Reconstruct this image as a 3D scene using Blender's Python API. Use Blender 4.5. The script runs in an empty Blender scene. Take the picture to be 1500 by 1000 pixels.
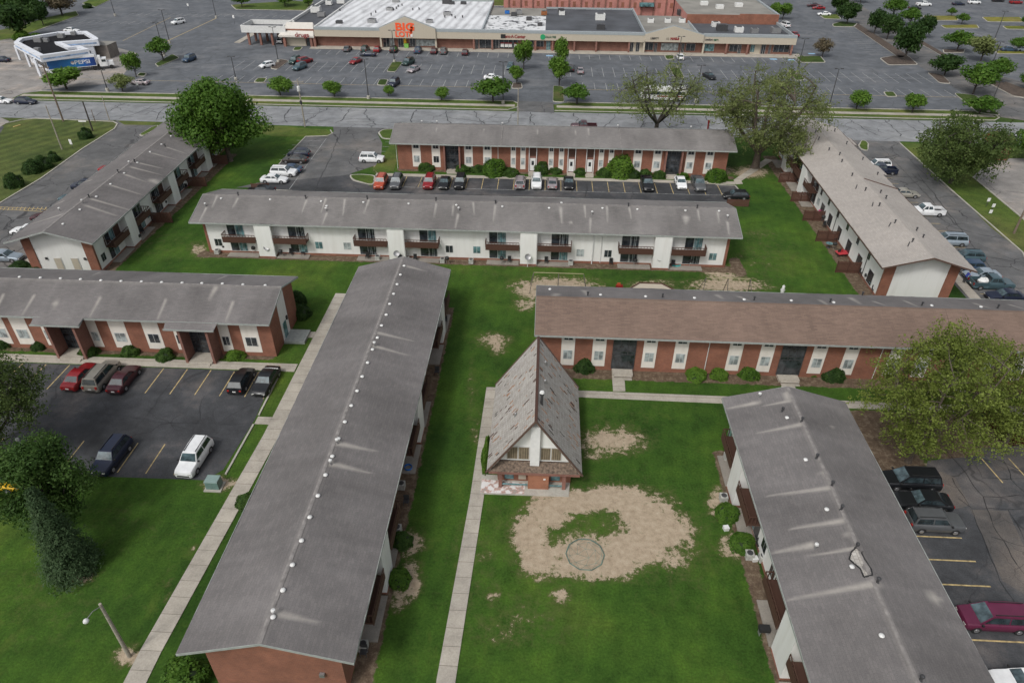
import bpy, bmesh, math, random
import numpy as np
from mathutils import Vector, Matrix, noise
rnd = random.Random(7)
scene = bpy.context.scene
COL = scene.collection
PI = math.pi

# ------------------------------------------------------------------ camera
F, PIT, ROL, YAW, HC = 1010.05, 0.614551, 0.0085756, -0.0437975, 48.0
_fw = Vector((math.sin(YAW)*math.cos(PIT), math.cos(YAW)*math.cos(PIT), -math.sin(PIT)))
_r0 = _fw.cross(Vector((0, 0, 1))).normalized(); _u0 = _r0.cross(_fw)
_rt = _r0*math.cos(ROL) + _u0*math.sin(ROL); _up = -_r0*math.sin(ROL) + _u0*math.cos(ROL)
cam_d = bpy.data.cameras.new('camera'); cam = bpy.data.objects.new('camera', cam_d); COL.objects.link(cam)
cam.matrix_world = Matrix(((_rt.x, _up.x, -_fw.x, 0), (_rt.y, _up.y, -_fw.y, 0), (_rt.z, _up.z, -_fw.z, HC), (0, 0, 0, 1)))
cam_d.sensor_width = 36; cam_d.lens = 36*F/1500; cam_d.clip_start = .5; cam_d.clip_end = 3000
scene.camera = cam

def G(px, py, z=0.0):
    """survey: world x, y of the point at height z seen at this place of the photograph"""
    d = _fw + _rt*((px-750)/F) - _up*((py-500)/F)
    t = (z-HC)/d.z
    return (d.x*t, d.y*t)
def project(x, y, z):
    v = Vector((x, y, z-HC)); w = v.dot(_fw)
    return 750+F*v.dot(_rt)/w, 500-F*v.dot(_up)/w
def px_m(x, y, z=0):
    return F/Vector((x, y, z-HC)).dot(_fw)
def plane_y(px, py, y):
    """x, z of the point on the vertical plane y=const"""
    d = _fw + _rt*((px-750)/F) - _up*((py-500)/F)
    t = y/d.y
    return d.x*t, HC+d.z*t
def height_for(x, y, py):
    lo, hi = 0, 40
    for _ in range(30):
        m = (lo+hi)/2
        if project(x, y, m)[1] > py: lo = m
        else: hi = m
    return lo

# ------------------------------------------------------------------ materials
def new_mat(name):
    m = bpy.data.materials.new(name); m.use_nodes = True
    nt = m.node_tree; b = nt.nodes['Principled BSDF']
    return m, nt, b
def N(nt, t, **kw):
    n = nt.nodes.new(t)
    for k, v in kw.items():
        if k in ('operation', 'blend_type', 'feature', 'noise_dimensions', 'wave_type', 'attribute_name', 'data_type', 'bands_direction', 'distance', 'offset', 'squash', 'use_clamp'):
            setattr(n, k, v)
        else:
            n.inputs[k].default_value = v
    return n
def ramp(nt, src, stops, interp='LINEAR'):
    r = nt.nodes.new('ShaderNodeValToRGB'); cr = r.color_ramp; cr.interpolation = interp
    while len(cr.elements) < len(stops): cr.elements.new(.5)
    for e, (p, c) in zip(cr.elements, stops):
        e.position = p; e.color = (*c, 1) if len(c) == 3 else c
    nt.links.new(src, r.inputs[0]); return r.outputs[0]
def g3(v): return (v, v, v)
def mul(c, k): return tuple(min(1, x*k) for x in c)
def mix(nt, fac, a, b, blend='MIX'):
    m = nt.nodes.new('ShaderNodeMix'); m.data_type = 'RGBA'; m.blend_type = blend
    for sock, v in ((m.inputs[0], fac), (m.inputs[6], a), (m.inputs[7], b)):
        if hasattr(v, 'links') or isinstance(v, bpy.types.NodeSocket): nt.links.new(v, sock)
        elif isinstance(v, tuple): sock.default_value = (*v, 1)
        else: sock.default_value = v
    return m.outputs[2]
def coord(nt, scale=(1, 1, 1), rot=(0, 0, 0), obj=False):
    if obj:
        tc = nt.nodes.new('ShaderNodeTexCoord'); src = tc.outputs['Object']
    else:
        gm = nt.nodes.new('ShaderNodeNewGeometry'); src = gm.outputs['Position']
    mp = nt.nodes.new('ShaderNodeMapping'); mp.inputs['Scale'].default_value = scale; mp.inputs['Rotation'].default_value = rot
    nt.links.new(src, mp.inputs[0]); return mp.outputs[0]
def noise_t(nt, vec, scale, detail=4, rough=.55, dist=0):
    n = N(nt, 'ShaderNodeTexNoise', Scale=scale, Detail=detail, Roughness=rough, Distortion=dist)
    nt.links.new(vec, n.inputs['Vector']); return n.outputs[0]
def bump(nt, b, h, strength=.3, dist=.05):
    n = N(nt, 'ShaderNodeBump', Strength=strength, Distance=dist)
    nt.links.new(h, n.inputs['Height']); nt.links.new(n.outputs[0], b.inputs['Normal'])
def math_n(nt, op, a, b=None):
    m = nt.nodes.new('ShaderNodeMath'); m.operation = op
    for i, v in enumerate((a, b)):
        if v is None: continue
        if isinstance(v, bpy.types.NodeSocket): nt.links.new(v, m.inputs[i])
        else: m.inputs[i].default_value = v
    return m.outputs[0]
def attr(nt, name):
    n = nt.nodes.new('ShaderNodeAttribute'); n.attribute_name = name; return n.outputs['Fac']

def plain(name, col, rough=.6, metal=0, var=.12, scale=3.0, spec=.5, emit=None):
    m, nt, b = new_mat(name)
    v = coord(nt, obj=True)
    n = noise_t(nt, v, scale, 4)
    c = ramp(nt, n, [(.3, mul(col, 1-var)), (.7, mul(col, 1+var))])
    nt.links.new(c, b.inputs['Base Color'])
    b.inputs['Roughness'].default_value = rough; b.inputs['Metallic'].default_value = metal
    b.inputs['Specular IOR Level'].default_value = spec
    return m

def asphalt(name, col, crack=.18, patch=.35, crack_scale=.16, warm=(1.25, 1.12, 1.0)):
    m, nt, b = new_mat(name)
    v = coord(nt)
    big = noise_t(nt, v, .085, 6, .68)
    mid = noise_t(nt, v, .35, 5, .65)
    fine = noise_t(nt, v, 9, 3, .6)
    c = ramp(nt, big, [(.32, mul(col, 1-patch*.6)), (.5, col), (.7, tuple(min(1, x*(1+patch)*w) for x, w in zip(col, warm)))])
    c2 = ramp(nt, mid, [(.3, g3(.78)), (.5, g3(1)), (.72, g3(1.28))])
    c = mix(nt, 1.0, c, c2, 'MULTIPLY')
    c3 = ramp(nt, fine, [(.3, g3(.8)), (.7, g3(1.2))])
    c = mix(nt, 1.0, c, c3, 'MULTIPLY')
    # cracks
    wv = N(nt, 'ShaderNodeTexNoise', Scale=.35, Detail=4.0)
    nt.links.new(v, wv.inputs['Vector'])
    ad = nt.nodes.new('ShaderNodeVectorMath'); ad.operation = 'MULTIPLY_ADD'
    nt.links.new(wv.outputs[1], ad.inputs[0]); ad.inputs[1].default_value = (3, 3, 0); nt.links.new(v, ad.inputs[2])
    vo = N(nt, 'ShaderNodeTexVoronoi', feature='DISTANCE_TO_EDGE', Scale=crack_scale)
    nt.links.new(ad.outputs[0], vo.inputs['Vector'])
    k = ramp(nt, vo.outputs[0], [(0, g3(1)), (.006, g3(1)), (.016, g3(0))])
    gate = ramp(nt, noise_t(nt, v, .08, 2), [(.42, g3(0)), (.55, g3(1))])
    kk = math_n(nt, 'MULTIPLY', k, gate)
    kk = math_n(nt, 'MULTIPLY', kk, crack)
    c = mix(nt, kk, c, (.012, .012, .014))
    nt.links.new(c, b.inputs['Base Color'])
    b.inputs['Roughness'].default_value = .85; b.inputs['Specular IOR Level'].default_value = .3
    bump(nt, b, fine, .25, .02)
    return m

def lawn_mat(name, dark, light, dry, stripes=False, dirt=False):
    m, nt, b = new_mat(name)
    v = coord(nt)
    big = noise_t(nt, v, .045, 5, .6)
    mid = noise_t(nt, v, .5, 6, .7)
    fine = noise_t(nt, v, 5, 4, .7)
    big2 = noise_t(nt, v, .14, 4, .6)
    c = ramp(nt, big, [(.34, dark), (.54, light), (.74, dry)])
    c = mix(nt, 1.0, c, ramp(nt, big2, [(.3, (.74, .80, .8)), (.5, g3(1)), (.7, (1.32, 1.18, 1.1))]), 'MULTIPLY')
    c = mix(nt, 1.0, c, ramp(nt, mid, [(.25, g3(.62)), (.5, g3(.98)), (.75, (1.35, 1.28, 1.15))]), 'MULTIPLY')
    c = mix(nt, 1.0, c, ramp(nt, fine, [(.25, g3(.6)), (.5, g3(1)), (.78, g3(1.45))]), 'MULTIPLY')
    dryp = ramp(nt, noise_t(nt, v, .22, 7, .8, .6), [(.56, g3(0)), (.72, g3(.7))])
    c = mix(nt, dryp, c, dry)
    if stripes:
        sv = coord(nt, rot=(0, 0, math.radians(stripes)))
        w = N(nt, 'ShaderNodeTexWave', Scale=.11, Distortion=1.6, Detail=2.0)
        nt.links.new(sv, w.inputs['Vector'])
        c = mix(nt, 1.0, c, ramp(nt, w.outputs[1], [(.2, g3(.88)), (.8, g3(1.10))]), 'MULTIPLY')
    if dirt:
        sv = coord(nt, rot=(0, 0, math.radians(8)))
        w = N(nt, 'ShaderNodeTexWave', Scale=.24, Distortion=2.2, Detail=2.0)
        nt.links.new(sv, w.inputs['Vector'])
        c = mix(nt, 1.0, c, ramp(nt, w.outputs[1], [(.2, g3(.965)), (.8, (1.04, 1.035, 1.02))]), 'MULTIPLY')
        a = attr(nt, 'dirt')
        nn = noise_t(nt, v, .9, 8, .82, .4)
        s = math_n(nt, 'ADD', a, math_n(nt, 'MULTIPLY', math_n(nt, 'SUBTRACT', nn, .5), 1.5))
        gate = ramp(nt, a, [(.06, g3(.15)), (.28, g3(1))])
        s = math_n(nt, 'ADD', s, math_n(nt, 'MULTIPLY', gate, math_n(nt, 'MULTIPLY', math_n(nt, 'SUBTRACT', noise_t(nt, v, 1.5, 8, .85), .5), 2.3)))
        k = ramp(nt, s, [(.46, g3(0)), (.62, g3(1))])
        half = ramp(nt, s, [(.12, g3(0)), (.5, g3(.75))])
        dcol = ramp(nt, noise_t(nt, v, 1.7, 5, .7), [(.3, (.29, .225, .155)), (.55, (.40, .325, .235)), (.75, (.46, .385, .29))])
        dcol = mix(nt, 1.0, dcol, ramp(nt, noise_t(nt, v, 14, 3, .7), [(.3, g3(.75)), (.7, g3(1.15))]), 'MULTIPLY')
        c = mix(nt, half, c, (.092, .095, .034))
        c = mix(nt, k, c, dcol)
        a2 = attr(nt, 'mulch')
        s2 = math_n(nt, 'ADD', a2, math_n(nt, 'MULTIPLY', math_n(nt, 'SUBTRACT', nn, .5), 1.2))
        k2 = ramp(nt, s2, [(.44, g3(0)), (.56, g3(1))])
        mc = ramp(nt, noise_t(nt, v, 1.6, 6, .8), [(.3, (.06, .042, .030)), (.5, (.12, .085, .058)), (.62, (.19, .15, .105)), (.78, (.075, .08, .03))])
        c = mix(nt, k2, c, mc)
    nt.links.new(c, b.inputs['Base Color'])
    b.inputs['Roughness'].default_value = .95; b.inputs['Specular IOR Level'].default_value = .15
    bump(nt, b, fine, .6, .08)
    return m

def shingle(name, base, pale, rows=True, blotch=.18, tabs=None, big=.20):
    m, nt, b = new_mat(name)
    v = coord(nt, obj=True)
    # object x runs along the ridge; courses lie across the slope
    st = coord(nt, scale=(.8, .22, .22), obj=True)
    n1 = noise_t(nt, st, .42, 4, .5, .6)
    n2 = noise_t(nt, v, .12, 4, .6)
    tab = N(nt, 'ShaderNodeTexBrick', Scale=1.0); tab.offset = .5
    tab.inputs['Color1'].default_value = (.86, .86, .86, 1); tab.inputs['Color2'].default_value = (1.16, 1.14, 1.12, 1)
    tab.inputs['Mortar'].default_value = (.7, .7, .7, 1); tab.inputs['Mortar Size'].default_value = .012
    tab.inputs['Brick Width'].default_value = .55; tab.inputs['Row Height'].default_value = .22
    if tabs: tab.inputs['Brick Width'].default_value, tab.inputs['Row Height'].default_value = tabs
    nt.links.new(v, tab.inputs['Vector'])
    c = ramp(nt, n1, [(.25, mul(base, 1-blotch)), (.5, base), (.78, mul(base, 1+blotch))])
    c = mix(nt, 1.0, c, ramp(nt, n2, [(.3, g3(1-big)), (.7, g3(1+big))]), 'MULTIPLY')
    c = mix(nt, .5 if not tabs else .8, c, tab.outputs[0], 'MULTIPLY')
    c = mix(nt, 1.0, c, ramp(nt, noise_t(nt, v, 16, 3, .7), [(.3, g3(.82)), (.7, g3(1.18))]), 'MULTIPLY')
    a = attr(nt, 'stain')
    s = math_n(nt, 'MULTIPLY', a, math_n(nt, 'ADD', noise_t(nt, v, 1.6, 5, .7), .35))
    c = mix(nt, ramp(nt, s, [(.0, g3(0)), (.9, g3(.9))]), c, pale)
    nt.links.new(c, b.inputs['Base Color'])
    b.inputs['Roughness'].default_value = .9; b.inputs['Specular IOR Level'].default_value = .25
    bump(nt, b, tab.outputs[0], .4, .03)
    return m

def brick(name, c1, c2, mortar, bw=.24, rh=.085):
    m, nt, b = new_mat(name)
    # use x+y so that both wall directions get horizontal courses
    gm = nt.nodes.new('ShaderNodeTexCoord'); sp = nt.nodes.new('ShaderNodeSeparateXYZ'); nt.links.new(gm.outputs['Object'], sp.inputs[0])
    s = math_n(nt, 'ADD', sp.outputs[0], sp.outputs[1])
    cb = nt.nodes.new('ShaderNodeCombineXYZ'); nt.links.new(s, cb.inputs[0]); nt.links.new(sp.outputs[2], cb.inputs[1])
    t = N(nt, 'ShaderNodeTexBrick', Scale=1.0)
    t.inputs['Color1'].default_value = (*c1, 1); t.inputs['Color2'].default_value = (*c2, 1); t.inputs['Mortar'].default_value = (*mortar, 1)
    t.inputs['Mortar Size'].default_value = .008; t.inputs['Brick Width'].default_value = bw; t.inputs['Row Height'].default_value = rh
    nt.links.new(cb.outputs[0], t.inputs['Vector'])
    n = noise_t(nt, gm.outputs['Object'], .5, 5, .65)
    c = mix(nt, 1.0, t.outputs[0], ramp(nt, n, [(.3, g3(.78)), (.7, g3(1.22))]), 'MULTIPLY')
    nt.links.new(c, b.inputs['Base Color']); b.inputs['Roughness'].default_value = .9
    return m

def siding(name, col, groove=.22, vertical=False, amount=.18):
    m, nt, b = new_mat(name)
    v = coord(nt, obj=True)
    w = N(nt, 'ShaderNodeTexWave', Scale=1.0/groove/1.0*.5); w.bands_direction = 'Z'
    w.wave_profile = 'SAW'
    if vertical: w.bands_direction = 'X'
    nt.links.new(v, w.inputs['Vector'])
    st = coord(nt, scale=(1.2, 1.2, .12), obj=True)
    n = noise_t(nt, st, 1.2, 5, .65)
    c = ramp(nt, w.outputs[1], [(0, mul(col, 1-amount)), (.12, col), (1, col)])
    c = mix(nt, 1.0, c, ramp(nt, n, [(.25, (.90, .89, .87)), (.55, g3(1)), (.8, g3(1.02))]), 'MULTIPLY')
    nt.links.new(c, b.inputs['Base Color']); b.inputs['Roughness'].default_value = .7
    bump(nt, b, w.outputs[1], .3, .02)
    return m

def concrete(name, col, joint=1.5, rot=0):
    m, nt, b = new_mat(name)
    v = coord(nt)
    c = ramp(nt, noise_t(nt, v, .5, 6, .7), [(.28, mul(col, .72)), (.55, col), (.78, mul(col, 1.15))])
    c = mix(nt, 1.0, c, ramp(nt, noise_t(nt, v, 8, 4, .7), [(.3, g3(.88)), (.7, g3(1.1))]), 'MULTIPLY')
    if joint:
        jv = coord(nt, rot=(0, 0, rot))
        t = N(nt, 'ShaderNodeTexBrick', Scale=1.0); t.offset = 0
        t.inputs['Color1'].default_value = (.9, .9, .9, 1); t.inputs['Color2'].default_value = (1.05, 1.05, 1.04, 1); t.inputs['Mortar'].default_value = (.45, .43, .4, 1)
        t.inputs['Mortar Size'].default_value = .022; t.inputs['Brick Width'].default_value = 60; t.inputs['Row Height'].default_value = joint
        nt.links.new(jv, t.inputs['Vector'])
        c = mix(nt, 1.0, c, t.outputs[0], 'MULTIPLY')
    nt.links.new(c, b.inputs['Base Color']); b.inputs['Roughness'].default_value = .85
    return m

def leaf_mat(name, dark, mid, light, trans=.4):
    m, nt, b = new_mat(name)
    a = attr(nt, 'tint')
    c = ramp(nt, a, [(0, dark), (.5, mid), (1, light)])
    nt.links.new(c, b.inputs['Base Color']); b.inputs['Roughness'].default_value = .65; b.inputs['Specular IOR Level'].default_value = .25
    tr = nt.nodes.new('ShaderNodeBsdfTranslucent'); nt.links.new(c, tr.inputs[0])
    ms = nt.nodes.new('ShaderNodeMixShader'); ms.inputs[0].default_value = trans
    nt.links.new(b.outputs[0], ms.inputs[1]); nt.links.new(tr.outputs[0], ms.inputs[2])
    nt.links.new(ms.outputs[0], nt.nodes['Material Output'].inputs[0])
    return m

def glass(name, col, rough=.12):
    m, nt, b = new_mat(name)
    v = coord(nt, obj=True)
    c = ramp(nt, noise_t(nt, v, 1.4, 3), [(.35, mul(col, .5)), (.65, mul(col, 1.7))])
    nt.links.new(c, b.inputs['Base Color']); b.inputs['Roughness'].default_value = rough
    b.inputs['Specular IOR Level'].default_value = .8
    return m

M = {}
M['lot'] = asphalt('asphalt_lot', (.058, .060, .064), crack=.45, patch=1.0, warm=(1.35, 1.15, 1.0))
M['mall_lot'] = asphalt('asphalt_mall', (.108, .116, .127), crack=.3, patch=.3, crack_scale=.1, warm=(1.1, 1.05, 1.0))
M['road'] = asphalt('road_surface', (.215, .222, .228), crack=.5, patch=.15, crack_scale=.12, warm=(1.05, 1.03, 1))
M['drive'] = asphalt('asphalt_drive', (.112, .112, .112), crack=.7, patch=.4)
M['pale_lot'] = asphalt('pale_paving', (.25, .235, .22), crack=.5, patch=.2)
M['lawn'] = lawn_mat('lawn', (.024, .060, .009), (.044, .096, .013), (.086, .122, .022), dirt=True)
M['verge'] = lawn_mat('verge_grass', (.05, .088, .016), (.078, .115, .024), (.13, .125, .045))
M['field'] = lawn_mat('mown_field', (.055, .080, .022), (.078, .102, .030), (.11, .118, .048), stripes=28)
M['dry'] = lawn_mat('dry_median', (.10, .12, .02), (.16, .16, .03), (.19, .16, .06))
M['ground'] = lawn_mat('far_ground', (.03, .06, .015), (.05, .085, .02), (.10, .10, .04))
M['walk'] = concrete('sidewalk', (.40, .365, .31))
M['kerb'] = concrete('kerb', (.40, .38, .33), joint=0)
M['kerb_yellow'] = concrete('kerb_yellow', (.45, .34, .12), joint=0)
M['patio'] = concrete('patio', (.27, .245, .21), joint=0)  # slab concrete toned down, with the shadow on the patios in its colour
M['line'] = plain('paint_line', (.40, .36, .26), .8, var=.45, scale=2.5)
M['line_y'] = plain('paint_yellow', (.42, .32, .15), .8, var=.45, scale=2.5)
M['line_w'] = plain('paint_white', (.29, .295, .29), .8, var=.5, scale=2.5)
M['blue_mark'] = plain('paint_blue', (.25, .42, .58), .8, var=.2)
M['shingle'] = shingle('shingle_grey', (.147, .138, .135), (.37, .345, .31))
M['shingle_s'] = shingle('shingle_grey_pale', (.167, .158, .152), (.38, .36, .33))
M['shingle_tan'] = shingle('shingle_tan', (.345, .318, .290), (.5, .46, .42), blotch=.08, big=.07)
M['shingle_brown'] = shingle('shingle_brown', (.178, .126, .100), (.30, .24, .19), blotch=.12, tabs=(.7, .2), big=.1)
M['ridge'] = plain('ridge_cap', (.21, .195, .185), .9, var=.3, scale=2)
M['brick'] = brick('brick_red', (.245, .088, .050), (.195, .070, .042), (.24, .15, .11))
M['brick_pale'] = brick('brick_pale', (.22, .095, .07), (.19, .08, .06), (.24, .16, .13))
M['brick_mall_shaded'] = brick('brick_mall_shaded', (.20, .082, .058), (.17, .07, .05), (.2, .14, .11))  # browner, darker brick: the shade under the canopy is put into its colour
M['siding'] = siding('siding_white', (.74, .74, .71))
M['panel'] = siding('panel_cream', (.70, .66, .60), vertical=True, groove=.3, amount=.1)
M['white'] = plain('white_paint', (.68, .68, .66), .55, var=.06)
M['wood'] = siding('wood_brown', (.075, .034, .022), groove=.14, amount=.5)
M['wood_fence'] = siding('fence_board', (.10, .045, .03), groove=.16, vertical=True, amount=.5)
M['fascia'] = plain('fascia', (.30, .32, .30), .6, var=.15)
M['fascia_dark'] = plain('fascia_dark', (.10, .06, .045), .6, var=.15)
M['glass'] = glass('glass_dark', (.03, .035, .04))
M['glass_teal'] = glass('glass_teal', (.10, .19, .20))
M['glass_pale'] = glass('glass_blinds', (.26, .29, .29), .3)
M['frame'] = plain('frame_white', (.55, .55, .53), .5, var=.05)
M['metal'] = plain('metal_grey', (.32, .32, .32), .45, metal=.6, var=.15)
M['metal_dark'] = plain('metal_dark', (.045, .045, .047), .5, var=.2)
M['metal_white'] = plain('metal_white', (.62, .62, .60), .5, var=.1)
M['rust'] = plain('rust', (.25, .09, .03), .8, var=.3)
M['pole_wood'] = plain('pole_wood', (.16, .12, .09), .85, var=.3, scale=6)
M['pole_pale'] = plain('pole_weathered', (.30, .27, .22), .85, var=.25, scale=6)
M['bark'] = plain('bark', (.095, .075, .058), .9, var=.4, scale=6)
M['bark_dark'] = plain('bark_dark', (.05, .042, .035), .9, var=.4, scale=6)
M['tyre'] = plain('tyre', (.018, .018, .018), .8)
M['rim'] = plain('rim', (.35, .35, .36), .35, metal=.6)
M['carglass'] = glass('car_glass', (.022, .032, .036), .06)
M['carglass2'] = glass('car_windscreen', (.06, .09, .10), .06)
M['lamp'] = plain('lamp_lens', (.62, .62, .58), .2)
M['tail'] = plain('tail_lens', (.35, .02, .015), .25)
M['black'] = plain('black_plastic', (.02, .02, .02), .6)
M['teal'] = plain('teal_plastic', (.05, .42, .42), .4)
M['blue'] = plain('blue_plastic', (.02, .14, .45), .4)
M['red'] = plain('red_fabric', (.45, .04, .05), .7)
M['pink'] = plain('pink_fabric', (.6, .10, .25), .7)
M['tan_stucco'] = plain('tan_stucco', (.44, .39, .31), .8, var=.05)
M['cream_roof'] = siding('cream_metal', (.58, .55, .50), vertical=True, groove=.4, amount=.08)
M['parapet'] = plain('parapet_cap', (.30, .33, .34), .5, var=.08)
M['tar'] = plain('tar_roof', (.068, .073, .082), .8, var=.35, scale=.15)
M['tar_grey'] = plain('gravel_roof', (.23, .22, .195), .9, var=.25, scale=.15)
M['copper'] = plain('bare_steel', (.20, .19, .17), .5, metal=.3)
M['green_box'] = plain('green_cabinet', (.13, .21, .19), .5, var=.1)
M['skin'] = plain('skin', (.42, .24, .17), .6)
M['cloth_blue'] = plain('cloth_blue', (.02, .035, .22), .8)
M['cloth_dark'] = plain('cloth_dark', (.03, .03, .035), .8)

# white membrane roof with darker seams and dirt
def membrane():
    m, nt, b = new_mat('white_membrane')
    v = coord(nt); sv = coord(nt, rot=(0, 0, .08))
    w = N(nt, 'ShaderNodeTexWave', Scale=.11, Distortion=.6, Detail=3.0); w.bands_direction = 'X'
    nt.links.new(sv, w.inputs['Vector'])
    c = ramp(nt, w.outputs[1], [(0, (.50, .50, .51)), (.3, (.60, .61, .62)), (1, (.70, .71, .72))])
    st = coord(nt, scale=(1, .25, 1))
    c = mix(nt, 1.0, c, ramp(nt, noise_t(nt, st, .35, 6, .75), [(.3, g3(.62)), (.5, g3(.98)), (.7, g3(1.1))]), 'MULTIPLY')
    nt.links.new(c, b.inputs['Base Color']); b.inputs['Roughness'].default_value = .6
    return m
M['membrane'] = membrane()
def patched():
    m, nt, b = new_mat('patched_membrane')
    v = coord(nt)
    c = ramp(nt, noise_t(nt, v, .45, 4, .6, 1.0), [(.40, (.05, .05, .055)), (.47, (.60, .61, .61)), (.8, (.74, .74, .74))])
    nt.links.new(c, b.inputs['Base Color']); b.inputs['Roughness'].default_value = .6
    return m
M['patched'] = patched()
def shake():
    """weathered wooden shakes with missing strips showing brown boards"""
    m, nt, b = new_mat('weathered_shakes')
    st = coord(nt, scale=(2.4, .42, .42), obj=True)
    n = noise_t(nt, st, 1.25, 4, .6)
    v = coord(nt, obj=True)
    t = N(nt, 'ShaderNodeTexBrick', Scale=1.0)
    t.inputs['Color1'].default_value = (.33, .308, .275, 1); t.inputs['Color2'].default_value = (.41, .39, .355, 1); t.inputs['Mortar'].default_value = (.15, .13, .12, 1)
    t.inputs['Mortar Size'].default_value = .012; t.inputs['Brick Width'].default_value = .3; t.inputs['Row Height'].default_value = .3
    nt.links.new(v, t.inputs['Vector'])
    k = ramp(nt, n, [(.67, g3(0)), (.69, g3(1))])
    n2 = noise_t(nt, v, .45, 3, .6)
    dc = ramp(nt, n2, [(.42, (.045, .035, .03)), (.55, (.20, .10, .055)), (.7, (.30, .17, .10))])
    c = mix(nt, 1.0, t.outputs[0], ramp(nt, noise_t(nt, st, .5, 4, .6), [(.3, g3(.85)), (.7, g3(1.15))]), 'MULTIPLY')
    c = mix(nt, k, c, dc)
    nt.links.new(c, b.inputs['Base Color']); b.inputs['Roughness'].default_value = .9
    return m
M['shake'] = shake()
M['leaf_green'] = leaf_mat('leaf_green', (.034, .085, .010), (.074, .158, .018), (.13, .225, .034))
M['leaf_dark'] = leaf_mat('leaf_dark', (.016, .044, .010), (.036, .080, .016), (.066, .12, .028))
M['leaf_olive'] = leaf_mat('leaf_olive', (.10, .128, .042), (.165, .20, .066), (.235, .275, .10))
M['leaf_muted'] = leaf_mat('leaf_muted', (.046, .078, .020), (.085, .128, .032), (.14, .185, .055))
M['leaf_yellow'] = leaf_mat('leaf_yellow_green', (.09, .125, .022), (.16, .205, .038), (.245, .295, .065))
M['leaf_bright'] = leaf_mat('leaf_bright', (.06, .13, .015), (.11, .21, .025), (.17, .28, .045))
M['leaf_spruce'] = leaf_mat('needle_blue', (.024, .052, .020), (.048, .09, .034), (.085, .135, .06))
M['leaf_bud'] = leaf_mat('leaf_bud_pink', (.09, .07, .045), (.15, .12, .075), (.2, .17, .1))
M['leaf_red'] = leaf_mat('leaf_barberry', (.06, .014, .010), (.11, .03, .02), (.2, .08, .04))
M['bush_core'] = plain('bush_core', (.012, .026, .006), .9)

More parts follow.
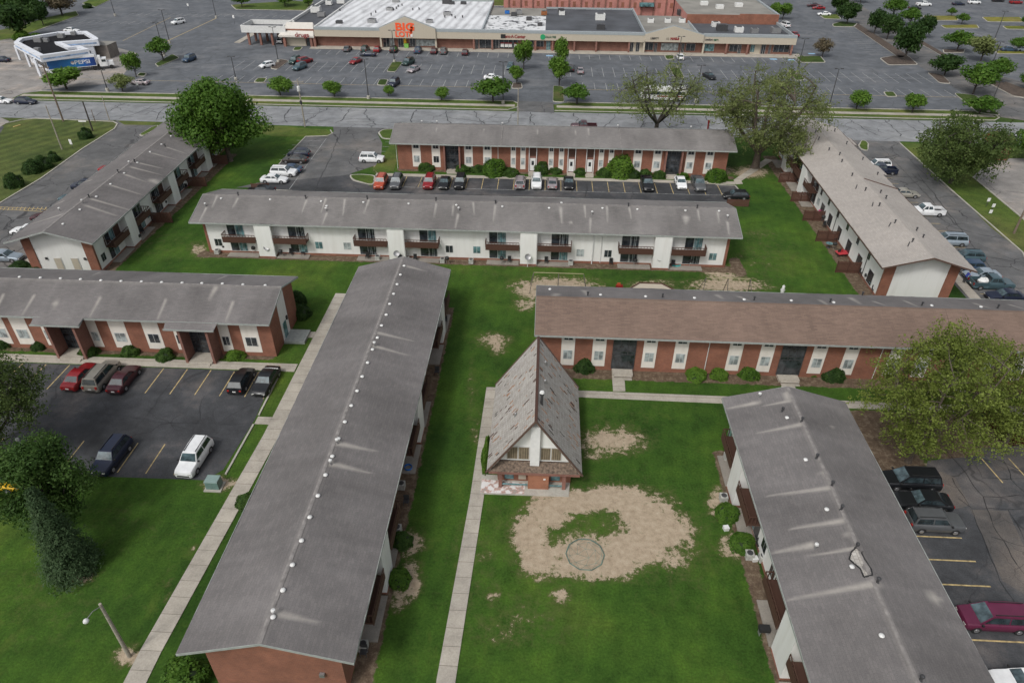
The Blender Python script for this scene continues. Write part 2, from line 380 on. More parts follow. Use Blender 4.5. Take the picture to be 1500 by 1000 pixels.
# ------------------------------------------------------------------ mesh builder
class MB:
    def __init__(s): s.v = []; s.f = []; s.mi = []; s.m = 0
    def face(s, pts):
        b = len(s.v); s.v += [tuple(p) for p in pts]; s.f.append(tuple(range(b, b+len(pts)))); s.mi.append(s.m)
    def box(s, c, d, rz=0, taper=1.0):
        cx, cy, cz = c; hx, hy, hz = d[0]/2, d[1]/2, d[2]/2
        b = len(s.v); cr, sr = math.cos(rz), math.sin(rz)
        for z, k in ((-hz, 1), (hz, taper)):
            for x, y in ((-hx, -hy), (hx, -hy), (hx, hy), (-hx, hy)):
                x *= k; y *= k
                s.v.append((cx+x*cr-y*sr, cy+x*sr+y*cr, cz+z))
        for q in ((0, 3, 2, 1), (4, 5, 6, 7), (0, 1, 5, 4), (1, 2, 6, 5), (2, 3, 7, 6), (3, 0, 4, 7)):
            s.f.append(tuple(b+i for i in q)); s.mi.append(s.m)
        return s
    def span(s, x0, x1, y0, y1, z0, z1):
        if y0 > y1: y0, y1 = y1, y0
        if x0 > x1: x0, x1 = x1, x0
        return s.box(((x0+x1)/2, (y0+y1)/2, (z0+z1)/2), (x1-x0, y1-y0, z1-z0))
    def prism(s, poly, z0, z1):
        n = len(poly); b = len(s.v)
        s.v += [(p[0], p[1], z0) for p in poly] + [(p[0], p[1], z1) for p in poly]
        a = sum(poly[i][0]*poly[(i+1) % n][1]-poly[(i+1) % n][0]*poly[i][1] for i in range(n))
        ix = list(range(n)) if a > 0 else list(range(n))[::-1]
        s.f.append(tuple(b+n+i for i in ix)); s.f.append(tuple(b+i for i in ix[::-1])); s.mi += [s.m, s.m]
        for k in range(n):
            i, j = ix[k], ix[(k+1) % n]
            s.f.append((b+i, b+j, b+n+j, b+n+i)); s.mi.append(s.m)
        return s
    def tube(s, p0, p1, r0, r1, n=8, caps=True):
        p0, p1 = Vector(p0), Vector(p1); d = (p1-p0).normalized()
        a = d.orthogonal().normalized(); c = d.cross(a); b = len(s.v)
        for p, r in ((p0, r0), (p1, r1)):
            for i in range(n):
                t = 2*PI*i/n; s.v.append(tuple(p+(a*math.cos(t)+c*math.sin(t))*r))
        for i in range(n):
            j = (i+1) % n; s.f.append((b+i, b+j, b+n+j, b+n+i)); s.mi.append(s.m)
        if caps:
            s.f.append(tuple(b+i for i in range(n))[::-1]); s.f.append(tuple(b+n+i for i in range(n))); s.mi += [s.m]*2
        return s
    def path(s, pts, r0, r1, n=7):
        k = len(pts)-1
        for i in range(k):
            s.tube(pts[i], pts[i+1], r0+(r1-r0)*i/k, r0+(r1-r0)*(i+1)/k, n, caps=True)
        return s
    def lathe(s, prof, c=(0, 0, 0), n=12):
        b = len(s.v)
        for r, z in prof:
            for i in range(n):
                t = 2*PI*i/n; s.v.append((c[0]+r*math.cos(t), c[1]+r*math.sin(t), c[2]+z))
        for k in range(len(prof)-1):
            for i in range(n):
                j = (i+1) % n; s.f.append((b+k*n+i, b+k*n+j, b+(k+1)*n+j, b+(k+1)*n+i)); s.mi.append(s.m)
        s.f.append(tuple(b+i for i in range(n))[::-1]); s.f.append(tuple(b+(len(prof)-1)*n+i for i in range(n))); s.mi += [s.m]*2
        return s
    def mesh(s, name, mats, smooth=None):
        me = bpy.data.meshes.new(name); me.from_pydata(s.v, [], s.f)
        for m in (mats if isinstance(mats, (list, tuple)) else [mats]): me.materials.append(m)
        me.polygons.foreach_set('material_index', s.mi)
        if smooth:
            me.polygons.foreach_set('use_smooth', [True]*len(me.polygons)); me.set_sharp_from_angle(angle=math.radians(smooth))
        me.update(); return me
    def build(s, name, mats, parent=None, loc=(0, 0, 0), rz=0, smooth=None):
        return link(name, s.mesh(name, mats, smooth), parent, loc, rz)
def link(name, data, parent=None, loc=(0, 0, 0), rz=0):
    o = bpy.data.objects.new(name, data); COL.objects.link(o); o.location = loc; o.rotation_euler = (0, 0, rz)
    if parent: o.parent = parent
    return o
def tag(o, label=None, cat=None, group=None, kind=None):
    if label: o['label'] = label
    if cat: o['category'] = cat
    if group: o['group'] = group
    if kind: o['kind'] = kind
    return o
def root(name, label, cat, loc=(0, 0, 0), rz=0, group=None):
    return tag(link(name, None, None, loc, rz), label, cat, group)
def copy_tree(o, parent=None):
    c = o.copy(); COL.objects.link(c); c.parent = parent
    for ch in list(o.children): copy_tree(ch, c)
    return c
def sheet(name, poly, mat, z, kind='structure'):
    mb = MB(); pts = [(p[0], p[1], z) for p in poly]
    a = sum(poly[i][0]*poly[(i+1) % len(poly)][1]-poly[(i+1) % len(poly)][0]*poly[i][1] for i in range(len(poly)))
    mb.face(pts if a > 0 else pts[::-1])
    return tag(mb.build(name, mat), kind=kind)
def P(*px): return [G(a, b) for a, b in px]
def strip(mb, pts, w, z0, z1):
    """a kerb or edging run: a solid of width w along the points"""
    pts = [Vector(p[:2]) for p in pts]
    L, R = [], []
    for i, p in enumerate(pts):
        d = (pts[min(i+1, len(pts)-1)]-pts[max(i-1, 0)]).normalized(); n = Vector((-d.y, d.x))*w/2
        L.append(p+n); R.append(p-n)
    for i in range(len(pts)-1):
        q = [L[i], R[i], R[i+1], L[i+1]]
        mb.prism([tuple(a) for a in q], z0, z1)
# ------------------------------------------------------------------ ground
sheet('ground', [(-1500, -400), (1500, -400), (1500, 2200), (-1500, 2200)], M['ground'], -.03)

DIRT = [(872,772,66,32,.36),(820,775,30,20,.42),(870,770,118,62,.30),(980,800,70,60,.22),(700,850,40,80,.16),(780,900,60,40,.2),(1110,380,60,30,.2),(900,610,60,40,.12),(620,560,14,120,.14),(460,380,90,12,.15),(800,395,200,10,.15),(240,360,40,26,.15),(160,760,90,40,.12),(70,880,80,60,.14),(805,750,30,26,1),(850,735,48,17,1),(900,730,52,17,1),(945,752,42,26,1),(968,778,42,28,1),(930,800,55,26,1),(895,828,38,17,1),
 (778,785,26,30,1),(792,818,28,22,1),(857,812,40,28,1.1),(835,828,28,14,.9),(882,838,22,9,.8),(1003,800,26,34,.42),(985,822,24,14,.62),(822,872,13,9,.8),
 (869,846,13,6,.8),(795,849,15,7,.5),(897,645,46,18,.72),(905,648,26,10,.8),(723,498,22,10,.66),(730,508,12,12,.6),(815,418,56,11,.8),(778,425,24,12,.75),(1065,418,54,10,.75),(955,419,34,9,.6),
 (771,446,18,9,.6),(870,668,20,8,.5),(722,873,10,4,.5),(710,815,12,5,.5),(117,842,20,9,.9),(188,960,18,12,.9),(320,708,22,10,.9),(760,905,40,12,.3),(740,925,50,20,.28),(655,1010,14,60,.0),
 (1060,400,26,12,.7),(1290,700,34,12,.6),(1340,690,60,16,.5),(292,366,14,10,.6),(600,795,20,16,.8),(601,850,14,26,.85),(1052,735,14,20,.7),(1075,800,20,18,.75),(583,880,12,16,.7),(1110,343,30,8,.25),
 (1100,252,24,8,.8),(557,244,10,9,.8),(1064,250,14,6,.6),(690,580,5,60,.3),(700,640,4,60,.35),(672,850,5,90,.3),(300,640,5,3,.0),(246,870,3,40,.4),(282,800,3,28,.38)]
GREEN = [(868,765,34,19,.95),(890,775,28,20,.95),(868,750,14,14,.9),(815,775,30,13,.72),(955,740,24,10,.85),(838,790,14,9,.6),(810,818,8,13,.8),(840,770,26,14,.7),(960,745,40,8,.4),(1000,790,10,26,.5)]
# x0,x1,y0,y1 beds of bark and bare soil along the walls
BEDS = [(0,56,61.2,63.4),(-27,35,121.4,122.9),(-92,-30.5,62.6,64.5),(-49.8,27.6,86.5,88.4),(-12.4,-10.8,24,75),(17.7,19,0,50.5),(43.0,45.6,81,134),(-61.5,-59.4,81,128),(29.6,62,50.6,57.4),(28,38,45,52),(27.5,29.2,85.5,91)]
def lawn_grid():
    x0, x1, y0, y1, st = -92, 101, 8, 147, .55
    nx, ny = int((x1-x0)/st), int((y1-y0)/st)
    X, Y = np.meshgrid(np.linspace(x0, x1, nx), np.linspace(y0, y1, ny))
    X = X.ravel(); Y = Y.ravel(); Z = -HC
    w = X*_fw.x+Y*_fw.y+Z*_fw.z
    PX = 750+F*(X*_rt.x+Y*_rt.y+Z*_rt.z)/w; PY = 500-F*(X*_up.x+Y*_up.y+Z*_up.z)/w
    d = np.zeros(len(X))
    for cx, cy, rx, ry, s in DIRT:
        r = np.hypot((PX-cx)/rx, (PY-cy)/ry); d = np.maximum(d, s*np.clip(1.4-r*.82, 0, 1))
    gg = np.zeros(len(X))
    for cx, cy, rx, ry, s in GREEN:
        r = np.hypot((PX-cx)/rx, (PY-cy)/ry); gg = np.maximum(gg, s*np.clip(1.4-r, 0, 1))
    d -= .16*gg
    m = np.zeros(len(X))
    for a, b, c, e in BEDS:
        q = np.minimum(np.minimum(X-a, b-X), np.minimum(Y-c, e-Y)); m = np.maximum(m, np.clip(.5+q*.9, 0, 1))
    me = bpy.data.meshes.new('lawn')
    co = np.stack([X, Y, np.zeros(len(X))], 1).astype(np.float32)
    idx = np.arange(nx*ny).reshape(ny, nx)
    q = np.stack([idx[:-1, :-1].ravel(), idx[:-1, 1:].ravel(), idx[1:, 1:].ravel(), idx[1:, :-1].ravel()], 1)
    me.vertices.add(len(co)); me.vertices.foreach_set('co', co.ravel())
    me.loops.add(q.size); me.loops.foreach_set('vertex_index', q.ravel().astype(np.int32))
    me.polygons.add(len(q)); me.polygons.foreach_set('loop_start', np.arange(0, q.size, 4, dtype=np.int32)); me.polygons.foreach_set('loop_total', np.full(len(q), 4, np.int32))
    me.update(calc_edges=True)
    for nm, arr in (('dirt', np.clip(d, 0, 1)), ('mulch', m)):
        at = me.attributes.new(nm, 'FLOAT', 'POINT'); at.data.foreach_set('value', arr.astype(np.float32))
    me.materials.append(M['lawn'])
    tag(link('lawn', me), kind='structure')
lawn_grid()

# asphalt and paving sheets (each a few millimetres above the next)
sheet('mall_parking_lot', P((-500,128),(30,138),(400,146),(760,152),(1190,162),(1500,170),(1900,180),(1750,-170),(-200,-170)), M['mall_lot'], .004)
sheet('gas_station_forecourt', P((-300,35),(0,60),(20,58),(60,90),(150,74),(172,70),(200,78),(188,100),(172,122),(120,126),(62,132),(40,146),(0,149),(-300,142)), M['pale_lot'], .010)
road = [(-420,159.3),(-200,159.3),(320,158.7),(320,144),(70,144.4),(-59,145.6),(-104,146.5),(-420,147)]
sheet('road', road, M['road'], .012)
sheet('mall_entrance_drive', P((757,148),(810,150),(812,166),(757,163)), M['drive'], .016)
sheet('mall_entrance_road', P((768,92),(808,93),(810,150),(757,148)), M['mall_lot'], .008)
sheet('side_street', P((1467,172),(1800,220),(1800,150),(1500,120),(1404,97),(1342,62),(1290,28),(1250,0),(1225,0),(1256,35),(1331,83),(1345,96),(1400,130)), M['drive'], .009)
sheet('west_drive', P((172,176),(275,179),(258,184),(240,196),(300,250),(60,420),(-300,470),(-300,340),(0,298),(60,262),(120,218)), M['drive'], .008)
sheet('gas_corner_lot', P((-200,180),(0,184),(18,190),(0,205),(-200,225)), M['lot'], .008)
sheet('apron', P((-200,172),(0,172),(14,178),(0,186),(-200,186)), M['pale_lot'], .010)
sheet('court_drive', P((487,180),(580,183),(575,190),(553,196),(560,210),(557,240),(515,254),(516,262),(535,272),(345,275),(387,266),(415,234),(448,200),(480,199),(489,193)), M['drive'], .008)
sheet('court_parking_lot', [G(515,256),G(545,274),(-32,119),(31,118.9),(34.8,118.6),(34.6,113),(31.5,110),(30.5,99.5),(-46,99.5),(-50,104),G(387,268)], M['lot'], .010)
sheet('southwest_parking_lot', [(-120,60.4),(-29.3,60.4),(-28.9,52.3),(-29.4,45.2),(-30.5,43.8),(-58,43.6),(-62,40),(-120,36)], M['lot'], .010)
sheet('southeast_parking_lot', [(30.5,46.5),(36.5,46.9),(38.5,50.2),(44,51.2),(70,51.4),(70,5),(30.5,5)], M['lot'], .010)
sheet('east_drive', [(57.2,78.5),(66,78.5),(72.0,95.4),(73.3,143.2),(75,146.6),(60,146.6),(62,143),(59.5,136),(57.5,110)], M['drive'], .009)
sheet('east_lot_near', [(57,70),(90,70),(66,79),(72,96),(57,79)], M['drive'], .012)
sheet('pale_lot', P((1424,259),(1448,240),(1480,232),(1700,236),(1700,420),(1500,323)), M['pale_lot'], .010)
# mown field in the west
sheet('field', P((9,181),(34,175.5),(52,174),(166,178.5),(172,182),(168,189),(120,219),(60,262),(0,298),(-300,420),(-300,210),(0,196)), M['field'], .020)
sheet('east_verge', P((1320,209),(1500,218),(1700,225),(1700,236),(1480,232),(1448,240),(1424,259),(1500,323),(1700,440),(1620,450),(1500,371),(1451,333),(1404,286),(1370,259)), M['verge'], .018)
sheet('court_green', P((395,184),(478,190),(487,196),(480,200),(448,200.5),(400,200),(380,195)), M['verge'], .018)
sheet('road_verge', [(-60,144),(-60,145.3),(-93,146.2),(-90,143.6)], M['verge'], .016)

# the two verges with the sidewalk in them
def verge(x0, x1, taper):
    y0, y1 = 160.2, 166.8
    sheet('verge', [(x0, y0), (x1-2, y0), (x1, y0+2), (x1, y1-1.5), (x1-1.2, y1), (x0+3, y1), (x0, y1-2)], M['verge'], .020)
    mb = MB(); strip(mb, [(x0, y0-.1), (x1-2, y0-.1), (x1+.1, y0+2), (x1+.1, y1-1.5), (x1-1.2, y1+.1), (x0+3, y1+.1)], .25, 0, .14)
    tag(mb.build('kerb', M['kerb']), kind='structure')
    mb = MB(); mb.span(x0+.5, x1-.6, 162.6, 164.2, 0, .06); tag(mb.build('sidewalk', M['walk']), kind='structure')
verge(-126, -6.4, 0); verge(2.3, 103, 0)
mb = MB()
strip(mb, P((172,182),(168,189),(120,219),(60,262),(0,298),(-200,380)), .25, 0, .13)
strip(mb, P((9,181),(34,175.5),(52,174),(166,178.5),(172,182)), .25, 0, .13)
strip(mb, P((448,200.5),(480,199.5),(487,196),(484,191)), .22, 0, .13)
strip(mb, [(73.3,143.2),(72.4,118),(72.0,95.4),(66,78.5)], .2, 0, .12)
strip(mb, [G(1424,259),(78.6,107.4),(76,80)], .25, 0, .14)
strip(mb, [G(448,200.5),G(415,234),G(387,266)], .2, 0, .12)
strip(mb, [(-28.9,44.6),(-28.75,51.6)], .18, 0, .12); strip(mb, [(-28.7,53.0),(-28.8,60.2)], .18, 0, .12)
strip(mb, [(31,118.5),(34.4,118.4),(35.2,113)], .2, 0, .1)
tag(mb.build('kerb', M['kerb']), kind='structure')

# sidewalks inside the complex: low slabs
def slab(name, poly, m='walk', z=.07):
    mb = MB(); mb.prism(poly, 0, z); return tag(mb.build(name, M[m]), kind='structure')
slab('sidewalk', [(-28.35,10),(-26.75,10),(-26.75,27),(-25.6,50),(-25.6,77.6),(-27,77.6),(-27.2,50),(-28.35,27)])
slab('sidewalk', [(-130,60.55),(-27.3,60.55),(-27.3,61.95),(-130,61.95)], z=.066)
slab('sidewalk', [(-30.8,67.3),(-27.1,67.3),(-27.1,68.5),(-30.8,68.5)], z=.062)
slab('sidewalk', [(-28.7,51.7),(-27.2,51.7),(-27.2,52.8),(-28.7,52.8)], z=.062)
slab('sidewalk', [(-6.3,10),(-5.05,10),(-4.95,26),(-4.35,43),(-4.35,59.0),(-5.35,59.0),(-5.6,43),(-6.3,26)])
slab('sidewalk', [(4.5,57.9),(22,57.7),(22,58.9),(4.5,59.0)], z=.066)
slab('sidewalk', [(28.5,57.7),(62,57.7),(62,58.9),(28.5,58.9)], z=.066)
slab('clubhouse_patio', [(-4.8,43.5),(3.4,43.6),(3.6,45.9),(-4.8,45.9)], m='kerb', z=.10)
slab('sidewalk', [(-30.4,118.75),(34.6,118.95),(34.9,120.15),(-30.4,119.95)])
slab('sidewalk', [(34.7,119.0),(36,119.3),(36,120.6),(44.5,131.6),(43.2,132.2),(34.7,121.0)], z=.064)
slab('sidewalk', [(-73.6,79),(-72.0,79),(-72.0,128),(-73.6,128)])
slab('sidewalk', [(57.4,76),(58.9,76),(59.2,90),(60.2,132),(58.9,132),(57.8,90)])
for p in ([G(896,544),G(914,544),G(916,573),G(898,573)], [G(1146,553),G(1161,553),G(1168,580),G(1143,580)]):
    slab('footpath', p, z=.06)
slab('court_pad', [(22.5,99.9),(30.5,99.9),(30.5,101.2),(22.5,101.2)], m='kerb', z=.06)
slab('court_pad', P((405,278),(428,279),(424,285),(400,284)), m='kerb', z=.04)
slab('mall_sidewalk', [(-71,216.2),(74.5,215.9),(75,221),(-71,221)], m='walk', z=.12)
slab('canopy_walk', P((343,63),(352,63.5),(386,44),(377,44)), m='walk', z=.10)

# traffic islands: a kerb ring with soil or grass inside
def island(px, fill, z=.15):
    poly = [Vector(G(a, b)) for a, b in px]; c = sum(poly, Vector((0, 0)))/len(poly)
    # round the corners a little
    out = []
    n = len(poly)
    for i in range(n):
        p, a, b = poly[i], poly[i-1], poly[(i+1) % n]
        for t in (.0, .5, 1.0):
            q = (p+(a-p).normalized()*min(.9, (a-p).length*.3))*(1-t)**2+p*2*t*(1-t)+(p+(b-p).normalized()*min(.9, (b-p).length*.3))*t*t; out.append(q)
    mb = MB(); mb.prism([tuple(q) for q in out], 0, z); mb.m = 1
    inn = [q+(c-q).normalized()*.32 for q in out]
    mb.prism([tuple(q) for q in inn], z-.05, z+.03)
    tag(mb.build('traffic_island', [M['kerb'], M[fill]]), kind='structure')
M['mulch'] = plain('mulch', (.075, .055, .042), .95, var=.4, scale=1.5)
for px, f in [([(395.7,101),(406,102.7),(424,89.5),(410,87)],'mulch'), ([(371,121.5),(387,122),(392,115),(377,115)],'lawn2'), ([(566,105.6),(579,106.3),(590.6,91.5),(575,91)],'lawn2'),
    ([(551.7,125.4),(565,126.4),(569,117),(556,116.6)],'lawn2'), ([(428,74.8),(440,74.5),(444,69.5),(432,69.5)],'lawn2'), ([(748.8,130.5),(765.7,130.5),(764,121.7),(751,121.7)],'mulch'),
    ([(809.7,150),(826.5,150.5),(825,127.6),(810.4,126)],'lawn2'), ([(980,100),(989,115.8),(1003,115),(995,100)],'lawn2'), ([(1152.5,103),(1166.7,119),(1179,118),(1168,105)],'lawn2'),
    ([(972.5,81.7),(976,88),(987.5,87.5),(987.5,81.7)],'lawn2'), ([(1165,85),(1174,92.4),(1210,92.4),(1202,83),(1173,83)],'lawn2'), ([(1288,86),(1301,96),(1345,95.5),(1331,83),(1310,82)],'mulch'),
    ([(1251,40),(1318,86),(1331,83),(1256,35)],'mulch'), ([(1218.8,36),(1220,39.5),(1251,40),(1256,35),(1232,32)],'lawn2'), ([(1199.6,22.8),(1206.8,28),(1232,28.8),(1227,21.6)],'verge'),
    ([(1342.8,61.8),(1347.6,58.8),(1387,81.6),(1409,92.4),(1404,96)],'mulch'), ([(1351,24),(1359.6,30.6),(1404,30.6),(1402,24)],'dry'), ([(1377,37.8),(1383.6,42),(1435,42),(1431,37)],'dry'),
    ([(1437.6,25.8),(1446,32.4),(1502,33),(1494,25.8)],'dry'), ([(1467.6,39),(1473.6,43.2),(1530,44),(1530,39)],'dry'), ([(1458,75),(1458,79),(1530,80),(1530,76)],'dry'), ([(1380,73),(1382,78),(1412,78),(1414,73)],'mulch'),
    ([(1358,106.6),(1376,122.2),(1393,123.5),(1380,110.5)],'mulch'), ([(1293,135),(1299,142.5),(1315,142.5),(1308.5,135)],'lawn2'), ([(1397,137),(1411,149),(1432,166),(1466,170),(1450,158),(1428,140)],'lawn2'),
    ([(1445,121),(1484,141.7),(1530,148),(1530,141),(1460,116)],'mulch'), ([(226.7,94.7),(232,98.7),(264,85.3),(253,80)],'lawn2'), ([(199,112),(212,113),(216,108),(205,107)],'lawn2'),
    ([(-40,52),(27,40),(62,28),(112,17),(116,23),(64,42),(21,57),(-40,66)],'verge'), ([(338,8),(345,14.5),(448,16),(460,4),(430,2)],'verge'), ([(674,-6),(690,8.5),(741,9.5),(745,-4)],'verge'),
    ([(120,6),(140,11),(175,-6),(150,-10)],'verge'), ([(553,195),(560,204),(577,204.8),(581,190),(562,190)],'verge')]:
    if f == 'lawn2' and 'lawn2' not in M: M['lawn2'] = lawn_mat('island_grass', (.03, .055, .012), (.05, .08, .018), (.09, .08, .04))
    island(px, f)
# the rounded grass island at the court row and the strip beside it
island([(511,257),(516,265),(540,271),(548,271),(551,258),(530,256)], 'verge')
sheet('lawn_strip', [G(577,205.5), (-29.0,138), (-27.5,121.2), (-30.2,120.1), (-31.5,122)], M['verge'], .02)
island([(1262,206),(1256,214),(1262,220),(1271,222),(1273,212),(1268,207)], 'verge')
island([(203,199),(210,200),(232,188),(232,184),(222,187)], 'verge')

# painted lines
lw, ly, lg = MB(), MB(), MB()
def ln(mb, a, b, w=.11, z=.016):
    a, b = Vector(a), Vector(b); d = (b-a).normalized(); n = Vector((-d.y, d.x))*w/2
    mb.face([(*(a-n), z), (*(b-n), z), (*(b+n), z), (*(a+n), z)][::1] if True else None)
for k in range(-1, 17):
    x = -31.3-2.74*k
    if k >= 0: ln(ly, (x, 55.9), (x, 60.3))
    if x > -57: ln(ly, (x+.3, 44.3), (x+.3, 48.3)) if k > 0 else None
ln(ly, (-29.2, 55.9-.2), (-29.2, 55.9)) 
for k in range(0, 14):
    y = 40.8-2.42*k
    ln(ly, (33.0, y), (37.3, y), .13)
for k in range(1, 5): ln(ly, (41.6+2.7*k, 47.6), (41.2+2.7*k, 51), .12)
for k in range(0, 21):
    x = -24.6+2.795*k; ln(ly, (x, 114.0), (x, 118.7))
ln(lw, (-25, 113.9), (31.4, 113.9), .1)
for k in range(7):
    y = G(440, 206)[1]-2.75*k; ln(lw, (-50.4, y), (-45.3, y))
ln(lw, G(478, 203), G(424, 277), .1)
for a in (0, .33, .66, 1.0): ln(ly, (G(392,274)[0]*(1-a)+G(410,272)[0]*a, 111.5), (G(410,285)[0]*(1-a)+G(425,285)[0]*a, 106), .12)
for k in range(-1, 5):
    y = G(560, 222)[1]-2.7*(k-2); ln(lw, (-32.2, y), (-27.6-.75*k+.4, y))
for k in range(-3, 62):
    x = -76+2.95*k
    if -70 < x < 76 and not -4.5 < x < 0: ln(lw, (x, 209.6), (x, 214.9), .14)
    if not -8.5 < x < 4.5:
        ln(lw, (x, 190.6), (x, 200.6), .14)
        if x > -120: ln(lw, (x, 178.4), (x, 184.6), .14)
for a, b in ((-125, -9.5), (5, 104)):
    ln(lw, (a, 195.6), (b, 195.6), .12); ln(ly, (a, 178.3), (b, 178.3), .14)
for k in range(20):
    x = -150+2.9*k
    ln(lw, (x, 262), (x+.2, 267), .14); ln(lw, (x-30, 247), (x-30, 252), .14)
ln(ly, G(235, 65), G(317, 27), .3); ln(ly, G(180, 60), G(250, 26), .2)
for k in range(15):
    y = G(1300, 80)[1]+2.8*k; x = G(1318-68*k*2.8/40.0, 86)[0]
    q = G(1312, 86); r = G(1251, 41); t = (y-q[1])/(r[1]-q[1]); xr = q[0]+(r[0]-q[0])*t
    if t < 1: ln(lw, (xr-6.2, y), (xr-.6, y), .14)
for k in range(26):
    x = 150+3*k; ln(lw, (x, 200), (x, 209), .14); ln(lw, (x+10, 262), (x+10, 271), .14)
ln(lw, G(1400, 40), G(1500, 75), .2); ln(lw, G(1440, 20), G(1530, 40), .2)
ln(ly, G(-40, 301), G(70, 307), .16, .026); ln(ly, G(-40, 304), G(70, 310.5), .16, .026)
for k in range(12): ln(ly, G(2+6*k, 303.5), G(-1+6*k, 308), .14, .026)
for k in range(0): pass
for y in (94, 99.5): pass
for k in range(18):
    ln(ly, (59.6, 80+2.75*k), (64.2, 80+2.75*k), .11)
tag(lw.build('parking_lines', M['line_w']), kind='structure'); tag(ly.build('stall_lines', M['line_y']), kind='structure')
for a in ((774,81.5),(805,82),(1133,87),(1159,88),(1189,79),(1195,85)):
    x, y = G(*a); lg.face([(x-1, y-.7, .017), (x+1, y-.7, .017), (x+1, y+.7, .017), (x-1, y+.7, .017)])
tag(lg.build('accessible_bay_marks', M['blue_mark']), kind='structure')
mb = MB(); strip(mb, P((20,186.5),(30,183.5)), .4, 0, .13); tag(mb.build('kerb', M['kerb_yellow']), kind='structure')

# patches of newer and older asphalt, tar seams
def patch(name, poly, col, z, m='lot'):
    sheet(name, poly, col, z)
M['lot_old'] = asphalt('asphalt_worn', (.088, .082, .078), crack=.5, patch=.6, crack_scale=.35)
M['tarseal'] = plain('tar_seal', (.012, .012, .013), .6)
tb = MB()
def seam(pts, w=.09, z=.024, wob=.35):
    pts = [Vector(p) for p in pts]; out = []
    for i in range(len(pts)-1):
        k = max(2, int((pts[i+1]-pts[i]).length/.7))
        for j in range(k):
            t = j/k; q = pts[i].lerp(pts[i+1], t); out.append(q+Vector((noise.noise(Vector((q.x*.5, q.y*.5, 3))), noise.noise(Vector((q.x*.5, q.y*.5, 9)))))*wob)
    out.append(pts[-1])
    for i in range(len(out)-1):
        a, b = out[i], out[i+1]; d = (b-a).normalized(); n = Vector((-d.y, d.x))*w/2*(.6+.8*rnd.random())
        tb.face([(*(a-n), z), (*(b-n), z), (*(b+n), z), (*(a+n), z)])
# transverse sealed joints of the road, and the wandering ones along it
x = -118
while x < 130:
    s = rnd.uniform(-2.5, 2.5); seam([(x-s, 147.5), (x+s*.3, 152), (x+s, 158.6)], .17, .020, .8)
    if rnd.random() < .5: seam([(x, 152+rnd.uniform(-2, 2)), (x+rnd.uniform(3, 8), 152+rnd.uniform(-3, 3))], .14, .020, .8)
    x += rnd.uniform(5, 10)
seam([(-118, 157.2), (-20, 157.0)], .1, .020, .2); seam([(-100, 149), (40, 149.2)], .1, .020, .3)
for px in ([(1430,650),(1437,662),(1500,690)],[(1378,648),(1440,728),(1500,726)],[(1500,700),(1440,700),(1428,680)],[(1440,728),(1460,780),(1500,840)],[(1500,652),(1465,655),(1480,700),(1500,720)],
           [(1400,728),(1425,745),(1500,745)],[(1423,745),(1465,850),(1500,905)],[(1450,786),(1500,800)],[(1395,700),(1420,742)],[(1476,745),(1500,790)]):
    seam([G(*a) for a in px], .06, .018, .25)
for px in ([(250,560),(215,610),(160,640)],[(100,600),(250,618),(395,622)],[(210,600),(300,640),(350,645)],[(150,585),(160,620),(130,645)],[(300,580),(280,640)],[(320,620),(380,585)]):
    seam([G(*a) for a in px], .045, .018, .5)
for px in ([(1345,255),(1380,300),(1470,420)],[(1290,215),(1400,330)],[(1385,330),(1440,345),(1500,352)],[(1370,290),(1410,288)],[(1420,372),(1500,385)],[(1330,230),(1360,262)]):
    seam([G(*a) for a in px], .10, .016, .3)
for px in ([(600,285),(620,262)],[(500,190),(485,230),(460,280)],[(560,292),(545,285),(560,278)],[(640,285),(1040,290)],[(860,270),(858,292)]):
    seam([G(*a) for a in px], .09, .018, .5)
for k in range(26):
    x, y = rnd.uniform(-120, 105), rnd.uniform(172, 216); seam([(x, y), (x+rnd.uniform(-14, 14), y+rnd.uniform(-6, 6))], .10, .012, .8)
tag(tb.build('tar_seams', M['tarseal']), kind='structure')
sheet('worn_asphalt', P((1436,656),(1500,652),(1500,684),(1460,690)), M['lot_old'], .0135)
sheet('worn_asphalt', P((1422,746),(1476,748),(1500,800),(1500,870),(1468,850)), M['lot_old'], .0135)
sheet('worn_asphalt', P((1350,700),(1378,690),(1400,700),(1420,740),(1400,745)), M['lot_old'], .0135)
# ------------------------------------------------------------------ vehicles
CARS = {
 # L, W, H, hood height, belt, x: windshield base, windshield top, roof end, rear base, trunk height
 'sedan': (4.75, 1.80, 1.43, .86, .92, .95, .30, -1.05, -1.70, .98),
 'hatch': (4.30, 1.78, 1.52, .90, .95, 1.05, .40, -1.55, -2.00, .98),
 'suv':   (4.70, 1.88, 1.75, 1.02, 1.08, 1.05, .50, -1.95, -2.22, 1.10),
 'van':   (5.00, 1.95, 1.78, .98, 1.02, 1.55, .70, -2.10, -2.38, 1.05),
 'wagon': (4.75, 1.78, 1.50, .88, .94, 1.00, .35, -1.85, -2.25, .98),
 'pickup':(5.60, 1.95, 1.82, 1.08, 1.15, 1.15, .60, -.55, -.80, 1.15),
}
def paint(name, col, metal=.25, rough=.38):
    m, nt, b = new_mat(name); v = coord(nt, obj=True)
    c = ramp(nt, noise_t(nt, v, 1.5, 4), [(.3, mul(col, .88)), (.7, mul(col, 1.08))])
    nt.links.new(c, b.inputs['Base Color']); b.inputs['Metallic'].default_value = metal; b.inputs['Roughness'].default_value = rough
    b.inputs['Coat Weight'].default_value = .22; b.inputs['Coat Roughness'].default_value = .12
    return m
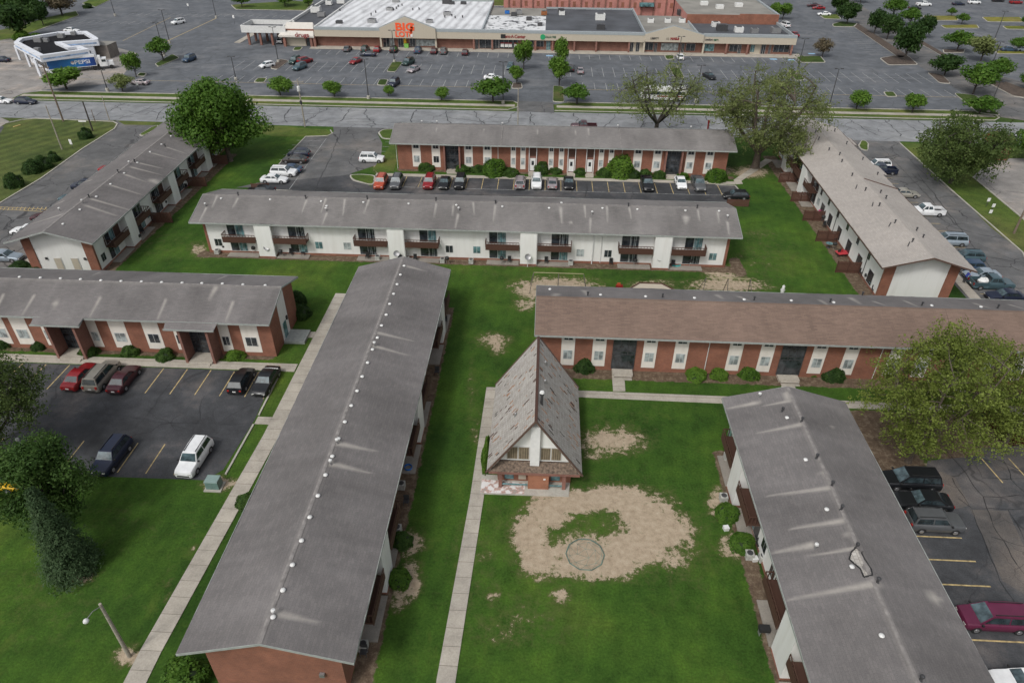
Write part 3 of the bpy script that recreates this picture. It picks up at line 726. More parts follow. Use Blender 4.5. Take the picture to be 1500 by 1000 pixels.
PAINT = {n: paint('paint_'+n, *v) for n, v in {'white': ((.74, .75, .75), 0), 'silver': ((.42, .37, .38), .5), 'grey': ((.13, .135, .14), .4), 'black': ((.010, .011, .013), .1), 'navy': ((.012, .018, .04), .2),
    'red': ((.24, .010, .014), .1), 'maroon': ((.06, .014, .020), .2), 'orange': ((.42, .07, .03), .1), 'yellow': ((.68, .40, .015), .0), 'green': ((.018, .05, .045), .2), 'blue': ((.04, .075, .13), .3), 'gold': ((.30, .28, .24), .4),
    'teal': ((.07, .12, .14), .3), 'beige': ((.36, .34, .29), .3), 'brown': ((.05, .042, .038), .3), 'ice': ((.34, .40, .45), .4), 'purple': ((.13, .02, .055), .2)}.items()}
def car_parts(kind):
    L, W, H, hood, belt, wx, wt, rt_, rb, trunk = CARS[kind]
    h = L/2; w = W/2; parts = []
    body = MB()
    # lower body lofted along the length
    tall = kind in ('suv', 'van', 'pickup')
    st = [(h, .78, .76 if tall else .54, .30), (h-.10, .91, .90 if tall else .66, .24), (h-.45, .98, hood-(.04 if tall else .10), .2), (wx+.1, 1, hood, .2), (wx, 1, belt, .2), (0, 1, belt, .2), (rb, 1, belt+.01, .2)]
    if kind == 'pickup': st += [(rb-.02, 1, .62, .2), (-h+.12, 1, .62, .22), (-h, .97, .60, .32)]
    elif kind in ('sedan',): st += [(rb-.05, 1, trunk, .2), (-h+.30, .98, trunk-.02, .2), (-h+.06, .92, trunk-.14, .26), (-h, .84, .60, .34)]
    else: st += [(-h+.10, .97, trunk-.02, .22), (-h, .90, .66, .32)]
    b0 = 0; rings = []
    for x, k, zt, zb in st:
        ww = w*k
        ring = [(x, -ww*.90, zb), (x, -ww, zb+.16), (x, -ww, (zb+zt)/2+.05), (x, -ww*.965, zt-.10), (x, -ww*.88, zt), (x, 0, zt+.035), (x, ww*.88, zt), (x, ww*.965, zt-.10), (x, ww, (zb+zt)/2+.05), (x, ww, zb+.16), (x, ww*.90, zb)]
        rings.append(ring)
    n = len(rings[0])
    for r in rings: body.v += r
    for i in range(len(rings)-1):
        for j in range(n-1):
            a = i*n+j; body.f.append((a, a+n, a+n+1, a+1)); body.mi.append(0)
        a = i*n; body.f.append((a+n-1, a+2*n-1, a+n, a)); body.mi.append(1)
    body.f.append(tuple(range(n))); body.mi.append(0)
    e = (len(rings)-1)*n; body.f.append(tuple(range(e, e+n))[::-1]); body.mi.append(0)
    # cabin: painted loft from belt to roof
    wb, wr = w*.90, w*.70
    zb_ = belt-.01
    R = [[(wx, -wb, zb_), (wx, wb, zb_)], [(wt, -wr, H-.05), (wt, wr, H-.05)], [((wt+rt_)/2, -wr*1.02, H), ((wt+rt_)/2, wr*1.02, H)], [(rt_, -wr, H-.04), (rt_, wr, H-.04)], [(rb, -wb, zb_), (rb, wb, zb_)]]
    b = len(body.v)
    for r in R: body.v += r
    for i in range(4): body.f.append((b+2*i, b+2*i+1, b+2*i+3, b+2*i+2)); body.mi.append(0)
    for s in (0, 1):
        q = (b+s, b+2+s, b+4+s, b+6+s, b+8+s); body.f.append(q if s == 0 else q[::-1]); body.mi.append(0)
    if kind == 'pickup':
        for s in (-1, 1): body.span(rb-.02, -h+.05, s*w*.99, s*(w*.99-.12), .60, 1.12)
        body.span(-h+.02, -h+.12, -w*.96, w*.96, .60, 1.12)
        body.m = 1; body.span(rb-.03, -h+.13, -w+.14, w-.14, .655, .675); body.m = 0
    if kind in ('suv', 'van', 'wagon'):
        body.m = 1
        for s in (-1, 1): body.span(wt-.15, rt_+.1, s*wr*.88, s*wr*.80, H+.0, H+.05)
        body.m = 0
    # wheel arches and sill, dark
    body.m = 1
    ax = (h-.88, -h+.95)
    for x in ax:
        for s in (-1, 1):
            pts = []
            for k in range(13):
                t = PI*k/12; pts.append((x+.40*math.cos(t), s*(w+.006), .30+.40*math.sin(t)))
            pts = pts if s < 0 else pts[::-1]
            body.face(pts)
    # bumpers trim and grille
    body.box((h+.005, 0, .46), (.03, W*.62, .16)); body.box((-h-.005, 0, .42), (.03, W*.6, .10))
    for s in (-1, 1): body.box((wx-.12, s*(w+.07), belt+.06), (.14, .16, .12))
    body.m = 0
    parts.append(('body', body.mesh(kind+'_body', [PAINT['white'], M['black']], 38)))
    def quad_between(a, b_, ta, tb, inset, off):
        """windscreen-like pane between two cabin rings"""
        (p0, p1), (q0, q1) = a, b_
        p0, p1, q0, q1 = map(Vector, (p0, p1, q0, q1)); c = (p0+p1+q0+q1)/4; nrm = (p1-p0).cross(q0-p0).normalized()
        if nrm.z < 0: nrm = -nrm
        pp = [p0.lerp(q0, ta), p1.lerp(q1, ta), p1.lerp(q1, tb), p0.lerp(q0, tb)]
        m_ = sum(pp, Vector())/4
        pp = [m_+Vector(((x_-m_).x, (x_-m_).y*inset, (x_-m_).z))+nrm*off for x_ in pp]
        mb_ = MB(); mb_.face(pp[::-1] if (pp[1]-pp[0]).cross(pp[3]-pp[0]).dot(nrm) < 0 else pp); return mb_
    parts.append(('windshield', quad_between(R[0], R[1], .06, .95, .93, .012).mesh('ws', M['carglass2'])))
    parts.append(('rear_window', quad_between(R[4], R[3], .12, .92, .90, .012).mesh('rw', M['carglass'])))
    for s in (-1, 1):
        mb_ = MB()
        def P3(x, t):
            y = s*(wb+(wr-wb)*t+.014*1); return (x, y, zb_+(H-.05-zb_)*t+.0)
        xa = wx-(wx-wt)*.30; xm = (wt+rt_)/2+.12
        lo, hi = .14, .86
        def xf(t): return wx+(wt-wx)*t-.16
        def xr(t): return rb+(rt_-rb)*t+.14
        q1 = [P3(xf(lo), lo), P3(xm+.05, lo), P3(xm+.05, hi), P3(xf(hi), hi)]; q2 = [P3(xm-.05, lo), P3(xr(lo), lo), P3(xr(hi), hi), P3(xm-.05, hi)]
        for q in (q1, q2): mb_.face(q if s > 0 else q[::-1])
        me = mb_.mesh('sw', M['carglass']); parts.append(('side_window', me))
    for x in ax:
        for s in (-1, 1):
            t = MB(); t.tube((0, s*-.11, 0), (0, s*.11, 0), .33, .33, 18)
            r = MB(); r.tube((0, s*.09, 0), (0, s*.125, 0), .21, .19, 12)
            parts.append(('wheel', t.mesh('wheel', M['tyre'], 40), (x, s*(w-.085), .33), r.mesh('rim', M['rim'], 40)))
    for s in (-1, 1):
        f = MB(); f.box((h-.045, s*w*.63, .70 if tall else .52), (.11, .28, .12)); parts.append(('headlight', f.mesh('hl', M['lamp'])))
        t = MB(); t.box((-h+.03, s*w*.74, (trunk if kind != 'pickup' else 1.1)-.26), (.09, .22, .16 if kind in ('sedan', 'hatch') else .30)); parts.append(('tail_light', t.mesh('tl', M['tail'])))
    p = MB(); p.box((-h-.022, 0, .62), (.02, .36, .14)); parts.append(('number_plate', p.mesh('np', M['white'])))
    return parts
CP = {k: car_parts(k) for k in CARS}
def car(kind, col, px, py, ang, label, group=None, far=False, scale=1.0, world=None, cat=None):
    """ang: direction the front faces, degrees, 0 = east, -90 = towards the camera"""
    x, y = world if world else G(px, py, .5)
    names = {'sedan': 'parked_car', 'hatch': 'parked_car', 'suv': 'parked_suv', 'van': 'minivan', 'wagon': 'station_wagon', 'pickup': 'pickup_truck'}
    r = root(names[kind], label, cat or {'sedan': 'car', 'hatch': 'car', 'suv': 'suv', 'van': 'minivan', 'wagon': 'car', 'pickup': 'pickup truck'}[kind], (x, y, .012), math.radians(ang), group)
    r.scale = (scale,)*3
    for p in CP[kind]:
        nm, me = p[0], p[1]
        if far and nm in ('number_plate',): continue
        o = link(nm, me, r, p[2] if len(p) > 2 else (0, 0, 0))
        if nm == 'body':
            o.material_slots[0].link = 'OBJECT'; o.material_slots[0].material = PAINT[col]
        if len(p) > 3 and not far: link('rim', p[3], o)
    return r
grp1 = 'cars parked in the southwest lot'
car('sedan','red',118,551,88,'dark red sedan parked nose-in at the left end of the southwest lot',grp1)
car('van','gold',150,551,90,'silver minivan with roof bars between the red sedan and the maroon coupe',grp1)
car('sedan','maroon',182,555,90,'old maroon coupe with a white rear bumper beside the silver minivan',grp1)
car('hatch','black',354,557,90,'black hatchback parked nose-in, left one of the black pair by the sidewalk',grp1)
car('sedan','black',390,558,-92,'black sedan backed in at the lot corner, right one of the black pair',grp1)
car('suv','navy',164,669,-92,'black boxy suv facing the lawn in the lower row of the southwest lot',grp1)
car('suv','white',285,671,-92,'white suv facing the lawn near the green utility cabinet',grp1)
car('sedan','yellow',-5,706,0,'yellow car poking out behind the dark tree at the left edge')
grp2 = 'cars parked in the southeast lot'
car('van','black',1334,704,180,'long black minivan furthest up the southeast lot, under the yellow-green tree',grp2)
car('sedan','black',1352,734,178,'black sedan between the black minivan and the grey suv',grp2)
car('suv','grey',1368,765,0,'grey suv with an open sunroof and roof bars facing away from the building',grp2)
car('van','purple',1454,906,180,'maroon minivan alone among the orange stall lines',grp2)
car('sedan','white',1502,1000,180,'white car cut off by the bottom right corner',grp2)
grp3 = 'cars parked behind the tan roofed building'
car('suv','white',1285,243,180,'white suv beyond the dark pickup near the street end of the east drive',grp3)
car('pickup','navy',1290,250,178,'dark blue pickup in front of the white suv by the tan roof',grp3)
car('sedan','beige',1325,284,0,'beige sedan at the end of the roof valley of the tan building',grp3)
car('pickup','white',1356,310,180,'white crew cab pickup with an open bed by the east drive',grp3)
car('van','ice',1390,353,178,'pale silver minivan below the white crew cab pickup',grp3)
car('wagon','teal',1416,376,178,'dark teal station wagon between the silver minivan and the blue car',grp3)
car('hatch','blue',1418,391,180,'small dark blue car mostly hidden behind the corner of the tan roof',grp3)
car('sedan','ice',1438,403,180,'light silver sedan whose hood points at the gable corner of the tan building',grp3)
car('pickup','teal',1452,416,0,'grey pickup loaded with a white bundle in its bed',grp3)
car('sedan','navy',1472,434,180,'dark navy sedan, nearest in the row beside the tan roofed building',grp3)
grp4 = 'cars in the courtyard lot'
car('suv','white',545,233,0,'white suv with a sunroof standing alone in the right stalls of the court drive',grp4)
car('hatch','navy',438,225,180,'dark blue car furthest up the left stalls of the court drive',grp4)
car('sedan','brown',432,234,178,'dark brown sedan below the dark blue car in the left stalls',grp4)
car('sedan','blue',424,248,178,'slate blue sedan half hidden behind the white suv in the left stalls',grp4)
car('suv','white',416,253,0,'white suv with dark windows between the slate blue and the white sedan',grp4)
car('sedan','white',402,263,0,'white sedan lowest in the left stalls of the court drive',grp4)
car('sedan','black',382,279,180,'black car peeking over the grey roof behind the brown fence',grp4)
grp5 = 'cars parked nose out along the brick row building'
for k, c, px, l in (('suv','orange',558,'orange red small suv at the left end of the row below the brick building'),('suv','grey',581,'dark grey suv second from the left in the row below the brick building'),
    ('suv','red',629,'bright red suv between empty stalls and two black cars'),('sedan','black',651,'black sedan next to the red suv in the row'),('suv','black',674,'black suv at the right of the left hand group in the row'),
    ('suv','silver',762,'silver grey hatchback at the left of the middle group of four'),('suv','white',786,'white hatchback second in the middle group of four'),('sedan','silver',809,'silver sedan third in the middle group of four'),
    ('sedan','black',833,'black sedan at the right of the middle group of four'),('pickup','black',948,'black pickup standing by itself between empty stalls'),('sedan','white',997,'white sedan beside the silver pickup at the right end'),('pickup','grey',1023,'long grey pickup at the right end of the row below the brick building')):
    car(k, c, px, 268 if k != 'pickup' else 270, -90 if c not in ('silver',) else 90, l, grp5)
car('hatch','black',1078,287,180,'dark hatchback behind the brown fence panel at the right end of the court lot',grp4)
car('wagon','navy',38,149,0,'dark wagon driving on the road at the left edge')
car('sedan','white',2,148,0,'white sedan right behind the dark wagon on the road')
car('pickup','maroon',855,186,180,'maroon pickup on the road above the ridge of the brick row building')
car('pickup','red',1462,203,0,'red pickup on the road beyond the bushy tree at the right')
grp6 = 'cars parked along the west side of the left building'
for k, c, px, py, l in (('sedan','red',164,247,'red car glimpsed over the ridge of the left building'),('suv','navy',126,273,'dark blue suv glimpsed over the long left roof'),('sedan','teal',108,290,'dark teal car just below the dark blue suv behind the left roof'),
    ('sedan','maroon',68,318,'dark red car near the yellow hatched lines behind the left roof'),('sedan','white',40,338,'white car behind the lower corner of the left roof'),('sedan','ice',8,376,'silver green sedan at the left edge beside the white gable')):
    car(k, c, px, py, 180 if px > 20 else 0, l, grp6)
grp7 = 'cars in the shopping centre lot'
for k, c, px, py, a, l in (('sedan','navy',2,88,180,'dark car at the left edge beside the gas station'),('sedan','white',105,45,0,'white car behind the gas station roof'),('sedan','silver',205,121,175,'pale silver sedan beside the small tree by the road verge'),
    ('suv','blue',277,87,-100,'dark blue suv at the end of an aisle beside the left grass island'),('suv','white',261,33,-120,'white suv alone on the open lot at the upper left'),('hatch','white',391,96,-130,'white hatchback beside the brown soil island'),
    ('suv','green',432,90,-100,'dark green suv next to the soil island'),('suv','red',447,90,60,'red suv next to the dark green suv'),('suv','teal',439,99,-110,'teal suv parked below the red and green suvs'),
    ('sedan','red',521,90,-110,'red sedan in the aisle near the store front'),('sedan','navy',539,80,180,'navy sedan driving along the store front'),('sedan','grey',509,72,90,'dark grey sedan nearest the brick wall left of the entrance'),
    ('suv','green',535,73,90,'dark green suv at the kerb left of the entrance'),('hatch','red',553,73,90,'red hatchback at the kerb beside the dark green suv'),('suv','black',577,73.5,90,'big black suv at the kerb under the orange store sign'),
    ('suv','blue',612.5,74.5,90,'blue suv at the kerb right of the dark entrance patch'),('hatch','maroon',636,75.5,90,'maroon car at the kerb, left one of a pair before the brick wall'),('suv','grey',650,76,90,'grey suv at the kerb, right one of a pair before the brick wall'),
    ('hatch','maroon',681.5,77.5,90,'maroon hatchback alone at the kerb before the brick wall'),('suv','green',598,92,-110,'dark green suv beside the planted island'),('sedan','silver',606,102,-110,'silver sedan below the dark green suv by the planted island'),
    ('suv','navy',577,122.5,-100,'navy suv beside the small grass island in the lower row'),('hatch','teal',747.5,98,-95,'dark teal car behind the row of small trees at the entrance'),('hatch','black',836,101,90,'black car half hidden by the entrance tree'),
    ('sedan','silver',850,104,90,'silver sedan by itself right of the entrance trees'),('hatch','white',996,84,90,'white hatchback at the kerb before the peaked store front'),('sedan','black',1039,112,-70,'black sedan behind the big sparse tree'),
    ('sedan','maroon',1191,8,180,'maroon sedan at the top of the side lot'),('sedan','red',1199,12,180,'bright red sedan below the maroon one in the side lot'),('sedan','white',1207,21,180,'white sedan beside the kerbed island in the side lot'),
    ('pickup','white',1353,7,0,'white pickup at the top of the far right lot'),('sedan','black',1340,12,0,'black sedan below the white pickup in the far lot'),('sedan','navy',1404,6,0,'navy sedan in the top row of the far lot'),
    ('suv','white',1427,4,0,'white suv next to the navy sedan in the far lot'),('suv','red',1488,4,0,'red suv at the top right corner'),('sedan','black',1462,1,0,'black sedan between the white and the red suv'),
    ('sedan','blue',1478,73,0,'blue sedan parked along the dry grass strip at the right'),('sedan','ice',1499,73,0,'pale blue sedan cut by the right edge behind the small tree'),('van','white',1150,37,100,'white van behind the end of the shopping centre'),
    ('sedan','red',1163,51,100,'red sedan peeking out behind the end of the shopping centre'),('hatch','white',412,60,90,'white car in shade under the drive-through canopy'),('sedan','white',722,114,0,'white car behind the round tree in the lower row')):
    car(k, c, px, py, a, l, grp7, far=True)

# buses and trucks
def bus():
    x, y = G(970, 147)
    r = root('bus', 'white bus with a dark window band standing behind the left sparse tree', 'bus', (x, y, .01), 0)
    b = MB(); b.box((0, 0, 1.75), (10.5, 2.5, 2.5)); b.box((0, 0, 3.06), (10.2, 2.3, .12)); b.build('body', M['metal_white'], r)
    w = MB(); w.box((0, 0, 1.95), (10.1, 2.53, .75)); w.build('window_band', M['carglass'], r)
    w = MB(); w.box((1.5, -1.262, 1.25), (6, .02, .32)); w.build('red_stripe', PAINT['red'], r)
    for sx in (-3.4, 3.4):
        for s in (-1, 1):
            t = MB(); t.tube((sx, s*1.0, .48), (sx, s*1.28, .48), .48, .48, 16); t.build('wheel', M['tyre'], r)
bus()
def text(name, s, size, mat, parent, loc, rot=(PI/2, 0, 0), ext=.03, sx=1.0, bold=.0, align='CENTER'):
    c = bpy.data.curves.new(name, 'FONT'); c.body = s; c.size = size; c.extrude = ext; c.align_x = align; c.align_y = 'CENTER'; c.offset = bold
    o = bpy.data.objects.new(name, c); me = bpy.data.meshes.new_from_object(o); me.name = name; me.materials.clear(); me.materials.append(mat); bpy.data.objects.remove(o); o = bpy.data.objects.new(name, me); COL.objects.link(o); o.parent = parent; o.location = loc; o.rotation_euler = rot; o.scale = (sx, 1, 1); return o
def semi():
    a = Vector(G(74, 108)); b = Vector(G(170, 99)); d = (b-a).normalized(); ang = math.atan2(d.y, d.x); L = (b-a).length
    r = root('delivery_truck', 'white truck with a long blue drinks trailer parked along the gas station', 'truck', (a.x, a.y, .012), ang)
    tl = L-4.2
    t = MB(); t.span(0, tl, -1.25, 1.25, 1.1, 3.85); to = t.build('trailer', PAINT['white'], r)
    m, nt, bb = new_mat('trailer_wrap'); v = coord(nt, obj=True)
    sp = nt.nodes.new('ShaderNodeSeparateXYZ'); nt.links.new(v, sp.inputs[0])
    nt.links.new(ramp(nt, math_n(nt, 'DIVIDE', sp.outputs[0], tl), [(.2, (.01, .10, .30)), (.55, (.02, .20, .48)), (.8, (.015, .08, .32)), (1, (.01, .03, .14))]), bb.inputs['Base Color']); bb.inputs['Roughness'].default_value = .35
    for s in (-1, 1):
        w = MB(); w.span(.1, tl-.1, s*1.252, s*1.262, 1.25, 3.35); w.build('blue_side_panel', m, r)
    pt = MB(); pt.tube((tl*.52, -1.27, 2.35), (tl*.52, -1.285, 2.35), .42, .42, 18); pt.build('round_emblem', M['white'], r)
    pr = MB(); pr.box((tl*.52, -1.295, 2.55), (.6, .012, .22)); pr.build('emblem_red_band', PAINT['red'], r)
    text('trailer_lettering', 'PEPSI', 1.35, M['white'], r, (tl*.72, -1.27, 2.35), ext=.012, sx=1.25, bold=.02)
    u = MB(); u.span(.4, tl-.3, -.5, .5, .85, 1.1); u.build('underframe', M['black'], r)
    c = MB(); c.span(tl+.6, tl+2.5, -1.1, 1.1, .8, 2.75); c.box((tl+3.2, 0, 1.35), (1.7, 1.7, 1.1), 0, .88); c.span(tl+.5, tl+1.2, -1.0, 1.0, 2.75, 3.3); c.build('cab', PAINT['white'], r)
    g = MB(); g.box((tl+2.51, 0, 2.2), (.03, 1.9, .8)); g.span(tl+1.3, tl+2.3, -1.115, 1.115, 1.9, 2.5); g.build('cab_window', M['carglass'], r)
    for x in (1.2, 2.4, tl-.8, tl+.3, tl+3.3):
        for s in (-1, 1):
            t = MB(); t.tube((x, s*.85, .5), (x, s*1.15, .5), .5, .5, 16); t.build('wheel', M['tyre'], r)
semi()
# ------------------------------------------------------------------ apartment buildings
class Apt:
    def __init__(s, label, c, deg, L, WH=5.95, eave=5.3, ridge=7.0, over=(1.25, 1.25), roof='shingle', roof_b=None, bumps=(), eo=.5):
        s.eo = eo
        s.c = c; s.rz = math.radians(deg); s.L = L; s.WH = WH; s.eave = eave; s.ridge = ridge; s.over = over; s.bumps = bumps
        s.r = root('apartment_building', label, 'building', (c[0], c[1], 0), s.rz)
        s.roofm = roof; s.roofb = roof_b or roof; s.stains = []; s.slab_d = .7 if 80 < deg < 90 else .02
    def loc(s, x, y):
        dx, dy = x-s.c[0], y-s.c[1]; cr, sr = math.cos(-s.rz), math.sin(-s.rz)
        return dx*cr-dy*sr, dx*sr+dy*cr
    def wld(s, x, y):
        cr, sr = math.cos(s.rz), math.sin(s.rz); return s.c[0]+x*cr-y*sr, s.c[1]+x*sr+y*cr
    def rz_at(s, y): return s.ridge-(s.ridge-s.eave)*abs(y)/s.WH
    def roof_pt(s, px, py):
        z = s.ridge-.4
        for _ in range(6):
            lx, ly = s.loc(*G(px, py, z)); z = s.rz_at(ly)
        return lx, ly, z
    def streaks(s, *segs, w=(.32, .12), k=1.0):
        """pale streaks: pairs of picture points on the roof"""
        for a in segs:
            p = s.roof_pt(a[0], a[1]); q = s.roof_pt(a[2], a[3]); ww = a[4] if len(a) > 4 else 1
            s.stains.append((p[0], p[1], q[0], q[1], w[0]*ww, w[1]*ww, k))
    def vents(s, pts, kind='dome'):
        for px, py in pts:
            x, y, z = s.roof_pt(px, py); s.vent(x, y, z, kind)
    def vent(s, x, y, z, kind='dome'):
        if kind == 'dome':
            m = MB(); m.lathe([(.13, -.1), (.13, .05), (.19, .07), (.16, .13), (.06, .165), (.02, .17)], (x, y, z), 10); m.build('roof_vent', M['metal_white'], s.r, smooth=50)
        elif kind == 'pipe':
            m = MB(); m.lathe([(.18, -.08), (.09, .04), (.085, .38), (.14, .39), (.14, .50), (.02, .55)], (x, y, z), 8); m.build('flue_pipe', M['metal_dark'], s.r)
        else:
            m = MB(); m.lathe([(.08, -.1), (.07, .42)], (x, y, z), 8); m.m = 1; m.lathe([(.15, .42), (.15, .55), (.03, .6)], (x, y, z), 8); m.build('flue_pipe', [M['metal'], M['metal_white']], s.r)
    def build_roof(s):
        hl = s.L/2; stx, sty = .16, .40
        nx = int(s.L/stx)+1
        for sd, mat in ((-1, s.roofm), (1, s.roofb)):
            ny = int(s.WH/sty)+1
            X, T = np.meshgrid(np.linspace(-hl, hl, nx), np.linspace(0, 1, ny)); X = X.ravel(); T = T.ravel()
            WH = np.full(len(X), s.WH)
            for (bs, x0, x1, d) in s.bumps:
                if bs == sd: WH[(X > x0) & (X < x1)] += d
            Y = sd*WH*T
            Z = s.ridge-(s.ridge-s.eave)/s.WH*np.abs(Y)+.018*np.sin(X*1.9+3*np.sin(X*.31))*T+.012*np.sin(X*5.1)*T+.05*np.sin(X*.23+s.L)*T
            st = np.zeros(len(X))
            for ax, ay, bx, by, w0, w1, k in s.stains:
                dx, dy = bx-ax, by-ay; L2 = dx*dx+dy*dy+1e-6
                t = np.clip(((X-ax)*dx+(Y-ay)*dy)/L2, 0, 1); dd = np.hypot(X-ax-t*dx, Y-ay-t*dy); w = .72*(w0+(w1-w0)*t)
                st = np.maximum(st, k*np.clip(1.25-dd/w, 0, 1)*(1.0-.45*t))
            st = np.maximum(st, np.clip(.30-np.abs(Y)*1.1, 0, .3))
            me = bpy.data.meshes.new('roof'); idx = np.arange(nx*ny).reshape(ny, nx)
            q = np.stack([idx[:-1, :-1].ravel(), idx[1:, :-1].ravel(), idx[1:, 1:].ravel(), idx[:-1, 1:].ravel()], 1)
            if sd > 0: q = q[:, ::-1]
            me.vertices.add(len(X)); me.vertices.foreach_set('co', np.stack([X, Y, Z], 1).astype(np.float32).ravel())
            me.loops.add(q.size); me.loops.foreach_set('vertex_index', q.ravel().astype(np.int32))
            me.polygons.add(len(q)); me.polygons.foreach_set('loop_start', np.arange(0, q.size, 4, dtype=np.int32)); me.polygons.foreach_set('loop_total', np.full(len(q), 4, np.int32))
            me.update(calc_edges=True); at = me.attributes.new('stain', 'FLOAT', 'POINT'); at.data.foreach_set('value', st.astype(np.float32)); me.materials.append(M[mat])
            link('roof', me, s.r)
        # underside and fascia boards
        so = MB(); k = (s.ridge-s.eave)/s.WH
        for sd in (-1, 1):
            e = [(-hl+.02, 0, s.ridge-.12), (hl-.02, 0, s.ridge-.12), (hl-.02, sd*(s.WH-.03), s.eave-.12), (-hl+.02, sd*(s.WH-.03), s.eave-.12)]
            so.face(e if sd > 0 else e[::-1])
        for (bs, x0, x1, d) in s.bumps:
            e = [(x0, bs*(s.WH-.1), s.eave-.1), (x1, bs*(s.WH-.1), s.eave-.1), (x1, bs*(s.WH+d-.02), s.eave-.14-k*d), (x0, bs*(s.WH+d-.02), s.eave-.14-k*d)]
            so.face(e if bs > 0 else e[::-1])
        so.build('soffit', M['fascia'], s.r)
        fa = MB()
        for sd in (-1, 1): fa.span(-hl, hl, sd*(s.WH-.02), sd*(s.WH+.02), s.eave-.20, s.eave+.015)
        for ex in (-hl, hl):
            for sd in (-1, 1):
                b = len(fa.v); g = .03 if ex > 0 else -.03
                for x in (ex-g*.3, ex+g):
                    fa.v += [(x, 0, s.ridge+.01), (x, sd*(s.WH+.01), s.eave+.01), (x, sd*(s.WH+.01), s.eave-.20), (x, 0, s.ridge-.20)]
                fa.f += [(b, b+1, b+2, b+3), (b+4, b+7, b+6, b+5), (b, b+4, b+5, b+1), (b+3, b+2, b+6, b+7)]; fa.mi += [0]*4
        for (bs, x0, x1, d) in s.bumps:
            fa.span(x0, x1, bs*(s.WH+d-.02), bs*(s.WH+d+.02), s.eave-k*d-.20, s.eave-k*d+.01)
        fa.build('fascia', M['fascia_dark' if s.roofm == 'shingle_tan' else 'fascia'], s.r)
        rc = MB()
        n = int(s.L/.9)
        for i in range(n):
            x = -hl+s.L*i/n
            for sd in (-1, 1):
                a = .02+.008*(i % 2)
                rc.face([(x+.02, 0, s.ridge+a), (x+s.L/n, 0, s.ridge+a), (x+s.L/n, sd*.15, s.ridge-.03+a), (x+.02, sd*.15, s.ridge-.03+a)][::(1 if sd < 0 else -1)])
        rc.build('ridge_cap', M['ridge' if s.roofm == 'shingle' or s.roofm == 'shingle_s' else s.roofm], s.r)
    def wall(s, sd, mat, base=True):
        y = s.WH-s.over[0 if sd < 0 else 1]; hl = s.L/2-s.eo
        top = s.rz_at(y)-.16
        w = MB(); w.span(-hl, hl, sd*y, sd*(y-.2), .0, top); w.build('wall', M[mat], s.r)
        if base and mat != 'brick':
            b = MB(); b.span(-hl, hl, sd*(y+.0), sd*(y+.04), 0, .34); b.build('brick_base', M['brick'], s.r)
        return y
    def end(s, ex, mat, fins=True):
        """gable wall at local x = ex*L/2"""
        hl = s.L/2-s.eo; ya, yb = s.WH-s.over[0], s.WH-s.over[1]
        za, zb = s.rz_at(ya)-.16, s.rz_at(yb)-.16; x0, x1 = ex*(hl-.2), ex*(hl+(.0))
        def gable(mb, y0, y1, xa, xb):
            pts = [(y0, 0), (y1, 0), (y1, s.rz_at(y1)-.17)]
            if y0 < 0 < y1: pts.append((0, s.ridge-.17))
            pts.append((y0, s.rz_at(y0)-.17))
            b = len(mb.v); n = len(pts)
            for x in (xa, xb): mb.v += [(x, p[0], p[1]) for p in pts]
            mb.f.append(tuple(b+i for i in range(n))[::-1 if xa < xb else 1]); mb.f.append(tuple(b+n+i for i in range(n))[::1 if xa < xb else -1]); mb.mi += [0, 0]
            for i in range(n):
                j = (i+1) % n; q = (b+i, b+j, b+n+j, b+n+i); mb.f.append(q if xa < xb else q[::-1]); mb.mi.append(0)
        g = MB(); gable(g, -ya+.2, yb-.2, x0, x1+ex*.004); g.build('gable_wall', M[mat], s.r)
        if fins and mat != 'brick':
            for a, b in ((-ya-.02, -ya+1.25), (yb-1.25, yb+.02)):
                f = MB(); gable(f, a, b, ex*(hl-.25), ex*(hl+.14)); f.build('brick_pier', M['brick'], s.r)
    def win(s, parent, sd, y, x, z, w, h, gm='glass', sill=True):
        m = MB(); yo = lambda d: sd*(y+d)
        m.span(x-w/2-.06, x+w/2+.06, yo(0), yo(.035), z-h/2-.06, z+h/2+.06); o = m.build('window', M['frame'], parent)
        p = MB(); p.span(x-w/2, x-.025, yo(.036), yo(.045), z-h/2, z+h/2); p.span(x+.025, x+w/2, yo(.036), yo(.045), z-h/2, z+h/2)
        if parent is s.r: p.build('pane', M[gm], o)
        else:
            m2 = MB(); m2.v, m2.f, m2.mi = m.v+p.v, m.f+[tuple(i+len(m.v) for i in f) for f in p.f], m.mi+[1]*len(p.f)
            me = m2.mesh('window', [M['frame'], M[gm]]); o.data = me
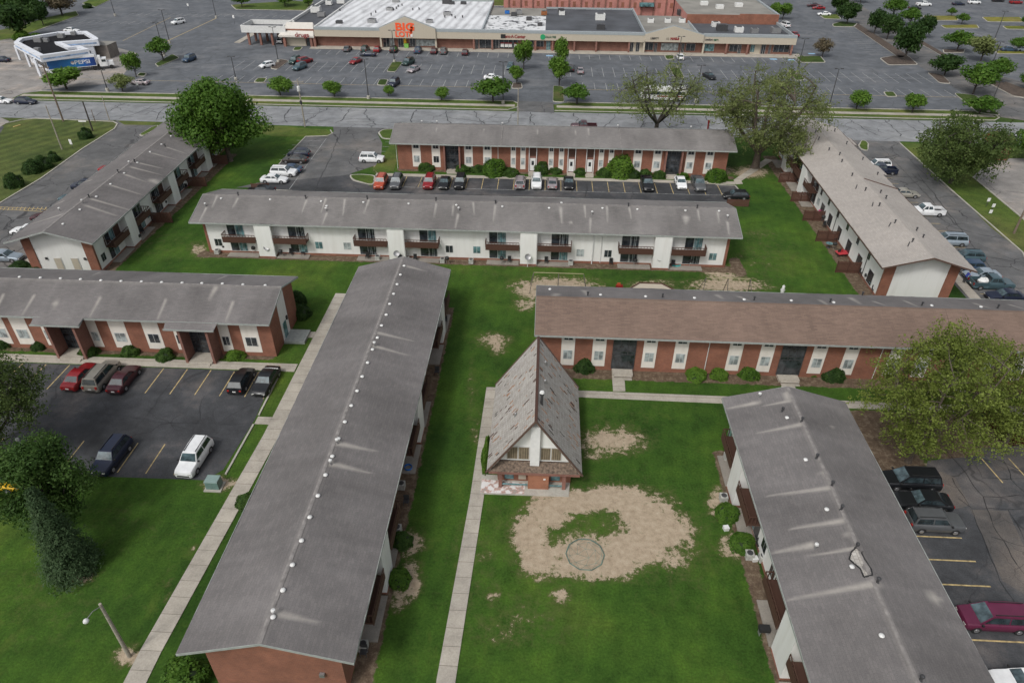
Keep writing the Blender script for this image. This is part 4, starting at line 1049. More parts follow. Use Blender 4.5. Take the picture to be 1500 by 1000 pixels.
    def patio_side(s, sd, centers, wins=True, dark=False, half=4.9, bw=1.15):
        y = s.WH-s.over[0 if sd < 0 else 1]; ov = s.WH-y
        Y = lambda d: sd*(y+d)
        for ci, c in enumerate(centers):
            b = MB(); b.span(c-bw, c+bw, Y(0.0), Y(ov-.06), .0, s.eave-.16); b.m = 1; b.span(c-bw-.015, c+bw+.015, Y(0), Y(ov-.04), .0, .22)
            b.build('stair_bay', [M['siding'], M['brick']], s.r)
            d = MB(); d.tube((c+bw+.07, Y(ov-.1), .1), (c+bw+.07, Y(ov-.1), s.eave-.2), .045, .045, 6); d.build('downpipe', M['frame'], s.r)
            for k in (-1, 1):
                x0, x1 = c+k*(bw+.14), c+k*(bw+half)
                a, e = min(x0, x1), max(x0, x1)
                f = MB(); f.span(a, e, Y(.0), Y(ov-.02), 2.45, 2.62); f.span(a, e, Y(ov-.02), Y(ov+.05), 2.32, 2.78)
                bo = f.build('balcony', M['wood'], s.r)
                r = MB(); r.span(a, e, Y(ov-.03), Y(ov+.03), 3.48, 3.56)
                r.span(a, e, Y(ov+.0), Y(ov+.03), 2.78, 3.20)
                n = int((e-a)/.42)
                for i in range(n+1): xx = a+(e-a)*i/n; r.span(xx-.025, xx+.025, Y(ov-.02), Y(ov+.02), 2.7, 3.5)
                ex = e if k > 0 else a
                r.span(ex-.04, ex+.04, Y(0), Y(ov), 3.48, 3.56)
                for i in range(4): yy = ov*i/4; r.span(ex-.03, ex+.03, Y(yy), Y(yy+.06), 2.6, 3.5)
                r.build('railing', M['wood'], bo)
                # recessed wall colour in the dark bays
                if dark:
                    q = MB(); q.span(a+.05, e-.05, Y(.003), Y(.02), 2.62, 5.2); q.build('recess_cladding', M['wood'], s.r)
                dx = (a+e)/2+k*.75
                for z0, gm in ((.34, ('glass_teal', 'glass')[(ci+k+3) % 2]), (2.66, ('glass', 'glass_teal')[(ci*2+k+3) // 2 % 2])):
                    m = MB(); m.span(dx-1.25, dx+1.25, Y(0), Y(.05), z0, z0+2.05); do = m.build('sliding_door', M['frame'], s.r)
                    p = MB(); p.span(dx-1.17, dx-.03, Y(.051), Y(.06), z0+.08, z0+1.97); p.m = 1; p.span(dx+.03, dx+1.17, Y(.051), Y(.075), z0+.08, z0+1.97)
                    for j in range(5):
                        p.m = 2; xx = dx+.10+j*.21
                        if (ci+j+k) % 3: p.span(xx, xx+.06, Y(.076), Y(.08), z0+.1, z0+1.95)
                    p.build('pane', [M['glass'], M[gm], M['glass_pale']], do)
                if wins:
                    for wx in (k*(bw+half+1.35),):
                        s.win(s.r, sd, y, c+wx, 1.65, 1.0, 1.05, ('glass_pale', 'glass_teal', 'glass')[(ci+k) % 3])
                        v = MB(); v.span(c+wx-.42, c+wx+.42, Y(0), Y(.05), 4.78, 4.98); v.build('upper_vent', M['black'], s.r)
            # concrete patios
        for ci, c in enumerate(centers):
            for k in (-1, 1):
                x0, x1 = c+k*(bw+.2), c+k*(bw+half-.1); a, e = min(x0, x1), max(x0, x1)
                m = MB(); m.span(a, e, Y(0), Y(ov+(s.slab_d)), 0, .12); m.build('patio_slab', M['patio'], s.r)
    def panel(s, sd, x, w=1.5, gm='glass_pale', wx=0, high=True, full=True):
        y = s.WH-s.over[0 if sd < 0 else 1]
        m = MB(); m.span(x-w/2, x+w/2, sd*y, sd*(y+.035), .55, s.eave-.12); o = m.build('window_panel', M['panel'], s.r)
        yy = y+.036
        s.win(o, sd, yy, x+wx, 2.05, w*.62, 1.15, gm)
        if high: s.win(o, sd, yy, x+wx, 4.55, w*.62, .95, 'glass')
    def entry(s, sd, x, w=2.7, fins=True, steps=True, bump_d=0):
        y = s.WH-s.over[0 if sd < 0 else 1]; Y = lambda d: sd*(y+d); top = s.eave-.1
        m = MB(); m.span(x-w/2, x+w/2, Y(.0), Y(.06), .3, top-.1); o = m.build('entrance', M['glass'], s.r)
        f = MB()
        for t in (0, .33, .67, 1): xx = x-w/2+w*t; f.span(xx-.04, xx+.04, Y(.061), Y(.11), .3, top-.1)
        for z in (.34, 2.35, 2.75, 3.9): f.span(x-w/2, x+w/2, Y(.061), Y(.10), z-.05, z+.05)
        f.build('mullions', M['metal_dark'], o)
        d = MB(); d.span(x-.45, x+.45, Y(.11), Y(.14), .36, 2.28); d.build('door', M['glass'], o)
        if fins:
            for k in (-1, 1):
                b = MB(); b.span(x+k*(w/2), x+k*(w/2+.28), Y(0), Y((1.0+bump_d)), 0, s.rz_at(y+1.0+bump_d)-.16); b.build('entry_fin', M['brick_pale'], s.r)
        if steps:
            p = MB(); p.span(x-w/2+.1, x+w/2-.1, Y(0), Y(1.1+bump_d), 0, .30)
            for i in range(2): p.span(x-w/2+.25, x+w/2-.25, Y(1.1+bump_d+i*.35), Y(1.1+bump_d+(i+1)*.35), 0, .2-.1*i)
            p.build('entry_steps', M['walk'], s.r)

def xs_on(b, y_world, zz, pxs, off=0):
    """local x positions on a facade plane from picture columns"""
    out = []
    for px, py in pxs: out.append(b.loc(plane_y(px, py, y_world)[0], y_world)[0])
    return out

# --- middle building: white patio side towards the camera
b = Apt('long grey roofed white building across the middle, with balconies over a row of patios', (-10.95, 92.8), 0, 77.4, roof='shingle_s', eo=1.4)
b.streaks((301.7,306,292.7,325),(318,287,311,304),(348.5,290,341,305),(449,292.5,442,312),(477,291.6,471,310),(505,292,502.5,315),(479,312.3,472,330),(540,293.4,533,313),
 (639,298,636,318),(664,300.7,662.7,316.7),(693.3,298,694.7,314),(671,315,666.7,336.7,1.2),(725.3,302,722.7,324.7),(821.3,305,823,328,1.5),(856.4,302.3,857.7,318),(865,322,864,343,1.1),(889,302,890,326),(921.7,304.5,924.5,320),
 (1005,319.5,1004,327,3),(1022.5,307.3,1024.4,324),(1051.5,311,1053,326),(1065.5,326,1068,344.7,1.1),(837,327.5,838,328,2), w=(.26,.14), k=.9)
b.vents([(324,291),(396,292.5),(470.5,295.2),(532.5,296.5),(478.5,302.5),(598.7,298.5),(668.5,300.7),(736,302.8),(804.3,305),(822.4,297.6),(882.5,305),(933.5,306.8),(1003.9,308.6),(1053.3,309.2)])
b.vents([(349,286.2),(448,290.7),(538,291.4),(638.7,294),(725.9,298),(920.4,302.1),(1021,305)], 'pipe')
b.vents([(301.5,303),(478,310),(672,309),(867.2,314.8),(1065.1,320.4)], 'stack')
b.build_roof(); yw = b.wall(-1, 'siding'); b.wall(1, 'brick'); b.end(-1, 'siding'); b.end(1, 'siding')
cs = xs_on(b, 87.0, 0, [(387,350),(580,355),(774,358),(971,362)])
b.patio_side(-1, cs)
for x in np.arange(-34, 36, 4.9): b.panel(1, float(x))
m = MB()
xj = b.loc(plane_y(868, 365, 88.1)[0], 88)[0]
m.span(xj-.07, xj+.07, -4.75, -4.9, 0, 5.2); m.build('downpipe', M['metal_white'], b.r)
m = MB(); m.tube((xj+1.2, -4.78, .2), (xj+1.2, -4.78, 5.1), .05, .05, 6); m.build('downpipe', M['metal_white'], b.r)
MID = b

# --- brick row building by the road
b = Apt('brick two storey building with white window strips facing its own row of parked cars', (3.3, 127.0), .0, 62.2, over=(1.3, 1.2), roof='shingle_s', eo=1.1)
b.streaks((787.5,189,787,199.7,.9),(843,190,843.4,201,.9),(861.8,189,862.3,201,.9),(709,188,708,196,.6),(640,187,638,196,.5), w=(.3,.2), k=.75)
b.vents([(618,181),(640,180.8),(736,183.5),(1012,188),(905,187)], 'stack'); b.build_roof()
b.wall(-1, 'brick'); b.wall(1, 'siding'); b.end(-1, 'brick'); b.end(1, 'brick')
Y0 = 122.35
for a in ((610.5,232),(639,232),(686.5,233),(714,234),(751.8,236),(766,236),(807,237),(822,237),(880,239),(894.5,239),(933,240),(961.5,241),(1009.5,243),(1037,244)):
    x = xs_on(b, Y0, 0, [a])[0]; small = a[0] in (751.8, 766, 807, 822, 880, 894.5); b.panel(-1, x, .95 if small else 1.55, 'glass' if a[0] in (639, 894.5) else 'glass_pale')
for a in ((663,230,2.5),(985,240,2.6)): b.entry(-1, xs_on(b, Y0, 0, [a[:2]])[0], a[2])
for a in ((780.5,235),(837,238),(864,239)):
    x = xs_on(b, Y0, 0, [a])[0]; y = b.WH-b.over[0]
    m = MB(); m.span(x-.75, x+.75, -y, -(y+.04), .35, 5.1); o = m.build('house_door_panel', M['brick_pale'], b.r)
    d = MB(); d.span(x-.5, x+.5, -(y+.041), -(y+.08), .35, 2.7); d.m = 1; d.span(x-.22, x+.22, -(y+.081), -(y+.09), 1.4, 2.2); d.build('door', [M['white'], M['glass']], o)
    d = MB(); d.span(x-.6, x+.6, -(y+.041), -(y+.07), 3.1, 4.9); d.build('upper_panel', M['wood'], o)
    for k in (-1, 1):
        d = MB(); d.span(x+k*.62, x+k*.74, -(y+.041), -(y+.30), .3, 5.05); d.build('door_post', M['white'], o)
    p = MB(); p.span(x-.75, x+.75, -y-.3, -y-1.6, 0, .28); p.span(x-.7, x+.7, -y-1.6, -y-2.0, 0, .16); p.build('entry_steps', M['walk'], b.r)
for x in (-30.2, -11.5, 11.0):
    m = MB(); m.tube((x, -(b.WH-1.3)-.06, .1), (x, -(b.WH-1.3)-.06, 5.0), .045, .045, 6); m.build('downpipe', M['metal_white'], b.r)
for x in (-10.9, 10.6):
    p_ = [(x, -.1, b.ridge+.03), (x, -b.WH, b.eave+.04)]; m = MB(); m.tube(p_[0], p_[1], .07, .07, 4); m.build('roof_seam', M['ridge'], b.r)
NROW = b

# --- southwest brick row with projecting porches
L = 62; b = Apt('brick building at the left with two roofed entrance porches above the southwest lot', (-29.7-L/2, 67.4), 0, L, WH=5.35, over=(1.25, 1.2), bumps=())
pe = [b.loc(plane_y(a, c, 62.6)[0], 62)[0] for a, c in ((93,470),(286,478),(-75,465),(-260,460))]
b.bumps = tuple((-1, x-2.85, x+2.85, 1.05) for x in pe)
b.streaks((50.3,432.7,34,460,1),(82,444,82,448,2),(147,436,132.6,463.3,1),(243,438.5,231,467.7,1),(316,421,307.7,436,1.6),(341,443,331.5,468.4,1),(330,404,318,409,1),(146,399,136,403,.9),(5,431,-8,458,1), w=(.3,.22), k=.8)
b.vents([(29,406.3),(59.5,407.3),(89,408.3),(118.3,409.6),(148,411.4),(177.5,412.4),(207.5,413),(237,414),(267,414.8),(296,415.4),(326,416),(356,417.4),(388.7,418.5)])
b.build_roof(); b.wall(-1, 'brick'); b.wall(1, 'brick'); b.end(1, 'brick'); b.end(-1, 'brick')
Y0 = 63.3
for (a, w, g) in (((32,484),1.9,'glass_pale'),((69,486),.95,'glass_pale'),((139,489),1.15,'glass_pale'),((176,490),1.9,'glass_pale'),((225,492),1.9,'glass'),((263,494),1.0,'glass'),((331,496),1.2,'glass'),((368,497),2.0,'glass')):
    b.panel(-1, xs_on(b, Y0, 0, [a])[0], w, g, high=False)
for i, x in enumerate(pe): b.entry(-1, x+.1, 2.9, bump_d=.9)
for a in ((0,480),(-40,480),(-120,478)): b.panel(-1, xs_on(b, Y0, 0, [a])[0], 1.5, high=False)
# the white strip, door and canopy on the east gable
m = MB(); m.span(L/2-.5, L/2-.44, -1.3, 1.0, .3, 6.2); o = m.build('gable_strip', M['siding'], b.r)
m = MB(); m.span(L/2-.44, L/2-.38, -.9, .1, .3, 2.4); m.build('door', M['glass_teal'], o)
m = MB(); m.span(L/2-.45, L/2+2.0, -1.5, 1.1, .0, .34); m.build('porch_slab', M['fascia'], b.r)
m = MB(); m.span(L/2-.44, L/2-.30, .35, .65, 2.2, 2.7); m.build('wall_lamp', M['black'], b.r)
SW = b

# --- east row: brown front slope, grey rear slope
L = 84; b = Apt('long brown roofed brick building at the right, grey on its rear slope', (-.25+L/2, 67.1), .0, L, WH=5.35, ridge=7.0, over=(1.2, 1.3), roof='shingle_brown', roof_b='shingle')
b.streaks((815,431,811,435,2),(856,426,860,432,1.4),(1051,432,1058,437,1.6),(1083,434,1097,440,1.2),(1202,440,1213,447,1.2),(1247,437,1260,445,1.4),(1281,442,1296,447,1),(1326,441,1344,449,1),(1428,444,1450,451,1),(1480,446,1500,452,1), w=(.4,.25), k=.8)
b.vents([(879.7,432.3),(945.7,434.7),(1017.3,437),(805.5,424),(1090,439.3),(1159,440.8),(1221,443.5),(1364.5,448),(1436.6,450)]); b.vents([(860.9,433),(970.4,435.6),(1104.4,439.8),(1215.5,443),(1350,447.7),(1461,451.5),(1263,432.5)], 'pipe')
b.build_roof(); b.wall(-1, 'brick'); b.wall(1, 'brick'); b.end(-1, 'brick'); b.end(1, 'brick')
Y0 = 62.95
for a in ((832,510),(877.5,513),(951.5,517),(997,518),(1076,521),(1122,522),(1198,525),(1244,527),(1310,528),(1352,529),(1451,532),(1494,533),(1560,535)):
    b.panel(-1, xs_on(b, Y0, 0, [a])[0], 1.5, 'glass_pale')
for a in ((914,515),(1160,523),(1404,530)): b.entry(-1, xs_on(b, Y0, 0, [a])[0], 2.5, fins=False)
for a in (1036, 1290):
    x = xs_on(b, Y0, 0, [(a, 520)])[0]; m = MB(); m.tube((x, -4.22, .1), (x, -4.22, 5.0), .05, .05, 6); m.build('downpipe', M['frame'], b.r)
EAST = b

# --- centre north-south building
b = Apt('big grey roofed brick building in the centre left, its ridge pointing away from the camera', (-16.95, 49.75), 90, 51.7, WH=5.85, ridge=7.0, over=(1.25, 1.25), eo=.9)
b.streaks((599,390.6,623,397,1.3),(554.6,487.5,604,499,1.2),(549.5,507,600,521,1.2),(494.6,649,550,660.5,1.4),(485.6,678.5,541,692,1.4),(408,898,466,912,1.3), w=(.36,.10), k=1)
b.vents([(592,390),(586.6,403),(581.8,417),(576.7,431),(570.9,445.7),(565.8,461.6),(559,477.3),(553,495),(545.8,512.3),(538.6,531.7),(530.8,552),(523.3,573),(514.8,594.5),(505.3,618.3),(496,643),(487,668.7),(477,696),(466,726.4),(454,757.7),(442,792),(428.7,827.5),(414.7,864.6),(400.3,903.9)])
b.vents([(494.5,649.5),(485,680),(402,900),(549,507)], 'stack')
b.build_roof(); b.wall(-1, 'brick'); b.wall(1, 'brick'); b.end(-1, 'brick'); b.end(1, 'brick')
cc = [b.loc(-11, y)[0] for y in (68.0, 50.9, 33.8)]
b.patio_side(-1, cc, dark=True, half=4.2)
for x in np.arange(-22, 24, 5.2): b.panel(1, float(x))
m = MB(); m.box((-b.L/2+.9-.12, -3.1, 2.2), (.2, .35, .35)); m.build('wall_lamp', M['metal'], b.r)
CTR = b

# --- south-east building
b = Apt('grey roofed building at the lower right with a torn patch near its ridge', (23.9, 26.0), 90, 52.4, WH=5.85, ridge=7.0, over=(1.25, 1.25), eo=.9)
b.streaks((1108,590,1064,599,1.2),(1156,587,1117,595,.9),(1172,621.6,1112,634,1.2),(1216,714,1128,725,1.1),(1233.6,762.5,1156,774,1.2),(1189,797.7,1130,809,1.5),(1255,802,1185,814,.8),(1284,855,1157,877,1.4),(1369,875,1378,877,2.5),(1207,692,1211,697,1.3),(1221,625,1223,630,.8),(1244,782,1248,790,1.2),(1152,577,1155,590,1.3), w=(.34,.12), k=.95)
b.vents([(1152.7,612),(1180,673.5),(1210.8,746.2),(1247.7,830.2),(1291,931)]); b.vents([(1111.7,582),(1194,803)], 'stack'); b.vents([(1174.3,617.2),(1218.3,711),(1285,852.6),(1254.3,802),(1145.6,602.7),(1232,746),(1348,996),(1196,671)], 'pipe')
b.build_roof(); b.wall(-1, 'brick'); b.wall(1, 'siding'); b.end(-1, 'brick'); b.end(1, 'brick')
cc = [b.loc(19, y)[0] for y in (44.4, 28.4, 12.4)]
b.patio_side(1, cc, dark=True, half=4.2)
for x in np.arange(-22, 24, 5.2): b.panel(-1, float(x))
pts = [b.roof_pt(1040+u/2.272, 560+v/2.272) for u, v in ((463,588),(470,565),(488,548),(500,560),(515,590),(535,620),(540,642),(512,648),(500,620),(478,602))]
m = MB(); m.face([(p[0], p[1], p[2]+.035) for p in pts][::-1]); o = m.build('torn_roof_patch', M['shake'], b.r)
mm = [(p[0], p[1], p[2]+.05) for p in pts]; r_ = MB()
for i in range(len(mm)):
    r_.tube(mm[i], mm[(i+1) % len(mm)], .06, .05, 5)
r_.build('tar_edge', M['black'], o)
m = MB(); m.box((pts[3][0]+.1, pts[3][1], pts[3][2]+.12), (.5, .3, .1), .4); m.build('loose_shingle', M['shingle'], b.r)
RIGHT = b

# --- north-west building (white gable), a little turned
b = Apt('long grey roofed building at the left with a white gable holding two doors', (-66.55, 106.4), 90+2.3, 54.0, WH=5.95, ridge=7.0, over=(1.25, 1.25), eo=1.6)
q = lambda u, v: (u/3.75, 160+v/3.75)
b.streaks(*[(*q(a, c), *q(e, f), k) for a, c, e, f, k in ((920,210,1025,245,1),(830,240,985,280,1),(770,297,890,325,1.2),(720,318,880,360,1.2),(690,360,800,400,1.3),(610,418,775,470,1),(510,495,715,555,1.2),(475,530,640,585,1.3),(330,580,160,632,1.3),(500,390,430,410,1),(350,505,300,525,1),(845,395,865,410,3.5),(1030,150,1060,165,1))], w=(.32,.16), k=.9)
b.vents([q(*a) for a in ((992,107),(940,150),(888,195),(825,236),(755,295),(683,353),(608,413),(530,482),(440,553),(347,632))]); b.vents([q(*a) for a in ((908,206),(740,290),(650,348),(490,485))], 'pipe'); b.vents([q(*a) for a in ((712,303),(455,515),(330,560),(987,130))], 'stack')
b.build_roof(); b.wall(-1, 'siding'); b.wall(1, 'brick'); b.end(-1, 'siding'); b.end(1, 'siding')
cc = [b.loc(-61, y)[0] for y in (89.8, 104.8, 119.5)]
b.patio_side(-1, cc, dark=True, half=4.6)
for x in np.arange(-22, 24, 5.2): b.panel(1, float(x))
for u in (-1.35, 1.35):
    yy = {-1.35: .75, 1.35: -1.6}[u]
    m = MB(); m.span(-b.L/2+1.6, -b.L/2+1.54, yy-.55, yy+.55, .1, 2.3); o = m.build('gable_door', M['frame'], b.r)
    m = MB(); m.span(-b.L/2+1.54, -b.L/2+1.51, yy-.46, yy+.46, .1, 2.2); m.build('door_leaf', M['tan_stucco'], o)
for yy in (2.2, -3.1):
    m = MB(); m.box((-b.L/2+1.5, yy, 2.2), (.2, .25, .3)); m.build('wall_lamp', M['black'], b.r)
NW = b

# --- north-east building, new tan shingles
b = Apt('pale tan roofed building at the upper right with a blank white gable', (50.2, 107.6), 90-1.3, 56.6, WH=5.85, ridge=7.0, over=(1.25, 1.25), roof='shingle_tan', eo=1.6)
q = lambda u, v: (1100+u/3.7025, 170+v/3.7025)
e1 = b.loc(*G(1253, 214, 5.0)); e2 = b.loc(*G(1300, 258, 5.0))
b.bumps = ((-1, e1[0], e1[0]+4.2, .9), (-1, e2[0], e2[0]+4.2, .9))
b.vents([q(*a) for a in ((350,90),(367,128),(422,187),(480,212),(492,250),(547,325),(620,404),(695,488),(780,580),(875,682),(453,83),(518,152),(605,238),(685,320),(702,418),(731,448),(897,622),(932,660))], 'pipe')
b.vents([q(378,42)])
for (u1, v1, u2, v2) in ((568,395,575,375),(657,490,662,470),(747,600,758,580),(850,708,860,685)):
    p = b.roof_pt(*q(u1, v1)); r2 = b.roof_pt(*q(u2, v2)); m = MB(); m.tube((p[0], p[1], p[2]+.04), (r2[0], r2[1], r2[2]+.06), .07, .07, 6); m.build('roof_conduit', M['metal_dark'], b.r)
b.build_roof(); b.wall(-1, 'brick'); b.wall(1, 'siding'); b.end(-1, 'siding'); b.end(1, 'siding')
p = b.roof_pt(*q(612,340)); r2 = b.roof_pt(*q(795,398))
m = MB(); m.tube((p[0], p[1], p[2]+.03), (r2[0], r2[1], r2[2]+.05), .10, .10, 6); m.build('roof_valley', M['fascia_dark'], b.r)
cc = [b.loc(45.4, y)[0] for y in (126.3, 115.2, 95.6)]
b.patio_side(1, cc[:2], dark=True, half=4.2)
y = b.WH-1.25
for yy in (84, 88.5, 93, 97.5, 102, 106):
    x = b.loc(46, yy)[0]
    s_ = MB(); s_.span(x-.9, x+.9, y, y+.05, .34, 2.35); o = s_.build('sliding_door', M['frame'], b.r)
    s_ = MB(); s_.span(x-.82, x+.82, y+.051, y+.06, .42, 2.27); s_.build('pane', M['glass'], o)
    b.win(b.r, 1, y, x+2.2, 3.4, .8, .9, 'glass')
for yy in (86.4, 99.8):
    x = b.loc(46, yy)[0]; m = MB(); m.tube((x, y+.06, .1), (x, y+.06, 5.0), .05, .05, 6); m.build('downpipe', M['black'], b.r)
for x in np.arange(-22, 24, 5.2): b.panel(-1, float(x))
for bb in b.bumps: b.entry(-1, (bb[1]+bb[2])/2, 2.6, bump_d=.8)
NE = b

# ------------------------------------------------------------------ A-frame clubhouse
def clubhouse():
    r = root('clubhouse', 'steep A-frame clubhouse with weathered shingles and a white gable, standing on the lawn', 'building', (.18, 50.6, 0), 0)
    W, y0, y1, ze, zr = 4.35, -6.3, 6.3, 2.15, 8.5
    for sd in (-1, 1):
        m = MB(); n = 24
        # the slope in its own local frame so that courses run level: keep x along the ridge
        L = math.hypot(W, zr-ze); a = math.atan2(zr-ze, W)
        me = MB(); me.face([(y0, -L/2, 0), (y1, -L/2, 0), (y1, L/2, 0), (y0, L/2, 0)]); me.face([(y0, -L/2, -.16), (y0, L/2, -.16), (y1, L/2, -.16), (y1, -L/2, -.16)])
        for q in ([(y0, -L/2, 0), (y0, L/2, 0), (y0, L/2, -.16), (y0, -L/2, -.16)], [(y1, -L/2, 0), (y1, -L/2, -.16), (y1, L/2, -.16), (y1, L/2, 0)], [(y0, -L/2, 0), (y0, -L/2, -.16), (y1, -L/2, -.16), (y1, -L/2, 0)]): me.face(q)
        o = me.build('roof', M['shake'], r, (sd*W/2, 0, (ze+zr)/2))
        ex = Vector((0, 1, 0)); ey = Vector((-sd*math.cos(a), 0, math.sin(a))); ez = ex.cross(ey)
        if ez.z < 0: ex = -ex; ez = ex.cross(ey)
        o.matrix_local = Matrix(((ex.x, ey.x, ez.x, sd*W/2), (ex.y, ey.y, ez.y, 0), (ex.z, ey.z, ez.z, (ze+zr)/2), (0, 0, 0, 1)))
        # lifted and missing shakes: thin strips running down the slope
        lo = MB()
        for k in range(70):
            u, v = rnd.uniform(-6.0, 6.0), rnd.uniform(-L/2+.3, L/2-.3); h_, w_ = rnd.uniform(.18, .8), rnd.uniform(.05, .12); lo.m = rnd.choice((0, 1, 1, 2))
            lo.box((u, v, .014), (w_, h_, .03))
        lo.build('lifted_shakes', [M['bark_dark'], M['rust2'], M['wood']], o)
    m = MB()
    m.span(-.12, .12, y0-.02, y1+.02, zr-.06, zr+.04); m.build('ridge_board', M['wood'], r)
    # rake boards
    for yy in (y0-.05, y1+.05):
        for sd in (-1, 1): m = MB(); m.tube((sd*(W+.05), yy, ze-.05), (0, yy, zr-.02), .10, .10, 4); m.build('rake_board', M['fascia_dark'], r)
    fy = y0+.85
    def tri(mb, hw, z0, zt, ya, yb):
        b = len(mb.v)
        for y in (ya, yb): mb.v += [(-hw, y, z0), (hw, y, z0), (0, y, zt)]
        mb.f += [(b, b+1, b+2), (b+3, b+5, b+4), (b, b+3, b+4, b+1), (b+1, b+4, b+5, b+2), (b+2, b+5, b+3, b)]; mb.mi += [0]*5
    k = W/(zr-ze)
    m = MB(); tri(m, (zr-.35-2.9)*k, 2.9, zr-.35, fy, fy+.15); m.build('gable_wall', M['siding'], r)
    m = MB(); tri(m, (zr-.35-2.4)*k, 2.4, zr-.35, y1-.35, y1-.2); m.build('rear_wall', M['siding'], r)
    m = MB(); m.span(-.42, .42, fy-.45, fy, 2.7, 7.4); m.build('chimney_panel', M['white'], r)
    for a, c, n in ((-2.5, -.55, 4), (.55, 2.35, 4)):
        m = MB(); m.span(a-.08, c+.08, fy-.05, fy, 3.05, 4.65); o = m.build('window', M['frame'], r)
        p = MB(); w = (c-a)/2
        p.span(a, a+w-.05, fy-.07, fy-.05, 3.13, 4.57); p.span(a+w+.05, c, fy-.07, fy-.05, 3.13, 4.57); p.m = 1
        for i in range(9): x = a+(c-a)*(i+.5)/9.2; p.span(x, x+.10, fy-.076, fy-.07, 3.2, 4.5) if i != 4 else None
        p.build('curtained_pane', [M['curtain'], M['curtain2']], o)
    # weathered skirt roof over the ground floor
    m = MB(); ss = [(-3.75, fy-.05, 2.85), (3.75, fy-.05, 2.85), (4.15, y0-.05, 2.25), (-4.15, y0-.05, 2.25)]; m.face(ss[::-1]); m.face([(x, y, z-.12) for x, y, z in ss]); m.face([ss[3], ss[2], (4.15, y0-.05, 2.1), (-4.15, y0-.05, 2.1)][::-1]); m.build('skirt_roof', M['wood_old'], r)
    m = MB(); m.span(-4.15, 4.15, y0-.1, y0-.02, 1.98, 2.22); m.build('beam', M['brick_pale'], r)
    m = MB(); m.span(-3.4, 3.4, y0+1.0, y1-.4, 0, 2.2); m.build('ground_floor', M['brick'], r)
    for x0, x1, g in ((-2.75, -1.9, 'glass_teal'), (-1.45, -.75, 'tan_stucco'), (1.55, 2.4, 'glass_teal')):
        m = MB(); m.span(x0, x1, y0+.93, y0+1.0, .35, 2.0); m.build('ground_window', M[g], r)
    m = MB(); m.span(-.55, 1.35, y0+.02, y0+1.0, 0, 2.02); m.build('brick_porch', M['brick_orange'], r)
    m = MB(); m.span(.85, 1.05, y0-.02, y0+.02, 1.35, 1.5); m.build('notice_plate', M['white'], r)
    for x in (-3.1, 2.75):
        m = MB(); m.span(x-.16, x+.16, y0+.05, y0+.35, 0, 2.0); m.build('porch_post', M['brick_pale'], r)
    for a, c in ((-3.0, -.6), (1.4, 2.7)):
        m = MB(); m.span(a, c, y0+.12, y0+.2, .42, .55); m.build('teal_rail', M['glass_teal'], r)
    # flue and little vents
    m = MB(); m.lathe([(.12, -.8), (.12, .9), (.2, .92), (.2, 1.1), (.02, 1.15)], (.45, -3.3, 8.0), 10); m.m = 1; m.lathe([(.24, 1.15), (.18, 1.3), (.02, 1.34)], (.45, -3.3, 8.0), 10); m.build('flue_pipe', [M['metal_dark'], M['metal_white']], r)
    for x, y, z in ((.75, .3, 7.5), (.75, 3.2, 7.5), (-1.9, -2.6, 5.8)):
        m = MB(); m.lathe([(.12, -.3), (.12, .25), (.04, .32)], (x, y, z), 8); m.build('roof_vent', M['metal'], r)
M['rust2'] = plain('bare_board', (.33, .17, .09), .85, var=.3)
M['curtain'] = plain('curtain_tan', (.22, .18, .12), .8, var=.2); M['curtain2'] = plain('curtain_fold', (.12, .095, .06), .8, var=.2)
M['wood_old'] = plain('mossy_shakes', (.13, .095, .07), .9, var=.6, scale=5)
M['brick_orange'] = brick('brick_orange', (.28, .105, .055), (.24, .09, .045), (.33, .2, .14))
clubhouse()
# paint peeling on the patio of the clubhouse
m, nt, bb = new_mat('peeling_paint'); v = coord(nt)
nt.links.new(ramp(nt, noise_t(nt, v, 1.6, 5, .7), [(.40, (.33, .30, .27)), (.46, (.45, .25, .20)), (.52, (.66, .64, .62)), (.8, (.72, .70, .69))]), bb.inputs['Base Color']); M['peel'] = m
sheet('peeling_paint', [(-4.7, 43.6), (-.7, 43.65), (-.6, 45.0), (-4.7, 45.3)], m, .104)
